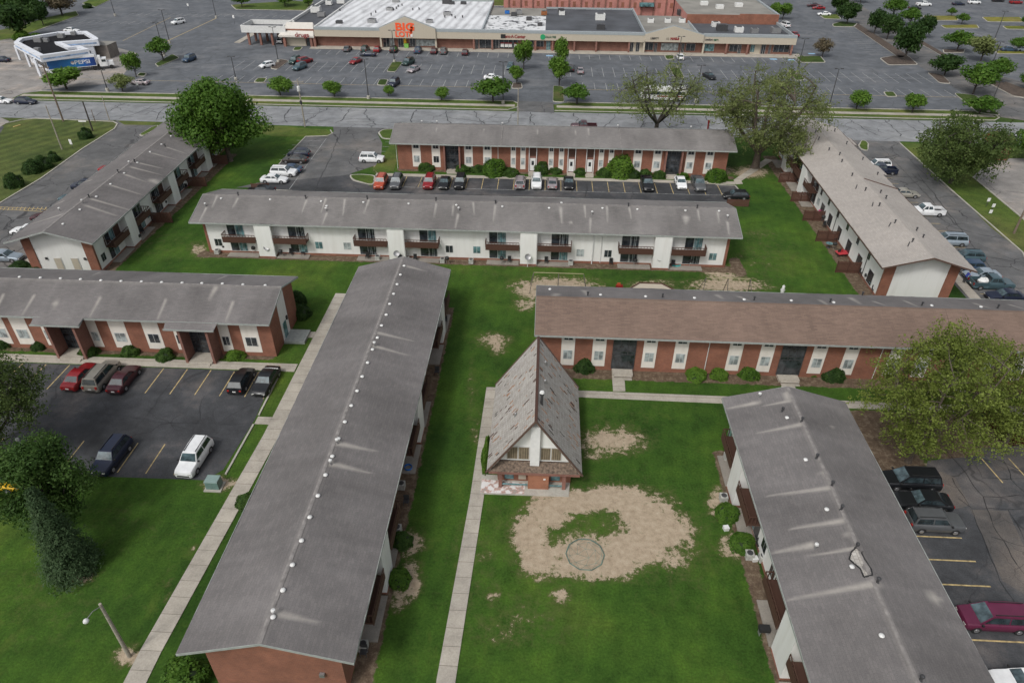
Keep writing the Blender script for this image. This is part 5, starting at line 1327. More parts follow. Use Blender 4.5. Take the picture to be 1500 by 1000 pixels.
# ------------------------------------------------------------------ shopping centre
def mall():
    r = root('shopping_centre', 'long strip mall across the top with tan fascia, brick walls and an orange store sign', 'building', (0, 220, 0), 0)
    X = lambda px, py=60: plane_y(px, py, 218.6)[0]
    def part(name, mb, mat, p=r): return mb.build(name, M[mat] if isinstance(mat, str) else mat, p)
    fy = -1.5
    # west annex with the drive-through canopy and slanted metal roof
    xa, xb = X(416), X(462)
    m = MB(); m.span(xa, xb, 0, 45, 0, 4.6); part('annex_wall', m, 'brick')
    m = MB(); m.span(xa-.3, xb+.3, 1.5, 46, 4.6, 4.75); part('annex_roof', m, 'tar')
    m = MB(); m.span(xa-.6, xa-.1, 1.5, 46.3, 4.3, 5.5); part('annex_parapet', m, 'metal_white')
    for y in (3, 4.5):
        pass
    m = MB(); b_ = len(m.v)
    m.face([(X(410), -1.9, 3.2), (X(461), -1.9, 3.2), (X(455), 3.2, 6.0), (X(417), 3.2, 6.0)]); m.face([(X(461), -1.9, 3.2), (X(461)+.3, 3.2, 3.2), (X(455), 3.2, 6.0)]); m.face([(X(410), -1.9, 3.2), (X(417), 3.2, 6.0), (X(410)-.3, 3.2, 3.2)]); m.face([(X(410)-.3, 3.2, 3.2), (X(417), 3.2, 6.0), (X(455), 3.2, 6.0), (X(461)+.3, 3.2, 3.2)])
    m.face([(X(410), -1.9, 3.2), (X(410)-.3, 3.2, 3.2), (X(461)+.3, 3.2, 3.2), (X(461), -1.9, 3.2)])
    m.span(X(410)-.1, X(461)+.1, -2.0, -1.85, 2.75, 3.25); part('mansard_roof', m, 'cream_roof')
    m = MB(); m.span(X(418), X(446), -.3, 0, 0, 3.0); part('storefront_wall', m, 'tan_stucco')
    m = MB(); m.span(X(447), X(454), -.25, .02, 0, 2.7); part('doorway', m, 'glass')
    for px in (417, 456, 461):
        m = MB(); m.span(X(px)-.35, X(px)+.35, -1.7, -.9, 0, 3.0); part('brick_column', m, 'brick_pale')
    o = text('store_sign', 'drugs', 1.7, PAINT['red'], r, (X(444.5), -2.05, 3.45), sx=1.15, bold=.03)
    m = MB(); c0, c1, y0, y1 = X(352, 45), X(417, 45), -.8, 8.5
    m.span(c0, c1, y0, y0+.25, 3.6, 5.6); m.span(c0, c1, y1-.25, y1, 3.6, 5.6); m.span(c0, c0+.25, y0+.25, y1-.25, 3.6, 5.6); part('canopy_fascia', m, 'metal_white')
    m = MB(); m.span(c0+.25, c1, y0+.25, y1-.25, 4.1, 4.3); part('canopy_roof', m, 'tar')
    for i in range(4):
        for yy in (0, 5.5):
            m = MB(); x = c0+1.6+i*3.6; m.span(x-.3, x+.3, yy-.3, yy+.3, 0, 3.7); part('canopy_column', m, 'brick_pale')
    # main body sections: x from, x to, depth, roof material
    y_ = 0
    secs = [(X(463), X(706), 48.5, 'membrane', 5.3), (X(706), X(798.5), 25, 'patched', 5.0), (X(706), X(798.5), 39.9, 'tar_grey', 4.8), (X(798.5), X(944), 38.5, 'tar', 5.0), (X(944), X(1022), 29, 'tar_grey', 5.0), (X(1022), X(1162), 17.3, 'tar', 5.0)]
    for i, (a, b, d, mt, z) in enumerate(secs):
        m = MB()
        if i == 2: m.span(a, b, 25, d, 0, z)
        else: m.span(a, b, .02, d, 0, z-.2)
        part('wall', m, 'brick_mall_shaded')
        m = MB(); m.span(a, b, -1.2 if i != 2 else 25, d, z-.2+(.0 if i != 2 else .2), z+(.0 if i != 2 else .05)); part('flat_roof', m, mt)
    for a, d in ((X(706), 48.5), (X(463), 48.5), (X(944), 38.5), (X(1022), 29), (X(1162), 20)):
        m = MB(); m.span(a-.2, a+.2, -1.2, d, 4.6, 5.75); part('parapet', m, 'metal_white' if a in (X(463),) else 'parapet')
    m = MB(); m.span(X(463), X(706), 48.3, 48.7, 4.6, 5.7); m.span(X(798.5), X(944), 38.3, 38.7, 4.6, 5.5); part('parapet', m, 'parapet')
    # tan fascia band with a metal coping
    segs = [(X(462), X(559)), (X(638), X(944)), (X(1030), X(1167))]
    for a, b in segs:
        m = MB(); m.span(a, b, fy, fy+.3, 3.05, 4.9); part('fascia_band', m, 'tan_stucco')
        m = MB(); m.span(a, b, fy-.05, fy+.9, 4.9, 5.65); part('coping', m, 'parapet')
        m = MB(); m.span(a, b, fy+.31, 0, 3.05, 3.15); part('soffit', m, 'tan_stucco')
    def peak(a, b, c, zt, z0, zs):
        m = MB(); p = [(a, z0), (b, z0), (b, zs), (c, zt), (a, zs)]; k = len(m.v)
        for y in (fy-.5, fy+.3): m.v += [(x, y, z) for x, z in p]
        m.f += [(0, 1, 2, 3, 4), (9, 8, 7, 6, 5)]+[(i, i+5, (i+1) % 5+5, (i+1) % 5) for i in range(5)]; m.mi += [0]*7
        part('peaked_front', m, 'tan_stucco')
        m = MB()
        for (x0, za), (x1, zb) in (((a-.1, zs), (c, zt)), ((c, zt), (b+.1, zs))): m.tube((x0, fy-.1, za+.1), (x1, fy-.1, zb+.1), .22, .22, 4)
        part('coping', m, 'parapet')
    peak(X(558), X(639), X(595.5), 8.9, 3.05, 5.7); peak(X(944), X(1030), X(985), 7.6, 3.3, 5.3)
    # store signs
    sg = MAT_SIGN
    text('store_sign', 'BIG', 2.9, sg, r, (X(595.0), fy-.56, 6.1), sx=1.3, bold=.09); text('store_sign', 'LOTS', 2.1, sg, r, (X(593.0), fy-.56, 4.1), sx=1.05, bold=.07); text('store_sign', '!', 4.4, sg, r, (X(603.6), fy-.56, 5.0), rot=(PI/2, .15, 0), bold=.10, sx=1.3)
    m = MB(); m.box((X(604), fy-.62, 3.85), (.7, .06, .7)); part('sign_dot', m, 'white')
    m = MB(); m.box((X(737), fy-.03, 4.0), (1.4, .08, 1.1)); part('sign_box', m, 'black')
    text('store_sign', 'Rent-A-Center', 1.25, PAINT['red'], r, (X(753), fy-.04, 3.95), sx=.88, bold=.03)
    m = MB(); m.tube((X(795), fy, 4.0), (X(795), fy-.1, 4.0), .75, .75, 18); part('round_sign', m, MAT_GREEN)
    text('store_sign', 'DOLLAR TREE', .75, MAT_DGREEN, r, (X(806), fy-.04, 4.0), sx=.7, bold=.02)
    text('store_sign', 'LIBERTY', .75, M['metal_dark'], r, (X(958), fy-.56, 4.25), sx=.9, bold=.02)
    text('store_sign', 'US', .75, M['metal_dark'], r, (X(977), fy-.56, 4.25), sx=.9); text('store_sign', 'NAILS', .85, PAINT['red'], r, (X(987.5), fy-.56, 4.25), sx=1.1, bold=.05)
    text('store_sign', 'comfort dental'.split()[0], .9, M['metal_dark'], r, (X(1038), fy-.04, 4.1), sx=.75, bold=.02); text('store_sign', 'care', .9, MAT_DGREEN, r, (X(1048.5), fy-.04, 4.1), sx=.9, bold=.03)
    # shop windows and doors, kiosks of light: (px0, px1, material)
    for a, b, mt, z0, z1, nm in ((561,570,'glass',0,2.9,'doorway'),(571,577,'glass_pale',0,2.9,'doorway'),(583,590,'glass',0,2.9,'shop_window'),(600,608,'glass',.3,2.9,'shop_window'),(609,638,'glass_pale',.6,2.4,'shop_window'),(696,700,'glass',0,2.8,'doorway'),
        (702,719,'glass',.3,2.9,'shop_window'),(722,730,'glass',.3,2.9,'shop_window'),(731,758,'glass',.3,2.9,'shop_window'),(773,781,'glass',0,2.8,'doorway'),(786,796,'glass',1,2.6,'shop_window'),(800,806,'glass_teal',0,2.6,'doorway'),
        (923,928,'glass',0,2.7,'doorway'),(932,937,'glass',0,2.7,'doorway'),(944,957,'glass',.6,2.7,'shop_window'),(959,963,'glass',0,2.6,'doorway'),(969,994,'glass_pale',.6,2.6,'shop_window'),(999,1003,'glass',0,2.6,'doorway'),(1006,1019,'glass',.6,2.6,'shop_window'),
        (1032,1047,'glass_teal',.6,2.6,'shop_window'),(1070,1082,'glass',.6,2.6,'shop_window'),(1083,1087,'glass',0,2.6,'doorway'),(1101,1107,'glass_teal',.6,2.6,'shop_window'),(1117,1123,'glass',0,2.8,'doorway'),(1128,1131,'glass',0,2.7,'doorway'),(1135,1158,'glass',.7,2.8,'shop_window')):
        m = MB(); xa_, xb_ = X(a, 72), X(b, 72); m.span(xa_, xb_, -.06, .02, z0, z1); o = part(nm, m, mt)
        f = MB(); n = max(2, int((xb_-xa_)/1.3))
        for i in range(n+1): x = xa_+(xb_-xa_)*i/n; f.span(x-.05, x+.05, -.10, -.061, z0, z1)
        f.span(xa_, xb_, -.10, -.061, z1-.08, z1); part('mullions', f, 'metal', o)
    for a, b in ((X(921, 72), X(944, 72)), (X(1101, 72), X(1116, 72))):
        m = MB(); m.span(a, b, -.04, .01, 0, 3.0); part('tan_wall_panel', m, 'tan_stucco')
    for i, a in enumerate((735.5, 741.5, 747, 755.5)):
        m = MB(); m.box((X(a, 70), -.13, 1.2), (1.0, .03, .9)); m.m = 1; m.box((X(a, 70), -.135, 1.8), (1.05, .04, .35)); m.build('window_poster', [M['white'], PAINT['red']], r)
    m = MB(); m.span(X(592, 72), X(598, 72), -.9, -.2, 0, 1.3); m.build('product_display', MAT_LIME, r)
    m = MB(); m.span(X(591.3, 72), X(595, 72), -.4, -.15, 1.3, 2.7); m.build('yellow_poster', PAINT['yellow'], r)
    for px in (462, 559, 639, 694, 721, 770, 784, 809, 841, 873, 921, 943, 1030, 1064, 1095, 1160):
        m = MB(); m.span(X(px, 72)-.25, X(px, 72)+.25, fy+.1, fy+.55, 0, 3.1); part('brick_column', m, 'tan_stucco' if px in (559, 639, 943, 1030) else 'brick_pale')
    # rooftop machines at the photographed places
    for px, py, s_, mt in ((545,33,1.3,'metal'),(497,34,1,'metal_dark'),(655,22,1.2,'metal'),(571,15,1.1,'metal'),(629,33,1.1,'metal'),(580,3,1.2,'metal'),(662,6,1,'metal_dark'),(679,6,1,'metal_dark'),(655,5,1.6,'metal_dark'),(463,16,1.6,'metal_white'),(471,22,1.2,'metal'),
        (482,5,1.1,'metal_white'),(500,3,1.4,'metal_white'),(822,17,1.1,'metal_dark'),(823,20,1.0,'metal_white'),(879,27,1.6,'metal_white'),(880,41,1.3,'metal_dark'),(753,22,1,'metal_dark'),(775,28,.9,'metal_dark'),(791,36,.8,'metal_dark'),(998,20,1.4,'metal_dark'),
        (1048,37,1.2,'metal_white'),(1057,43,1.6,'metal_dark'),(1082,45,1.3,'metal_white'),(1105,46,1.1,'metal'),(1136,46,1.4,'metal'),(953,31,1,'metal_white'),(978,31,1,'metal_white'),(999,31,1,'metal_white'),(760,19,1.1,'metal'),(743,18,.8,'blue'),(797,20,1.0,'rust')):
        x, y = G(px, py, 5.4); m = MB(); m.box((x, y-220, 5.0+.55*s_), (1.9*s_, 1.6*s_, 1.1*s_), rnd.uniform(-.05, .05)); m.m = 1; m.box((x, y-220, 5.02+1.1*s_), (1.2*s_, 1.0*s_, .12)); m.build('rooftop_unit', [M[mt], M['metal_dark']], r)
    for i in range(14):
        x, y = G(*rnd.choice(((640,25),(600,12),(520,20),(680,30),(560,20))), 5.3); m = MB(); x += rnd.uniform(-9, 9); y += rnd.uniform(-5, 5); m.lathe([(.2, 0), (.2, .5), (.3, .5), (.02, .8)], (x, min(y, 266)-220, 5.3), 7); m.build('roof_vent', M['metal_dark'], r)
    return r
def pm(name, c): return plain(name, c, .5, var=.05)
MAT_SIGN = pm('sign_orange', (.85, .10, .025)); MAT_GREEN = pm('sign_green', (.02, .30, .12)); MAT_DGREEN = pm('sign_dark_green', (.02, .10, .05)); MAT_LIME = pm('lime', (.18, .42, .08))
mall()

def warehouse():
    r = root('department_store', 'tall pink brick store behind the strip mall', 'building', (0, 262, 0), 0)
    pink = brick('brick_pink', (.42, .17, .14), (.38, .15, .125), (.42, .25, .21)); m = MB(); m.span(-15.5, 43.4, 2.5, 70, 0, 9.5); m.build('wall', pink, r)
    for i in range(14):
        x = -14+i*4.2; m = MB(); m.span(x, x+.5, 2.2, 2.5, 0, 9.2); m.build('pilaster', M['brick_pale'], r)
        m = MB(); m.span(x+1.6, x+2.6, 2.42, 2.5, 4.8, 6.4); m.build('blind_window', M['brick'], r)
    m = MB(); m.span(-15.6, 43.5, 2.4, 70, 9.5, 9.9); m.build('flat_roof', M['tar_grey'], r)
    m = MB(); m.box((34, 1.6, 6.0), (5, 1.2, 1.2)); m.build('rooftop_duct', M['glass_teal'], r)
    r2 = root('rear_store', 'brick store block with a pale gravel roof behind the right end of the strip mall', 'building', (0, 238, 0), 0)
    m = MB(); m.span(43.8, 72, .2, 60, 0, 7.2); m.build('wall', pink, r2); m = MB(); m.span(43.9, 71.9, .3, 60, 7.2, 7.35); m.build('flat_roof', M['tar_grey'], r2)
    m = MB(); m.span(43.7, 60, -.2, .3, 4.8, 7.5); m.span(60, 72.1, -.25, .3, 4.8, 7.8); m.build('front_parapet', M['brick'], r2)
    m = MB(); m.span(71.8, 72.4, .3, 60, 6.8, 7.8); m.build('side_parapet', M['parapet'], r2)
    for x, y in ((56, 12), (63, 16), (52, 18), (66, 30), (58, 34)):
        m = MB(); m.box((x, y, 7.9), (2.4, 1.8, 1.1)); m.build('rooftop_unit', M['metal_white'], r2)
warehouse()

# ------------------------------------------------------------------ gas station
def gas_station():
    zc, zb = 5.3, 3.7
    PTS = [(20,62),(27,56),(85,46.5),(127,45.5),(144,56),(143,58),(90,62),(104,68),(117,66.5),(130,72),(58,82)]
    out = [Vector(G(a, c, zc)) for a, c in PTS]
    o0 = sum(out, Vector((0, 0)))/len(out)
    r = root('gas_station', 'white gas station with a dark roof, angled white canopy edge and blue stripes', 'building', (o0.x, o0.y, 0), 0)
    loc = [p-o0 for p in out]
    area = sum(loc[i].x*loc[(i+1) % len(loc)].y-loc[(i+1) % len(loc)].x*loc[i].y for i in range(len(loc)))
    if area < 0: loc = loc[::-1]
    n = len(loc)
    inn = []
    for i in range(n):
        p, a, b_ = loc[i], loc[i-1], loc[(i+1) % n]
        d1 = (p-a).normalized(); d2 = (b_-p).normalized(); n1 = Vector((-d1.y, d1.x)); n2 = Vector((-d2.y, d2.x)); bi = (n1+n2); k = bi.length_squared
        inn.append(p+bi*(1.2*2/k if k > .6 else 1.2))
    m = MB(); b0 = 0
    for ring, z in ((loc, zb), (loc, zc), (inn, zc), (inn, zc-.7)): m.v += [(p.x, p.y, z) for p in ring]
    for L_ in range(3):
        for i in range(n):
            j = (i+1) % n; m.f.append((L_*n+i, L_*n+j, (L_+1)*n+j, (L_+1)*n+i)); m.mi.append(0)
    m.f.append(tuple(range(n))[::-1]); m.mi.append(0); m.build('canopy_fascia', M['white_st'], r)
    m = MB(); m.prism([tuple(p) for p in inn], zc-.95, zc-.75); m.build('flat_roof', M['black_roof'], r)
    st = MB()
    for i in range(n):
        a, b_ = loc[i], loc[(i+1) % n]
        if (b_-a).length < 3: continue
        d = (b_-a).normalized(); nn = Vector((d.y, -d.x))*.03; q0, q1 = a+d*.5+nn, b_-d*.5+nn
        st.face([(q0.x, q0.y, 4.25), (q1.x, q1.y, 4.25), (q1.x, q1.y, 4.6), (q0.x, q0.y, 4.6)])
    st.build('blue_stripe', M['stripe_blue'], r)
    k = .80; m = MB(); m.prism([tuple(p*k) for p in loc], 0, zb); m.build('shop_wall', M['white_st'], r)
    for i in range(n):
        a, b_ = loc[i]*k, loc[(i+1) % n]*k
        if (b_-a).length < 3: continue
        d = (b_-a).normalized(); nn = Vector((d.y, -d.x)); m = MB(); L_ = (b_-a).length
        c = (a+b_)/2+nn*.04; m.box((c.x, c.y, 1.7), (L_*.7, .06, 1.8), math.atan2(d.y, d.x)); m.build('shop_window', M['glass'], r)
    for px, py in ((58,108),(45,98),(30,88),(60,112)):
        p = Vector(G(px, py))-o0; m = MB(); m.box((p.x, p.y, 1.9), (.5, .5, 3.8)); m.build('canopy_post', M['white_st'], r)
    for px, py, s_ in ((57,60,1.6),(90,54,1.3),(68,60,1.0),(108,50,1.0),(55,74,1.0)):
        p = Vector(G(px, py, zc-.5))-o0; m = MB(); m.box((p.x, p.y, zc-.3), (1.3*s_, 1.0*s_, .9*s_)); m.build('rooftop_unit', M['metal'], r)
    a = Vector(G(131, 84))-o0; m = MB(); m.box((a.x+3.5, a.y+1.5, 1.7), (6.5, 5, 3.4)); m.m = 1; m.box((a.x+3.5, a.y+1.5, 3.45), (6.7, 5.2, .12)); m.build('rear_store_room', [M['brick_grey'], M['tar_grey']], r)
M['white_st'] = plain('station_white', (.66, .68, .72), .5, var=.06); M['black_roof'] = plain('black_roof', (.016, .016, .018), .95, var=.3, spec=.1)
M['stripe_blue'] = plain('stripe_blue', (.30, .42, .62), .5, var=.6, scale=.6); M['brick_grey'] = brick('brick_grey', (.20, .17, .15), (.17, .15, .13), (.25, .23, .2))
gas_station()
# ------------------------------------------------------------------ vegetation
def leaf_mesh(name, pts, nrm, size, tint, mat, rs, spread=.5, aspect=.62, droop=0):
    """many small leaf-sized quads; pts (n,3), nrm (n,3) rough outward direction"""
    n = len(pts)
    d = nrm+rs.normal(0, spread, (n, 3)); d[:, 2] += .25; d /= np.linalg.norm(d, axis=1)[:, None]+1e-6
    a = np.cross(d, rs.normal(0, 1, (n, 3))); a /= np.linalg.norm(a, axis=1)[:, None]+1e-6
    b = np.cross(d, a)
    if droop: b[:, 2] -= droop; b /= np.linalg.norm(b, axis=1)[:, None]
    s = (size*rs.uniform(.6, 1.35, n))[:, None]
    q = np.stack([pts-a*s*aspect-b*s*.2, pts-b*s, pts+a*s*aspect-b*s*.1, pts+b*s], 1)
    me = bpy.data.meshes.new(name)
    me.vertices.add(4*n); me.vertices.foreach_set('co', q.astype(np.float32).ravel())
    me.loops.add(4*n); me.loops.foreach_set('vertex_index', np.arange(4*n, dtype=np.int32))
    me.polygons.add(n); me.polygons.foreach_set('loop_start', np.arange(0, 4*n, 4, dtype=np.int32)); me.polygons.foreach_set('loop_total', np.full(n, 4, np.int32))
    me.update(calc_edges=True)
    at = me.attributes.new('tint', 'FLOAT', 'POINT'); at.data.foreach_set('value', np.repeat(np.clip(tint, 0, 1), 4).astype(np.float32))
    me.materials.append(mat); return me
def crown(seed, W, H, z0, n, size, mat, blobs=26, dens=.78, lumps=None, flat=1.0, sparse=False, clump=.19, trunk_r=.22, bark='bark', fork=.35, lean=(0, 0)):
    """returns (leaf mesh, trunk mesh): crown of width W, height H, starting z0 above the ground"""
    rs = np.random.RandomState(seed); r = random.Random(seed)
    cs = []
    for i in range(blobs):
        for _ in range(50):
            u = rs.uniform(-1, 1, 3)
            l = math.sqrt(u[0]**2+u[1]**2+(u[2]*1.0)**2)
            if .25 < l < .86: break
        k = 1-.28*max(0, u[2])-(.22 if u[2] < -.3 else 0)
        c = np.array([u[0]*W/2*k*.86+lean[0]*(u[2]+1), u[1]*W/2*k*.86+lean[1]*(u[2]+1), z0+H/2+u[2]*H/2*.84*flat])
        cs.append((c, W*clump*rs.uniform(.65, 1.25), rs.uniform(-.20, .20)))
    per = n//blobs; P_, Nn, T = [], [], []
    for c, rad, tb in cs:
        m = int(per*(rad/(W*clump))**2)
        if sparse:
            # small sprays of leaves around twig ends
            ns = max(3, m//14); ctr = rs.normal(0, 1, (ns, 3)); ctr /= np.linalg.norm(ctr, axis=1)[:, None]; ctr *= rad*rs.uniform(.35, 1.15, (ns, 1)); ctr[:, 2] *= .75
            k = rs.randint(0, ns, m); p = ctr[k]+rs.normal(0, rad*.12, (m, 3)); nn = ctr[k]/(rad+1e-6); tt = rs.uniform(-.12, .12, ns)[k]
        else:
            nn = rs.normal(0, 1, (m, 3)); nn /= np.linalg.norm(nn, axis=1)[:, None]; p = nn*rad*(rs.uniform(dens, 1.08, (m, 1))); p[:, 2] *= .82
            p += rs.normal(0, rad*.07, (m, 3)); tt = .10*np.sin(p[:, 0]*5/rad+c[0])*np.sin(p[:, 1]*4/rad)
        P_.append(p+c); Nn.append(nn); T.append(.5+tb+tt+rs.uniform(-.22, .22, m))
    P_ = np.concatenate(P_); Nn = np.concatenate(Nn); T = np.concatenate(T)
    ok = P_[:, 2] > max(.25, z0*.35); P_, Nn, T = P_[ok], Nn[ok], T[ok]
    leaf = leaf_mesh('crown', P_, Nn, size, T, mat, rs)
    tm = MB(); fz = z0+H*fork*.55; base = Vector((0, 0, -.1)); top = Vector((lean[0]*.3, lean[1]*.3, fz))
    tm.tube((0, 0, -.1), (0, 0, .35), trunk_r*1.5, trunk_r*1.08, 10); tm.tube((0, 0, .3), tuple(top), trunk_r*1.08, trunk_r*.72, 9)
    if sparse:
        # a few main stems from a low fork, every leaf clump hangs on a branch of the nearest stem
        low = base.lerp(top, .9); k = 6 if W > 9 else 4; stems = []
        for i in range(k):
            a = 2*PI*i/k+r.uniform(-.3, .3); R_ = W*r.uniform(.20, .30); ez = z0+H*r.uniform(.55, .80)
            e = Vector((math.cos(a)*R_+lean[0], math.sin(a)*R_+lean[1], ez)); m1 = low.lerp(e, .35)+Vector((math.cos(a), math.sin(a), 0))*R_*.22; m2 = low.lerp(e, .7)+Vector((math.cos(a), math.sin(a), 0))*R_*.16
            tm.tube(low-Vector((0, 0, .25)), m1, trunk_r*.58, trunk_r*.44, 7); tm.tube(m1, m2, trunk_r*.44, trunk_r*.32, 7); tm.tube(m2, e, trunk_r*.32, trunk_r*.16, 6)
            stems.append((low, m1, m2, e))
        for c, rad, _ in cs:
            cc = Vector(c); best = None
            for st_ in stems:
                for q_ in range(3):
                    for t in (.2, .6, .95):
                        p = st_[q_].lerp(st_[q_+1], t); dd = (p-cc).length+max(0, p.z-cc.z)*.6
                        if q_ == 0 and t < .5: continue
                        if best is None or dd < best[0]: best = (dd, p)
            p = best[1]; mid = p.lerp(cc, .5)+Vector((r.uniform(-.2, .2), r.uniform(-.2, .2), .08*(cc-p).length)); tm.path([p, mid, cc], trunk_r*.20, trunk_r*.07, 5)
            for _ in range(3):
                e = cc+Vector((r.uniform(-1, 1), r.uniform(-1, 1), r.uniform(-.5, .9)))*rad; tm.tube(cc, e, trunk_r*.07, trunk_r*.02, 4, caps=False)
        return leaf, tm.mesh('trunk', M[bark], 60)
    for c, rad, _ in cs:
        cc = Vector(c); s_ = r.uniform(.55, 1.0); st = base.lerp(top, s_); mid = st.lerp(cc, .5)+Vector((0, 0, -.04*(cc-st).length))+Vector((r.uniform(-.3, .3), r.uniform(-.3, .3), 0))
        tm.path([st, mid, cc], trunk_r*.42, trunk_r*.10, 6)
    return leaf, tm.mesh('trunk', M[bark], 60)
def plant_tree(label, name, px, py, leaf, trunk, scale=1, rz=0, group=None, world=None, sz=None):
    x, y = world if world else G(px, py)
    r = root(name, label, 'tree', (x, y, 0), rz, group); r.scale = (scale, scale, sz or scale)
    link('trunk', trunk, r); link('crown', leaf, r); return r
def big_tree(label, name, px, py, wpx, top, leafm, n, size, seed, z0f=.22, world=None, **kw):
    x, y = world if world else G(px, py)
    h = height_for(x, y, top); W = wpx/px_m(x, y, h*.6)
    lf, tr = crown(seed, W, h*(1-z0f), h*z0f, n, size, M[leafm], **kw)
    return plant_tree(label, name, px, py, lf, tr, world=(x, y))
big_tree('large dense green tree between the left building and the courtyard cars', 'broadleaf_tree', 337, 236, 146, 104, 'leaf_green', 30000, .27, 11, z0f=.06, blobs=60, clump=.15, trunk_r=.45, dens=.5)
big_tree('tall sparse grey green tree behind the ridge of the brick row, left one of two', 'sparse_tree', 960, 200, 176, 82, 'leaf_olive', 10500, .15, 12, z0f=.16, blobs=44, clump=.11, sparse=True, trunk_r=.50, bark='bark_dark', fork=.10)
big_tree('widest sparse tree with many pale limbs, at the right end of the brick row', 'sparse_tree', 1106, 246, 222, 76, 'leaf_olive', 30000, .15, 13, z0f=.10, blobs=76, clump=.10, sparse=True, trunk_r=.72, bark='bark', fork=.14)
big_tree('low hanging grey green tree over the far corner of the tan roof', 'sparse_tree', 1160, 262, 74, 172, 'leaf_olive', 4500, .15, 14, z0f=.1, blobs=16, clump=.18, sparse=True, trunk_r=.22, bark='bark')
big_tree('broad bushy green tree between the east drive and the pale lot', 'broadleaf_tree', 1392, 268, 172, 158, 'leaf_muted', 20000, .19, 15, z0f=.06, blobs=52, clump=.135, sparse=True, trunk_r=.30, bark='bark_dark', fork=.2)
big_tree('green tree cut by the right edge above the pale lot', 'broadleaf_tree', 1512, 238, 78, 172, 'leaf_green', 6000, .3, 16, z0f=.05, blobs=20, clump=.2, trunk_r=.25)
big_tree('large yellow green tree spreading over the brown roof, nearer one of two', 'yellow_green_tree', 1330, 676, 262, 462, 'leaf_yellow', 34000, .105, 17, z0f=.02, blobs=84, clump=.095, sparse=True, trunk_r=.26, bark='bark', fork=.3)
big_tree('yellow green tree reaching the right edge above the red barberry bed', 'yellow_green_tree', 1470, 652, 262, 484, 'leaf_yellow', 32000, .105, 18, z0f=.04, blobs=72, clump=.10, sparse=True, trunk_r=.24, bark='bark', fork=.3)
big_tree('loose dark green tree cut by the left edge over the southwest lot', 'broadleaf_tree', 8, 672, 225, 512, 'leaf_muted', 34000, .11, 19, z0f=.06, blobs=64, clump=.14, sparse=True, trunk_r=.25, bark='bark_dark')
big_tree('round dark green tree in front of the yellow car', 'broadleaf_tree', 92, 776, 140, 642, 'leaf_dark2', 26000, .15, 20, z0f=.06, blobs=48, clump=.15, sparse=False, dens=.55, trunk_r=.22, bark='bark_dark') if False else None
M['leaf_dark2'] = leaf_mat('leaf_deep_green', (.028, .066, .012), (.058, .118, .023), (.11, .18, .04))
big_tree('round dark green tree in front of the yellow car', 'broadleaf_tree', 94, 778, 172, 636, 'leaf_dark2', 34000, .12, 20, z0f=.05, blobs=70, clump=.13, dens=.4, trunk_r=.22, bark='bark_dark')
def spruce(label, px, py, top, wpx, n, seed):
    x, y = G(px, py); h = height_for(x, y, top)*.98; W = wpx/px_m(x, y, 2); rs = np.random.RandomState(seed)
    nb = 190; P_, Nn, T = [], [], []; tm = MB(); tm.tube((0, 0, -.1), (0, 0, h*.96), .16, .03, 8)
    for i in range(nb):
        z = h*(.03+.95*(i/nb)**.92); R = W/2*(1-z/h)**1.0*rs.uniform(.82, 1.12)+.12; a = i*2.4+rs.uniform(-.3, .3); m = int(n/nb*(R/(W*.28))**1.0)+20
        t = rs.uniform(.1, 1, m)**.6; w = .13*R+.1
        p = np.stack([math.cos(a)*R*t+rs.normal(0, w, m), math.sin(a)*R*t+rs.normal(0, w, m), z-.22*R*t**1.6+rs.normal(0, .08, m)], 1)
        P_.append(p); nn = np.tile([math.cos(a), math.sin(a), .7], (m, 1)); Nn.append(nn); T.append(.35+.35*t+rs.uniform(-.25, .25, m)+rs.uniform(-.12, .12))
        if i % 3 == 0: tm.tube((0, 0, z), (math.cos(a)*R*.8, math.sin(a)*R*.8, z-.15*R), .025, .01, 4, caps=False)
    me = leaf_mesh('crown', np.concatenate(P_), np.concatenate(Nn), .12, np.concatenate(T), M['leaf_spruce'], rs, aspect=.35)
    plant_tree(label, 'spruce_tree', px, py, me, tm.mesh('trunk', M['bark_dark']))
spruce('narrow blue green spruce on the lawn below the round dark tree', 110, 834, 710, 74, 24000, 21)

# small planted trees: a few shared crowns, each tree its own objects
proto = {}
for nm, mt, sd, n, sz, fl, bl in (('a', 'leaf_green', 31, 2600, .042, 1, 18), ('b', 'leaf_bright', 32, 2400, .042, 1, 16), ('c', 'leaf_dark', 33, 3000, .045, 1, 20), ('d', 'leaf_olive', 34, 2200, .04, 1, 16), ('e', 'leaf_bud', 35, 2400, .035, 1, 16), ('f', 'leaf_green', 36, 2600, .042, 1, 20)):
    proto[nm] = crown(sd, 1.0, .78, .22, n, sz, M[mt], blobs=bl, clump=.20, trunk_r=.018, bark='bark_dark', dens=.5)
def small_tree(k, px, py, w, top, label, group='trees of the shopping centre lots', name='lot_tree'):
    x, y = G(px, py); h = height_for(x, y, top); W = 1.22*w/px_m(x, y, h*.6)
    lf, tr = proto[k]
    r = root(name, label, 'tree', (x, y, 0), rnd.uniform(0, 6.28), group); r.scale = (W, W, h)
    link('trunk', tr, r); link('crown', lf, r)
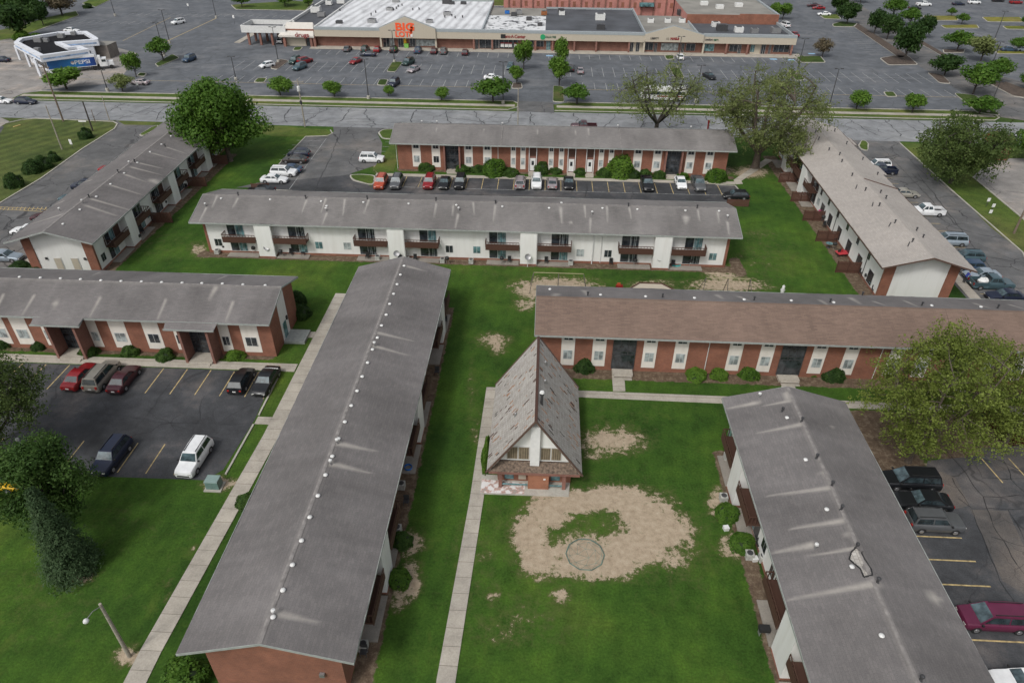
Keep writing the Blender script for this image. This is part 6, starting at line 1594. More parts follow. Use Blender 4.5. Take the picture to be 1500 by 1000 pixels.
for a in (('b',98,131,50,97,'broad bright green tree in front of the blue drinks trailer'),('d',180,134,30,108,'thin pale green tree beside the silver sedan'),('b',200,113,22,72,'slim green tree right of the delivery truck'),('a',240,90,32,50,'green tree with a reddish top on the left grass island'),
    ('b',411,141,34,112,'round bright tree on the verge, left of the grey transformer pole'),('b',490,143,29,117,'small round tree on the verge left of the tall lamp pole'),('b',569,141,16,125,'thin young tree beside the navy suv'),('b',647,147,22,127,'small bright tree in the middle of the road verge'),
    ('a',722,150,46,109,'large round tree on the verge just left of the mall entrance'),('b',757,124,22,94,'nearest of the two trees on the left of the mall entrance'),('b',767,102,26,55,'tall tree behind the nearest one on the left of the entrance'),('b',819,126,32,80,'broad tree on the right side of the mall entrance'),
    ('b',823,103,20,50,'slim tree behind the broad one on the right of the entrance'),('a',845,153,38,120,'wide low tree on the verge just right of the mall entrance'),('b',1254,160,30,131,'low tree on the verge right of the tan roofed building'),('b',1336,165,30,136,'low tree on the verge above the bushy tree'),
    ('a',1434,167,44,138,'flat topped tree at the right end of the verge'),('a',1425,138,46,88,'tall olive green tree in the kerbed corner by the side street'),('a',1458,122,32,80,'dark tree right of the tall olive green one'),('c',1383,111,38,80,'round dark tree on the soil island at the end of the stalls'),
    ('d',1436,90,38,49,'reddish green tree beside the twin headed lamp'),('a',1401,76,34,42,'green tree on the small island with the black shade under it'),('a',1408,36,15,18,'small green tree on the dry grass median'),('a',1393,24,12,10,'tiny tree beside the white post on the dry median'),
    ('a',1489,76,21,52,'green tree over the blue sedan at the right'),('a',1500,130,22,103,'tree cut by the right edge near the side street'),('e',1204,84,24,54,'pale pinkish budding tree by the end of the mall'),('c',1324,90,40,32,'largest of the dark trees along the soil median'),
    ('c',1299,58,28,20,'second dark tree up the soil median'),('c',1280,50,23,13,'slim dark tree, third up the soil median'),('c',1240,36,28,3,'dark green tree at the top cap of the median'),('c',1225,22,24,-12,'darkest tree beside the white sedan in the side lot'),('a',1307,26,28,-8,'bright green tree behind the dark median trees'),
    ('a',1332,38,28,8,'green tree between the median and the dry grass strips'),('c',1352,56,24,22,'dark tree at the end of the second median'),('b',1146,29,22,2,'green tree behind the gravel roofed store'),('b',1133,22,14,2,'smaller tree behind the gravel roofed store'),('a',1500,40,12,20,'dark small tree on the dry strip at the right edge'),
    ('b',1260,4,24,-20,'bright tree cut by the top edge above the side lot'),('a',355,12,20,-12,'tree on the grass strip at the top left of the mall'),('a',418,10,24,-12,'second tree on the grass strip at the top left of the mall'),('b',452,10,16,-8,'small tree at the corner of the mall roof'),
    ('c',30,56,50,4,'widest dark tree at the upper left'),('c',64,38,26,0,'dark tree right of the widest one at the upper left'),('e',92,24,42,-16,'brownish tree on the curved grass island at the upper left'),('a',12,28,50,-30,'dark tree in the top left corner'),('c',44,30,40,-22,'dark tree behind the others at the top left corner')):
    small_tree(*a)
# bushes: clipped domes of fine leaves over a dark core
def bush_mesh(mat, seed, n, size, tight=.04, red=False):
    rs = np.random.RandomState(seed); nn = rs.normal(0, 1, (n, 3)); nn[:, 2] = np.abs(nn[:, 2])*1.0; nn /= np.linalg.norm(nn, axis=1)[:, None]
    bumps_ = .97+.10*np.sin(nn[:, 0]*6+seed)*np.sin(nn[:, 1]*5+1)+.09*np.sin(nn[:, 2]*7+nn[:, 0]*4)
    p = nn*np.array([.5, .5, 1.0])*(bumps_*(1-np.abs(rs.normal(0, tight, n))*1.6))[:, None]
    ex = rs.uniform(-.2, .2, n)+.5+.15*np.sin(nn[:, 0]*5+nn[:, 1]*7)
    return leaf_mesh('foliage', p, nn*np.array([1, 1, .6]), size, ex, mat, rs, spread=.55)
cb = MB(); cb.lathe([(.37, 0), (.39, .25), (.35, .5), (.25, .70), (.10, .80), (.01, .82)], n=14); CORE = cb.mesh('core', M['bush_core'], 60)
BM = {'dark': bush_mesh(M['leaf_dark2'], 41, 2600, .045), 'green': bush_mesh(M['leaf_green'], 42, 2400, .045), 'bright': bush_mesh(M['leaf_bright'], 43, 2400, .045, .05), 'loose': bush_mesh(M['leaf_green'], 44, 2200, .06, .16), 'red': bush_mesh(M['leaf_red'], 45, 2200, .05, .14), 'deep': bush_mesh(M['leaf_dark'], 46, 2600, .045, .05)}
def bush(k, px, py, w, hm, label, group=None, length=None, world=None, rz=None, name='bush'):
    x, y = world if world else G(px, py); W = w/px_m(x, y, hm*.4) if w else 1.5
    r = root(name, label, 'bush', (x, y, 0), rnd.uniform(0, 6) if rz is None else rz, group); r.scale = (length or W, W, hm)
    link('core', CORE, r); link('foliage', BM[k], r)
gb = 'bushes along the brick row building'
for a in [(k_, x_, y_+2.6, w_*1.42, q_[0]*1.25, *q_[1:]) for k_, x_, y_, w_, *q_ in (('dark',624.6,246,19,1.1,'dark clipped bush right of the left corner panel of the brick row'),('dark',678.5,248,18,1.0,'dark clipped bush just right of the left glazed entrance'),('dark',700,247,19,1.0,'dark clipped bush left of the big round bush'),('green',725,252,27,2.3,'big round green bush before the seam of the brick row'),('dark',744,252,24,.9,'low dark hedge right of the big round bush'),
    ('dark',793,250,17,1.7,'round dark bush right of the first white door'),('dark',814,250,15,.9,'low dark bush before the pair of slim window strips'),('dark',849,252,14,.9,'low dark bush between the second and third white doors'),('dark',888,253,22,1.1,'dark low bush at the left foot of the tall bright bush'),('bright',908,254,30,3.2,'tall bright green bush between the doors and the wide windows'),
    ('deep',926,256,16,1.2,'round deep green bush right of the tall bright bush'),('dark',945,255,15,1.0,'round dark bush, second right of the tall bright bush'),('dark',966,257,14,1.0,'dark bush just left of the right glazed entrance'),('green',1000,258,14,.8,'small green bush right of the right glazed entrance'),('green',1049,261,24,1.7,'wide green bush at the right corner of the brick row'))]:
    bush(*a, group=gb)
gb = 'bushes before the brown roofed building'
for a in (('deep',855.5,540,32,1.5,'deep green bush behind the clubhouse roof'),('bright',1019,552,33,1.1,'bright clipped bush, left of two side by side'),('bright',1053,551,29,.9,'bright clipped bush, right of two side by side'),('green',1096,550,32,1.2,'round green bush left of the second dark entrance'),('green',1191,549,14,.5,'tiny green bush right of the second dark entrance'),('deep',1219,552,36,1.4,'dark bush at the edge of the yellow green tree')):
    bush(*a, group=gb)
gb = 'bushes along the southwest building'
for a in (('deep',8,506,24,1.3,'dark bush at the left edge before the brick wall'),('deep',59,509,23,1.0,'dark bush left of the left porch'),('dark',131,518,29,1.0,'clipped bush right of the left porch'),('dark',192.5,517,28,1.0,'clipped bush midway between the two porches'),('dark',242.5,524,28,1.1,'clipped bush left of the right porch'),('bright',345.5,523,30,1.0,'bright clipped bush right of the right porch'),
    ('deep',436,446,28,1.9,'dark bush beyond the east gable door, farther one'),('deep',442,462,31,1.5,'dark bush beyond the east gable door, nearer one'),('deep',82,500,9,.5,'tiny dark bush at the left porch wall')):
    bush(*a, group=gb)
gb = 'shrubs on the mown field by the west drive'
for a in (('deep',22,273,27,2.4,'dark shrub nearest the left edge on the mown field'),('deep',50,252,28,2.3,'left half of the widest dark shrub clump on the field'),('deep',66,246,24,2.3,'right half of the widest dark shrub clump on the field'),('deep',80,236,17,1.8,'small dark shrub behind the widest clump'),('deep',127,202,21,2.0,'dark shrub with a white sign by the utility poles')):
    bush(*a, group=gb)
for a in (('green',272,1000,75,2.0,'wide green bush at the foot of the front brick gable'),('dark',362,737,32,.9,'round bush half under the roof beside the long sidewalk'),('dark',590,795,32,1.0,'dark round bush, farther of two beside the centre building'),('green',585,850,38,1.0,'green round bush, nearer of two beside the centre building'),
    ('green',1065,755,38,1.15,'round green bush, farther of two beside the torn roof building'),('green',1086,799,40,1.15,'round green bush, nearer of two beside the torn roof building'),('deep',30,394,30,1.1,'dark bush at the left foot of the white gable'),('deep',58,396,30,1.0,'dark bush before the white gable doors'),('deep',129,12,14,1.6,'bush on the grass at the far upper left'),
    ('bright',34,58,26,2.5,'light green bush under the widest dark tree'),('bright',55,60,28,2,'low bright bush beside the light green bush'),('red',1440,607,36,.9,'dark red barberry, topmost of the red bed'),('red',1462,622,34,.9,'dark red barberry in the middle of the red bed'),('red',1478,640,38,.9,'rusty red barberry at the corner of the bed'),('red',1500,642,38,.9,'rusty red barberry cut by the right edge')):
    bush(*a)
hx, hy = G(716, 662)
bush('bright', 0, 0, None, 1.1, 'long narrow clipped hedge along the left eave of the clubhouse', world=(-4.55, 48.3), length=5.6, rz=PI/2, name='hedge')
bpy.context.view_layer.update()
COL.objects['hedge'].scale = (5.6, .9, 1.1)

# ------------------------------------------------------------------ poles and lamps
def lot_lamp(px, py, top, label, arms=2, base=True, group='lamp poles of the shopping centre lot', head='black'):
    x, y = G(px, py); h = height_for(x, y, top)
    r = root('lamp_pole', label, 'lamp pole', (x, y, 0), 0, group)
    m = MB(); m.tube((0, 0, .6), (0, 0, h), .13, .08, 8); m.build('pole', M['metal_dark'], r)
    if base: m = MB(); m.lathe([(.38, 0), (.38, .75), (.3, .8)], n=12); m.build('concrete_base', M['kerb'], r)
    for k in range(arms):
        s = (-1, 1)[k]; m = MB(); m.tube((0, 0, h-.1), (s*.45, 0, h+.05), .04, .04, 6); m.box((s*.68, 0, h+.05), (.6, .34, .16)); m.build('lamp_head', M['metal_dark'], r)
for a in ((249,64,15,'twin headed lamp on the open lot left of the white suv'),(241,82,34,'short lamp pole behind the reddish topped tree'),(317,27,-4,'lamp pole at the far end of the long diagonal line'),(169,24,-6,'lamp pole at the top left beside the road'),(346,118,83,'lamp pole above the large dense green tree'),(408,92,40,'lamp pole on the brown soil island'),
    (578,92,45,'lamp pole on the island before the orange store sign'),(540,145,87,'tallest lamp pole on the verge, between two small trees'),(737,152,91,'lamp pole rising through the large round tree'),(992,100,54,'lamp pole on the grass island before the peaked front'),(1019,150,96,'lamp pole between the two sparse trees'),
    (1167,110,57,'lamp pole at the right end of the strip mall'),(1214,158,101,'lamp pole on the verge beside the herringbone stalls'),(1452,98,62,'lamp pole beside the reddish green tree'),(1456,60,17,'lamp pole among the dry grass medians'),(1447,165,120,'lamp pole at the side street corner'),(158,134,103,'dark lamp pole on the verge by the silver sedan')):
    lot_lamp(*a)
def utility_pole(px, py, top, label, r0=.16, mat='pole_wood', arm=True, transformer=False, lean=0):
    x, y = G(px, py); h = height_for(x, y, top); r = root('utility_pole', label, 'utility pole', (x, y, 0), 0, 'utility poles along the road')
    m = MB(); m.tube((0, 0, -.1), (lean, 0, h), r0, r0*.7, 8); m.build('pole', M[mat], r)
    if arm: m = MB(); m.box((lean, 0, h-.6), (2.4, .12, .12)); [m.lathe([(.05, 0), (.06, .2)], (lean+q, 0, h-.54), 6) for q in (-1.1, -.4, .4, 1.1)]; m.build('cross_arm', M[mat], r)
    if transformer:
        m = MB(); m.lathe([(.05, -.5), (.33, -.48), (.33, .45), (.1, .55)], (.1, -.45, h-1.8), 12); m.build('transformer', M['metal_white'], r)
        m = MB(); m.lathe([(.05, -.4), (.25, -.38), (.25, .3), (.1, .4)], (.1, -.4, h-4.6), 12); m.build('meter_box', M['metal_dark'], r)
utility_pole(93,178,95,'tall brown utility pole at the road edge of the mown field',.19)
utility_pole(91,219,155,'pale leaning pole in the middle of the mown field',.14,'pole_pale',False)
utility_pole(136,192,149,'short dark pole holding a black street lamp arm',.17,'bark_dark',False)
utility_pole(140,180,161,'thin pole right behind the short dark pole',.09,'pole_wood',False)
utility_pole(161,178,141,'grey pole with drooping bare branches at the drive corner',.11,'pole_pale',False)
utility_pole(447,186,116,'pole carrying a white transformer left of the court drive',.17,'pole_pale',True,True)
utility_pole(758.5,190,129,'plain grey pole at the mouth of the mall entrance',.12,'pole_pale',False)
utility_pole(1485,342,303,'dark wooden pole beside the pale lot at the right edge',.18,'pole_wood',False)
def street_lamp(px, py, tx, ty, hx, hy, label, wood=True):
    x, y = G(px, py); h = height_for(x, y, ty); r = root('street_lamp', label, 'street lamp', (x, y, 0)); d = Vector(G(hx, hy, h-.1))-Vector((x, y)); t = Vector(G(tx, ty, h))-Vector((x, y)); t *= .6
    m = MB(); m.tube((0, 0, -.1), (t.x, t.y, h), .15 if wood else .09, .10 if wood else .06, 10); m.build('pole', M['pole_pale' if wood else 'metal'], r)
    d = d.normalized()*1.3 if d.length > .2 else Vector((-1.3, -.3))
    m = MB(); e = (t.x+d.x, t.y+d.y, h+.05); m.path([(t.x, t.y, h-.25), (t.x+d.x*.5, t.y+d.y*.5, h+.08), e], .03, .03, 6); m.build('arm', M['metal'], r)
    m = MB(); m.lathe([(.03, .10), (.15, .04), (.20, -.08), (.14, -.2), (.02, -.23)][::-1], e, 12); m.build('lamp_globe', M['metal_white'], r, smooth=60)
street_lamp(190,961,146,884,136,899,'leaning wooden street lamp with a white globe on the front lawn')
street_lamp(36,668,36,652,18,641,'metal street lamp arching over the dark round tree',False)
street_lamp(625,238,625,205,612,203,'slim white street lamp by the court drive',False) if False else None

# ------------------------------------------------------------------ playground and yard things
def swing_frame(x, y, L, label):
    r = root('swing_set', label, 'swing set', (x, y, 0), 0, 'swing sets behind the brown roof')
    m = MB(); m.tube((-L/2, 0, 2.6), (L/2, 0, 2.6), .055, .055, 8); m.build('top_bar', M['bar_yellow'], r)
    for e in (-L/2, 0, L/2):
        for s in (-1, 1): m = MB(); m.tube((e, 0, 2.6), (e+(0 if e == 0 else math.copysign(.5, e)), s*1.15, 0), .045, .045, 6); m.build('leg', M['metal_rusty'], r)
M['bar_yellow'] = plain('pale_yellow_bar', (.30, .27, .15), .6); M['metal_rusty'] = plain('dark_tube', (.10, .085, .07), .7)
x0, y0 = G(782,398.7,2.6); x1, y1 = G(855,401.5,2.6); swing_frame((x0+x1)/2, (y0+y1)/2, x1-x0, 'left yellow barred swing frame over bare soil')
x0, y0 = G(1034.6,406,2.6); x1, y1 = G(1099.5,409,2.6); swing_frame((x0+x1)/2, (y0+y1)/2, x1-x0, 'right yellow barred swing frame over bare soil')
r = root('sandbox', 'timber edged sandbox half hidden behind the brown roof', 'sandbox', (*G(955, 424), 0)); m = MB(); pts = [(-2.6, -1.6), (2.6, -1.6), (2.9, 0), (1.5, 1.5), (-1.5, 1.5), (-2.9, 0)]
for i in range(6):
    a, b_ = pts[i], pts[(i+1) % 6]; m.tube((*a, .12), (*b_, .12), .11, .11, 4)
m.build('timber_edge', M['wood'], r); m = MB(); m.prism(pts, 0, .06); m.build('sand', M['sand'] if 'sand' in M else M['tan_stucco'], r)
x, y = G(857, 812); r = root('climbing_dome', 'low rusty green climbing dome on the bare sandy patch', 'climbing dome', (x, y, 0)); R_, hh = 1.62, .75
M['dome'] = plain('dome_paint', (.10, .17, .14), .7, var=.5, scale=1.2); lv = []
for k, (f, z) in enumerate(((1, .06), (.86, .42), (.52, .66), (.0, hh))):
    n = (10, 10, 5, 1)[k]; lv.append([(R_*f*math.cos(2*PI*(i+.5*k)/n), R_*f*math.sin(2*PI*(i+.5*k)/n), z) for i in range(n)])
m = MB()
for i in range(10):
    m.tube(lv[0][i], lv[0][(i+1) % 10], .04, .04, 6)
m.build('base_ring', M['dome'], r); m = MB()
for i in range(10):
    m.tube(lv[1][i], lv[1][(i+1) % 10], .011, .011, 5); m.tube(lv[0][i], lv[1][i], .011, .011, 5); m.tube(lv[0][(i+1) % 10], lv[1][i], .011, .011, 5); m.tube(lv[1][i], lv[2][i//2], .011, .011, 5)
for i in range(5): m.tube(lv[2][i], lv[2][(i+1) % 5], .011, .011, 5); m.tube(lv[2][i], lv[3][0], .011, .011, 5)
m.build('bars', M['dome'], r)
def cabinet():
    x, y = G(315, 713); r = root('utility_cabinet', 'grey green utility cabinet on a pad by the lot corner', 'utility cabinet', (x, y, 0), .0)
    m = MB(); m.box((0, 0, .05), (1.6, 1.3, .12)); m.build('pad', M['kerb'], r); m = MB(); m.box((0, 0, .58), (1.2, .9, .85)); m.build('housing', M['green_box'], r); m = MB(); m.box((0, -.02, 1.07), (1.26, .98, .1), 0, .95); m.box((0, -.46, .6), (.03, .03, .8)); m.build('lid', M['green_lid'], r)
M['green_lid'] = plain('cabinet_lid', (.20, .28, .26), .5, var=.1); cabinet()
# small sign posts on the east verge and in the field
def post_sign(px, py, label, z=1.3, w=.5, h=.6, mat='white'):
    x, y = G(px, py); r = root('sign_post', label, 'sign', (x, y, 0)); m = MB(); m.tube((0, 0, 0), (0, 0, z), .04, .04, 6); m.build('post', M['metal_dark'], r); m = MB(); m.box((0, -.05, z), (w, .04, h)); m.build('sign_board', M[mat], r)
post_sign(1444,303,'small white sign on the east verge, upper one'); post_sign(1452,309,'small white sign on the east verge, lower right one', 1.0); post_sign(1450,313,'white box on the ground of the east verge', .4); post_sign(107,218,'white sign on the mown field beside the pale pole', 1.4, .5, 1.0)
post_sign(127,196,'white board on top of the dark shrub', 2.6, 1.6, .3); post_sign(742,138,'white slanted sign post at the mall entrance', 1.5, .3, 1.2); post_sign(203,131,'white sign by the silver sedan', 1.3, .5, .7); post_sign(344,36,'white sign post left of the drive-through canopy', 2.4, .6, .9); post_sign(277,16,'white sign post on the open lot', 2, .6, .8); post_sign(1465,236,'red and white board leaning at the pale lot', 1.4, 2.4, 2.4, 'brick')
def hydrant(px, py):
    x, y = G(px, py); r = root('fire_hydrant', 'red roadside hydrant marker above the right end of the brick row', 'hydrant', (x, y, 0)); m = MB(); m.lathe([(.16, 0), (.15, 1.6), (.2, 1.65), (.18, 2.1), (.05, 2.3)], n=10); m.build('barrel', PAINT['red'], r); m = MB(); m.box((0, -.1, 2.1), (.45, .1, .5)); m.build('cap', PAINT['red'], r)
hydrant(1036, 192)

def fence(x0, y0, x1, y1, label, h=1.75):
    a, b_ = Vector((x0, y0)), Vector((x1, y1)); d = b_-a; L = d.length; r = root('privacy_fence', label, 'fence', (x0, y0, 0), math.atan2(d.y, d.x)); m = MB(); n = max(4, int(L/.17))
    for i in range(n): m.box((L*(i+.5)/n, 0, h/2+.03*math.sin(i*2.3)), (L/n*.86, .03, h))
    m.build('boards', M['wood_fence'], r); m = MB()
    for t in (0, .5, 1): m.box((L*t, .06, h/2+.05), (.1, .1, h+.1))
    for z in (.4, h-.3): m.box((L/2, .045, z), (L, .05, .09))
    m.build('frame', M['wood'], r)
wf = lambda bld, lx, sd, off: bld.wld(lx, sd*(bld.WH-1.25+off))
for bld, sd, ys, nm in ((NE, 1, (112, 104.5, 97.2, 87.5, 120.5), 'tan roofed building'), (NW, -1, (97.2, 111.8, 122.5), 'white gabled left building')):
    for i, yy in enumerate(ys):
        lx = bld.loc(45 if sd > 0 else -61, yy)[0]; p0 = wf(bld, lx, sd, .1); p1 = wf(bld, lx, sd, 3.3)
        order = sorted(ys).index(yy)+1
        fence(*p0, *p1, 'brown board fence beside the %s, %s counted from its near end' % (nm, ('first', 'second', 'third', 'fourth', 'fifth')[order-1]))
x, y = G(1064, 302); fence(x, y, x+3.6, y, 'dark brown fence panel before the dark hatchback at the court end', 1.25)
x, y = G(370, 281); fence(x, y, x+3.0, y+.2, 'dark brown fence panel at the left end of the court above the grey roof', 1.5)

# outdoor units, grills and chairs on the patios
M['ac_grey'] = plain('ac_case', (.38, .38, .35), .6, var=.25)
def ac_unit(x, y, label, rz=0, mat='ac_grey'):
    r = root('air_conditioner', label, 'air conditioner', (x, y, .0), rz); m = MB(); m.box((0, 0, .36), (.66, .66, .62)); m.build('case', M[mat], r); m = MB(); m.lathe([(.26, 0), (.26, .03), (.05, .04)], (0, 0, .67), 14); m.build('fan_grille', M['metal_dark'], r)
def chair(x, y, label, mat='black', rz=0):
    r = root('patio_chair', label, 'chair', (x, y, .12), rz); m = MB(); m.box((0, 0, .42), (.5, .5, .05)); m.build('seat', M[mat], r); m = MB(); m.box((0, .25, .70), (.5, .04, .5)); m.build('backrest', M[mat], r)
    for a in (-.22, .22):
        for c in (-.22, .22): m = MB(); m.box((a, c, .21), (.04, .04, .42)); m.build('leg', M['metal_dark'], r)
def grill(x, y, label, rz=0):
    r = root('barbecue_grill', label, 'grill', (x, y, .12), rz); m = MB(); m.lathe([(.05, .55), (.28, .65), (.32, .85), (.27, 1.0), (.04, 1.1)], n=12); m.build('kettle', M['black'], r, smooth=50)
    for k in range(3): a = k*2.1; m = MB(); m.tube((.12*math.cos(a), .12*math.sin(a), .6), (.32*math.cos(a), .32*math.sin(a), 0), .02, .02, 5); m.build('leg', M['metal'], r)
def table(x, y, label, mat='metal_white'):
    r = root('patio_table', label, 'table', (x, y, .12)); m = MB(); m.lathe([(.5, .68), (.52, .70), (.5, .72)], n=16); m.build('table_top', M[mat], r); m = MB(); m.tube((0, 0, 0), (0, 0, .68), .04, .04, 6); m.lathe([(.25, 0), (.22, .04)], n=10); m.build('pedestal', M['metal_dark'], r)
ordn = ('first', 'second', 'third', 'fourth', 'fifth', 'sixth', 'seventh', 'eighth', 'ninth', 'tenth')
for pts, nm in (([(487,614+108-100+20),(491,757-22)], None),):
    pass
def units(pts, where, fn, what, **kw):
    for i, (px, py) in enumerate(pts): fn(*G(px, py, .4), '%s, %s %s' % (what, ordn[i], where), **kw)
units([(318,368),(553,377),(596,380),(648,381),(690,382),(836,384),(1088,386)][:6], 'from the left along the middle building', ac_unit, 'pale air conditioner on the ground')
units([(582,774),(532,945),(588,710)], 'counted on the centre building east side', ac_unit, 'white framed air conditioner')
units([(1066,668),(1060,728),(1134,872),(1118,816),(1098,812)], 'down the side of the torn roof building', ac_unit, 'grey white air conditioner')
units([(329,365),(372,368),(412,373),(586,380),(655,383),(735,383),(930,386),(1011,386)], 'from the left on the middle building patios', grill, 'black round grill')
units([(380,366),(426,371),(444,371),(538,376),(608,379),(746,382),(800,383),(895,385),(986,388)], 'from the left on the middle building patios', chair, 'small dark patio chair')
units([(1072,655),(1076,722),(1112,798),(1125,832),(1140,900),(1148,920),(1150,968)], 'down the side of the torn roof building', chair, 'dark patio chair')
units([(595,735),(652,470),(640,545),(533,955)], 'counted on the centre building east side', chair, 'dark garden chair', mat='metal_dark')
units([(193,358),(208,340),(226,322),(262,285),(272,275)], 'up the patios of the white gabled left building', chair, 'dark patio chair', mat='metal_dark')
units([(1196,318),(1208,330),(1224,350),(1230,372),(1262,400),(1272,412),(1280,425)], 'down the patios of the tan roofed building', chair, 'dark patio chair')
units([(205,350),(243,300)], 'up the patios of the white gabled left building', grill, 'black round grill'); units([(1205,322),(1268,408),(1222,362)], 'down the patios of the tan roofed building', grill, 'black round grill')
units([(1214,360),(1278,418)], 'down the patios of the tan roofed building', table, 'round garden table', mat='glass_teal')
chair(*G(1239,357,.5), 'bright red folding chair on the tan building patio, upper one', 'red'); chair(*G(1235,371,.5), 'bright red folding chair on the tan building patio, lower one', 'red', .6); chair(*G(1201,313,.5), 'pink seat by the brown fence of the tan building', 'pink')
r = root('red_canopy', 'low red camping table by the tan building patio', 'table', (*G(1236,370,.5), 0)); m = MB(); m.box((0, 0, .55), (2.2, 1.2, .05), .2); m.build('table_top', M['red'], r)
for a in (-.9, .9):
    for c in (-.45, .45): m = MB(); m.box((a, c, .27), (.05, .05, .54), .2); m.build('leg', M['metal_dark'], r)
r['category'] = 'table'; r.name = 'camping_table'
def satellite(px, py, label, z=1.6):
    x, y = G(px, py, z); r = root('satellite_dish', label, 'satellite dish', (x, y, 0), 0); m = MB(); m.tube((0, 0, 0), (0, 0, z), .05, .05, 6); m.build('mast', M['metal_white'], r); m = MB(); m.lathe([(.02, 0), (.25, .04), (.42, .14), (.44, .15), (.25, .06), (.02, .03)], n=14); o = m.build('dish', M['metal'], r, (0, -.1, z)); o.rotation_euler = (1.0, 0, .2)
satellite(391,362,'dish on a white mast before the left stair bay of the middle building'); satellite(581,371,'dish on a mast before the second stair bay of the middle building'); satellite(773,376,'dish on a mast before the third stair bay of the middle building'); satellite(966,378,'dish on a mast before the right stair bay of the middle building')
# paddling pools, tarps
def pool(px, py, w, mat, label, sq=1.0):
    x, y = G(px, py, .2); W = w/px_m(x, y)/2; r = root('paddling_pool', label, 'paddling pool', (x, y, 0)); r.scale = (1, sq, 1); m = MB(); m.lathe([(W*.9, 0), (W, .05), (W, .30), (W*.92, .32), (W*.86, .12), (.02, .10)], n=20); m.build('basin', M[mat], r, smooth=40)
pool(990, 387, 15, 'teal', 'turquoise plastic paddling pool in front of the middle building', .8); pool(598, 684, 12, 'blue', 'round blue plastic pool beside the centre building')
for px, py, l in ((1105,820,'white plastic box on the grass by the torn roof building'),(1063,775,'small white box between the two round bushes')):
    x, y = G(px, py); r = root('storage_box', l, 'box', (x, y, 0), .2); m = MB(); m.box((0, 0, .15), (.45, .4, .3)); m.m = 1; m.box((0, 0, .32), (.48, .43, .05)); m.build('box', [M['metal_white'], M['white']], r)
x, y = G(1117, 928); r = root('charcoal_grill', 'small dark box grill with a pale foot standing on the open grass', 'grill', (x, y, 0)); m = MB(); m.box((0, 0, .7), (.8, .5, .35)); m.build('grill_box', M['black'], r)
for a in (-.3, .3): m = MB(); m.box((a, 0, .28), (.05, .4, .55)); m.build('leg', M['metal'], r)
x, y = G(1145, 431); r = root('garden_figure', 'small white garden ornament behind the brown roof', 'ornament', (x, y, 0)); m = MB(); m.lathe([(.3, 0), (.22, .4), (.32, .7), (.18, 1.0), (.2, 1.25), (.02, 1.45)], n=10); m.build('figure', M['metal_white'], r, smooth=60)
x, y = G(907, 422); r = root('toy_car', 'small red and orange ride-on toy on the lawn behind the brown roof', 'toy', (x, y, 0)); m = MB(); m.box((0, 0, .35), (1.0, .5, .3), 0, .85); m.m = 1; m.box((-.1, 0, .62), (.5, .4, .3), 0, .8); m.build('toy_body', [PAINT['red'], PAINT['orange']], r)
for a in (-.35, .35):
    for c in (-.27, .27): m = MB(); m.tube((a, c-.04, .15), (a, c+.04, .15), .15, .15, 10); m.build('wheel', M['black'], r)
# white bundle in the pickup bed
x, y = G(1441, 409, 1.2); r = root('bundle', 'white wrapped bundle lying in the bed of the grey pickup', 'bundle', (x, y, .70), .3); rs = np.random.RandomState(3); m = MB()
prof = [(.35, 0), (.62, .12), (.68, .40), (.45, .62), (.05, .70)]; m.lathe(prof, n=11); m.v = [(vx*(1.15+.2*rs.rand()), vy*(.8+.25*rs.rand()), vz*(.9+.2*rs.rand())) for vx, vy, vz in m.v]; m.build('wrapped_load', M['white'], r)
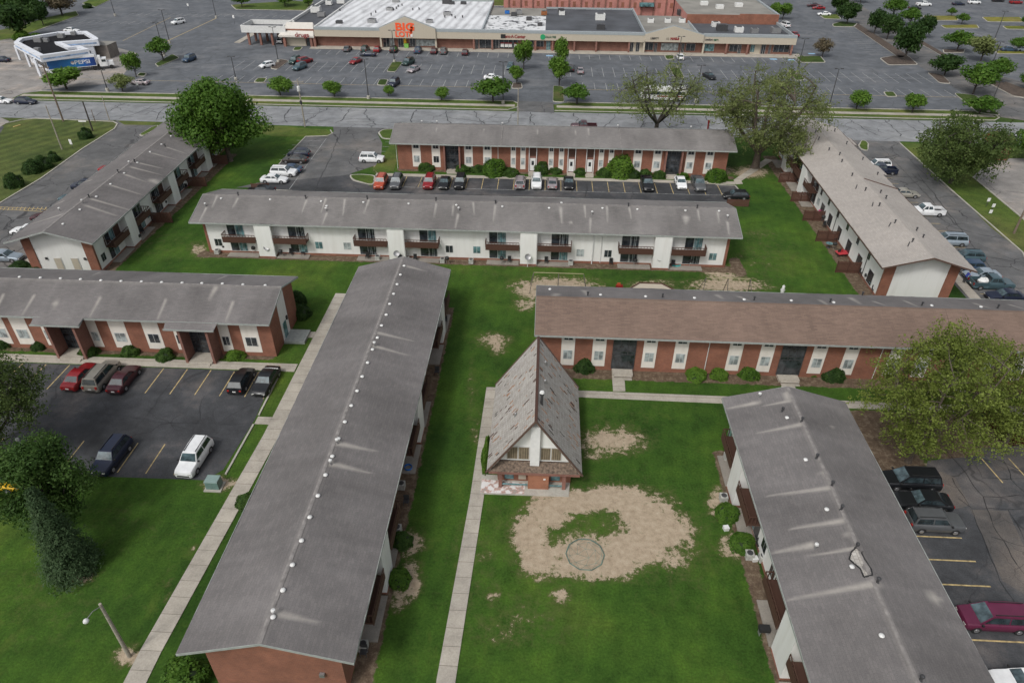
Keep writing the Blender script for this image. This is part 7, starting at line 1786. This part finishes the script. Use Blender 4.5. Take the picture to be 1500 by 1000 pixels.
# person by the pickup, bending towards the load
def person(px, py, label, ang, lean=.5, top='cloth_blue', legs='cloth_dark'):
    x, y = G(px, py); r = root('person', label, 'person', (x, y, 0.06), ang)
    J = {'pel': (0, 0, .92), 'waist': (0, .06*lean*2, 1.08), 'chest': (0, .22*lean*2, 1.30), 'neck': (0, .33*lean*2, 1.47), 'head': (0, .40*lean*2, 1.62), 'crown': (0, .43*lean*2, 1.74)}
    def body(names, edges, rad, mat, nm, parent):
        me = bpy.data.meshes.new(nm); me.from_pydata([p for p in names], edges, []); o = link(nm, me, parent)
        md = o.modifiers.new('skin', 'SKIN'); sv = me.skin_vertices[0].data if me.skin_vertices else None
        return o
    # one continuous surface: rings lofted along each limb, merged in a single mesh
    def loft(mb, pts, radii, n=8, flat=1.0):
        b = len(mb.v); P2 = [Vector(p) for p in pts]
        for i, p in enumerate(P2):
            d = (P2[min(i+1, len(P2)-1)]-P2[max(i-1, 0)]).normalized(); a = Vector((1, 0, 0)); a = (a-d*a.dot(d)).normalized(); c = d.cross(a)
            for k in range(n):
                t = 2*PI*k/n; mb.v.append(tuple(p+a*math.cos(t)*radii[i]*flat+c*math.sin(t)*radii[i]))
        for i in range(len(P2)-1):
            for k in range(n): j = (k+1) % n; mb.f.append((b+i*n+k, b+i*n+j, b+(i+1)*n+j, b+(i+1)*n+k)); mb.mi.append(mb.m)
        mb.f.append(tuple(b+k for k in range(n))[::-1]); mb.f.append(tuple(b+(len(P2)-1)*n+k for k in range(n))); mb.mi += [mb.m]*2
    m = MB(); m.m = 1
    for s in (-1, 1):
        loft(m, [(s*.09, 0, .95), (s*.11, .03, .52), (s*.11, -.02, .30), (s*.11, -.03, .07)], [.105, .075, .062, .045]); loft(m, [(s*.11, -.06, .05), (s*.11, .08, .045), (s*.12, .18, .03)], [.05, .05, .03])
    m.m = 0; loft(m, [J['pel'], J['waist'], J['chest'], (0, J['neck'][1]-.03, 1.42), J['neck']], [.13, .12, .145, .11, .06], 10, 1.35)
    for s in (-1, 1): loft(m, [(s*.19, J['chest'][1]+.05, 1.38), (s*.25, J['chest'][1]+.14, 1.14)], [.06, .048])
    m.m = 2; loft(m, [J['neck'], (0, J['neck'][1]+.03, 1.54)], [.055, .055]); loft(m, [(0, J['head'][1]-.02, 1.52), (0, J['head'][1], 1.60), (0, J['head'][1]+.01, 1.68), (0, J['head'][1], 1.75)], [.06, .092, .095, .05])
    m.box((0, J['head'][1]+.10, 1.62), (.025, .03, .04))
    for s in (-1, 1):
        c = J['chest'][1]; loft(m, [(s*.25, c+.14, 1.14), (s*.22, c+.36, 1.10), (s*.21, c+.42, 1.10)], [.042, .032, .036])
        for k in range(4): loft(m, [(s*.21+(k-1.5)*.02, c+.45, 1.10), (s*.21+(k-1.5)*.022, c+.50, 1.085), (s*.21+(k-1.5)*.02, c+.53, 1.06)], [.010, .009, .007], 5)
        loft(m, [(s*.21-s*.045, c+.41, 1.10), (s*.21-s*.07, c+.46, 1.09)], [.012, .009], 5)
    m.m = 3; loft(m, [(0, J['head'][1]-.035, 1.60), (0, J['head'][1]-.02, 1.70), (0, J['head'][1]-.01, 1.775)], [.085, .098, .045])
    m.build('body', [M[top], M[legs], M['skin'], M['bark_dark']], r, smooth=60)
person(1411, 414, 'person in a blue top bending toward the loaded grey pickup', -1.3)

# ------------------------------------------------------------------ light
w = bpy.data.worlds.new('World'); scene.world = w; w.use_nodes = True; nt = w.node_tree; bg = nt.nodes['Background']
sky = nt.nodes.new('ShaderNodeTexSky'); sky.sky_type = 'NISHITA'; sky.sun_disc = False
EL, AZ = math.radians(50), math.radians(212)      # compass bearing of the sun, from the south-west
sky.sun_elevation = EL; sky.sun_rotation = AZ; sky.air_density = 1.0; sky.dust_density = 4.0; sky.ozone_density = 1.0
hs = nt.nodes.new('ShaderNodeHueSaturation'); hs.inputs['Saturation'].default_value = .30
nt.links.new(sky.outputs[0], hs.inputs['Color']); nt.links.new(hs.outputs[0], bg.inputs[0]); bg.inputs[1].default_value = .10
sd = bpy.data.lights.new('sun', 'SUN'); sd.energy = .95; sd.angle = math.radians(10); sd.color = (1, .985, .955)
so = bpy.data.objects.new('sun', sd); COL.objects.link(so)
dirv = Vector((math.sin(AZ)*math.cos(EL), math.cos(AZ)*math.cos(EL), math.sin(EL))); so.rotation_euler = dirv.to_track_quat('Z', 'Y').to_euler(); so.location = (0, 0, 80)
vs = scene.view_settings; vs.view_transform = 'Standard'; vs.look = 'None'; vs.gamma = 1; vs.use_curve_mapping = False; vs.exposure = 0.56
scene.cycles.max_bounces = 5; scene.cycles.diffuse_bounces = 3; scene.cycles.transparent_max_bounces = 4
scene.cycles.use_denoising = True
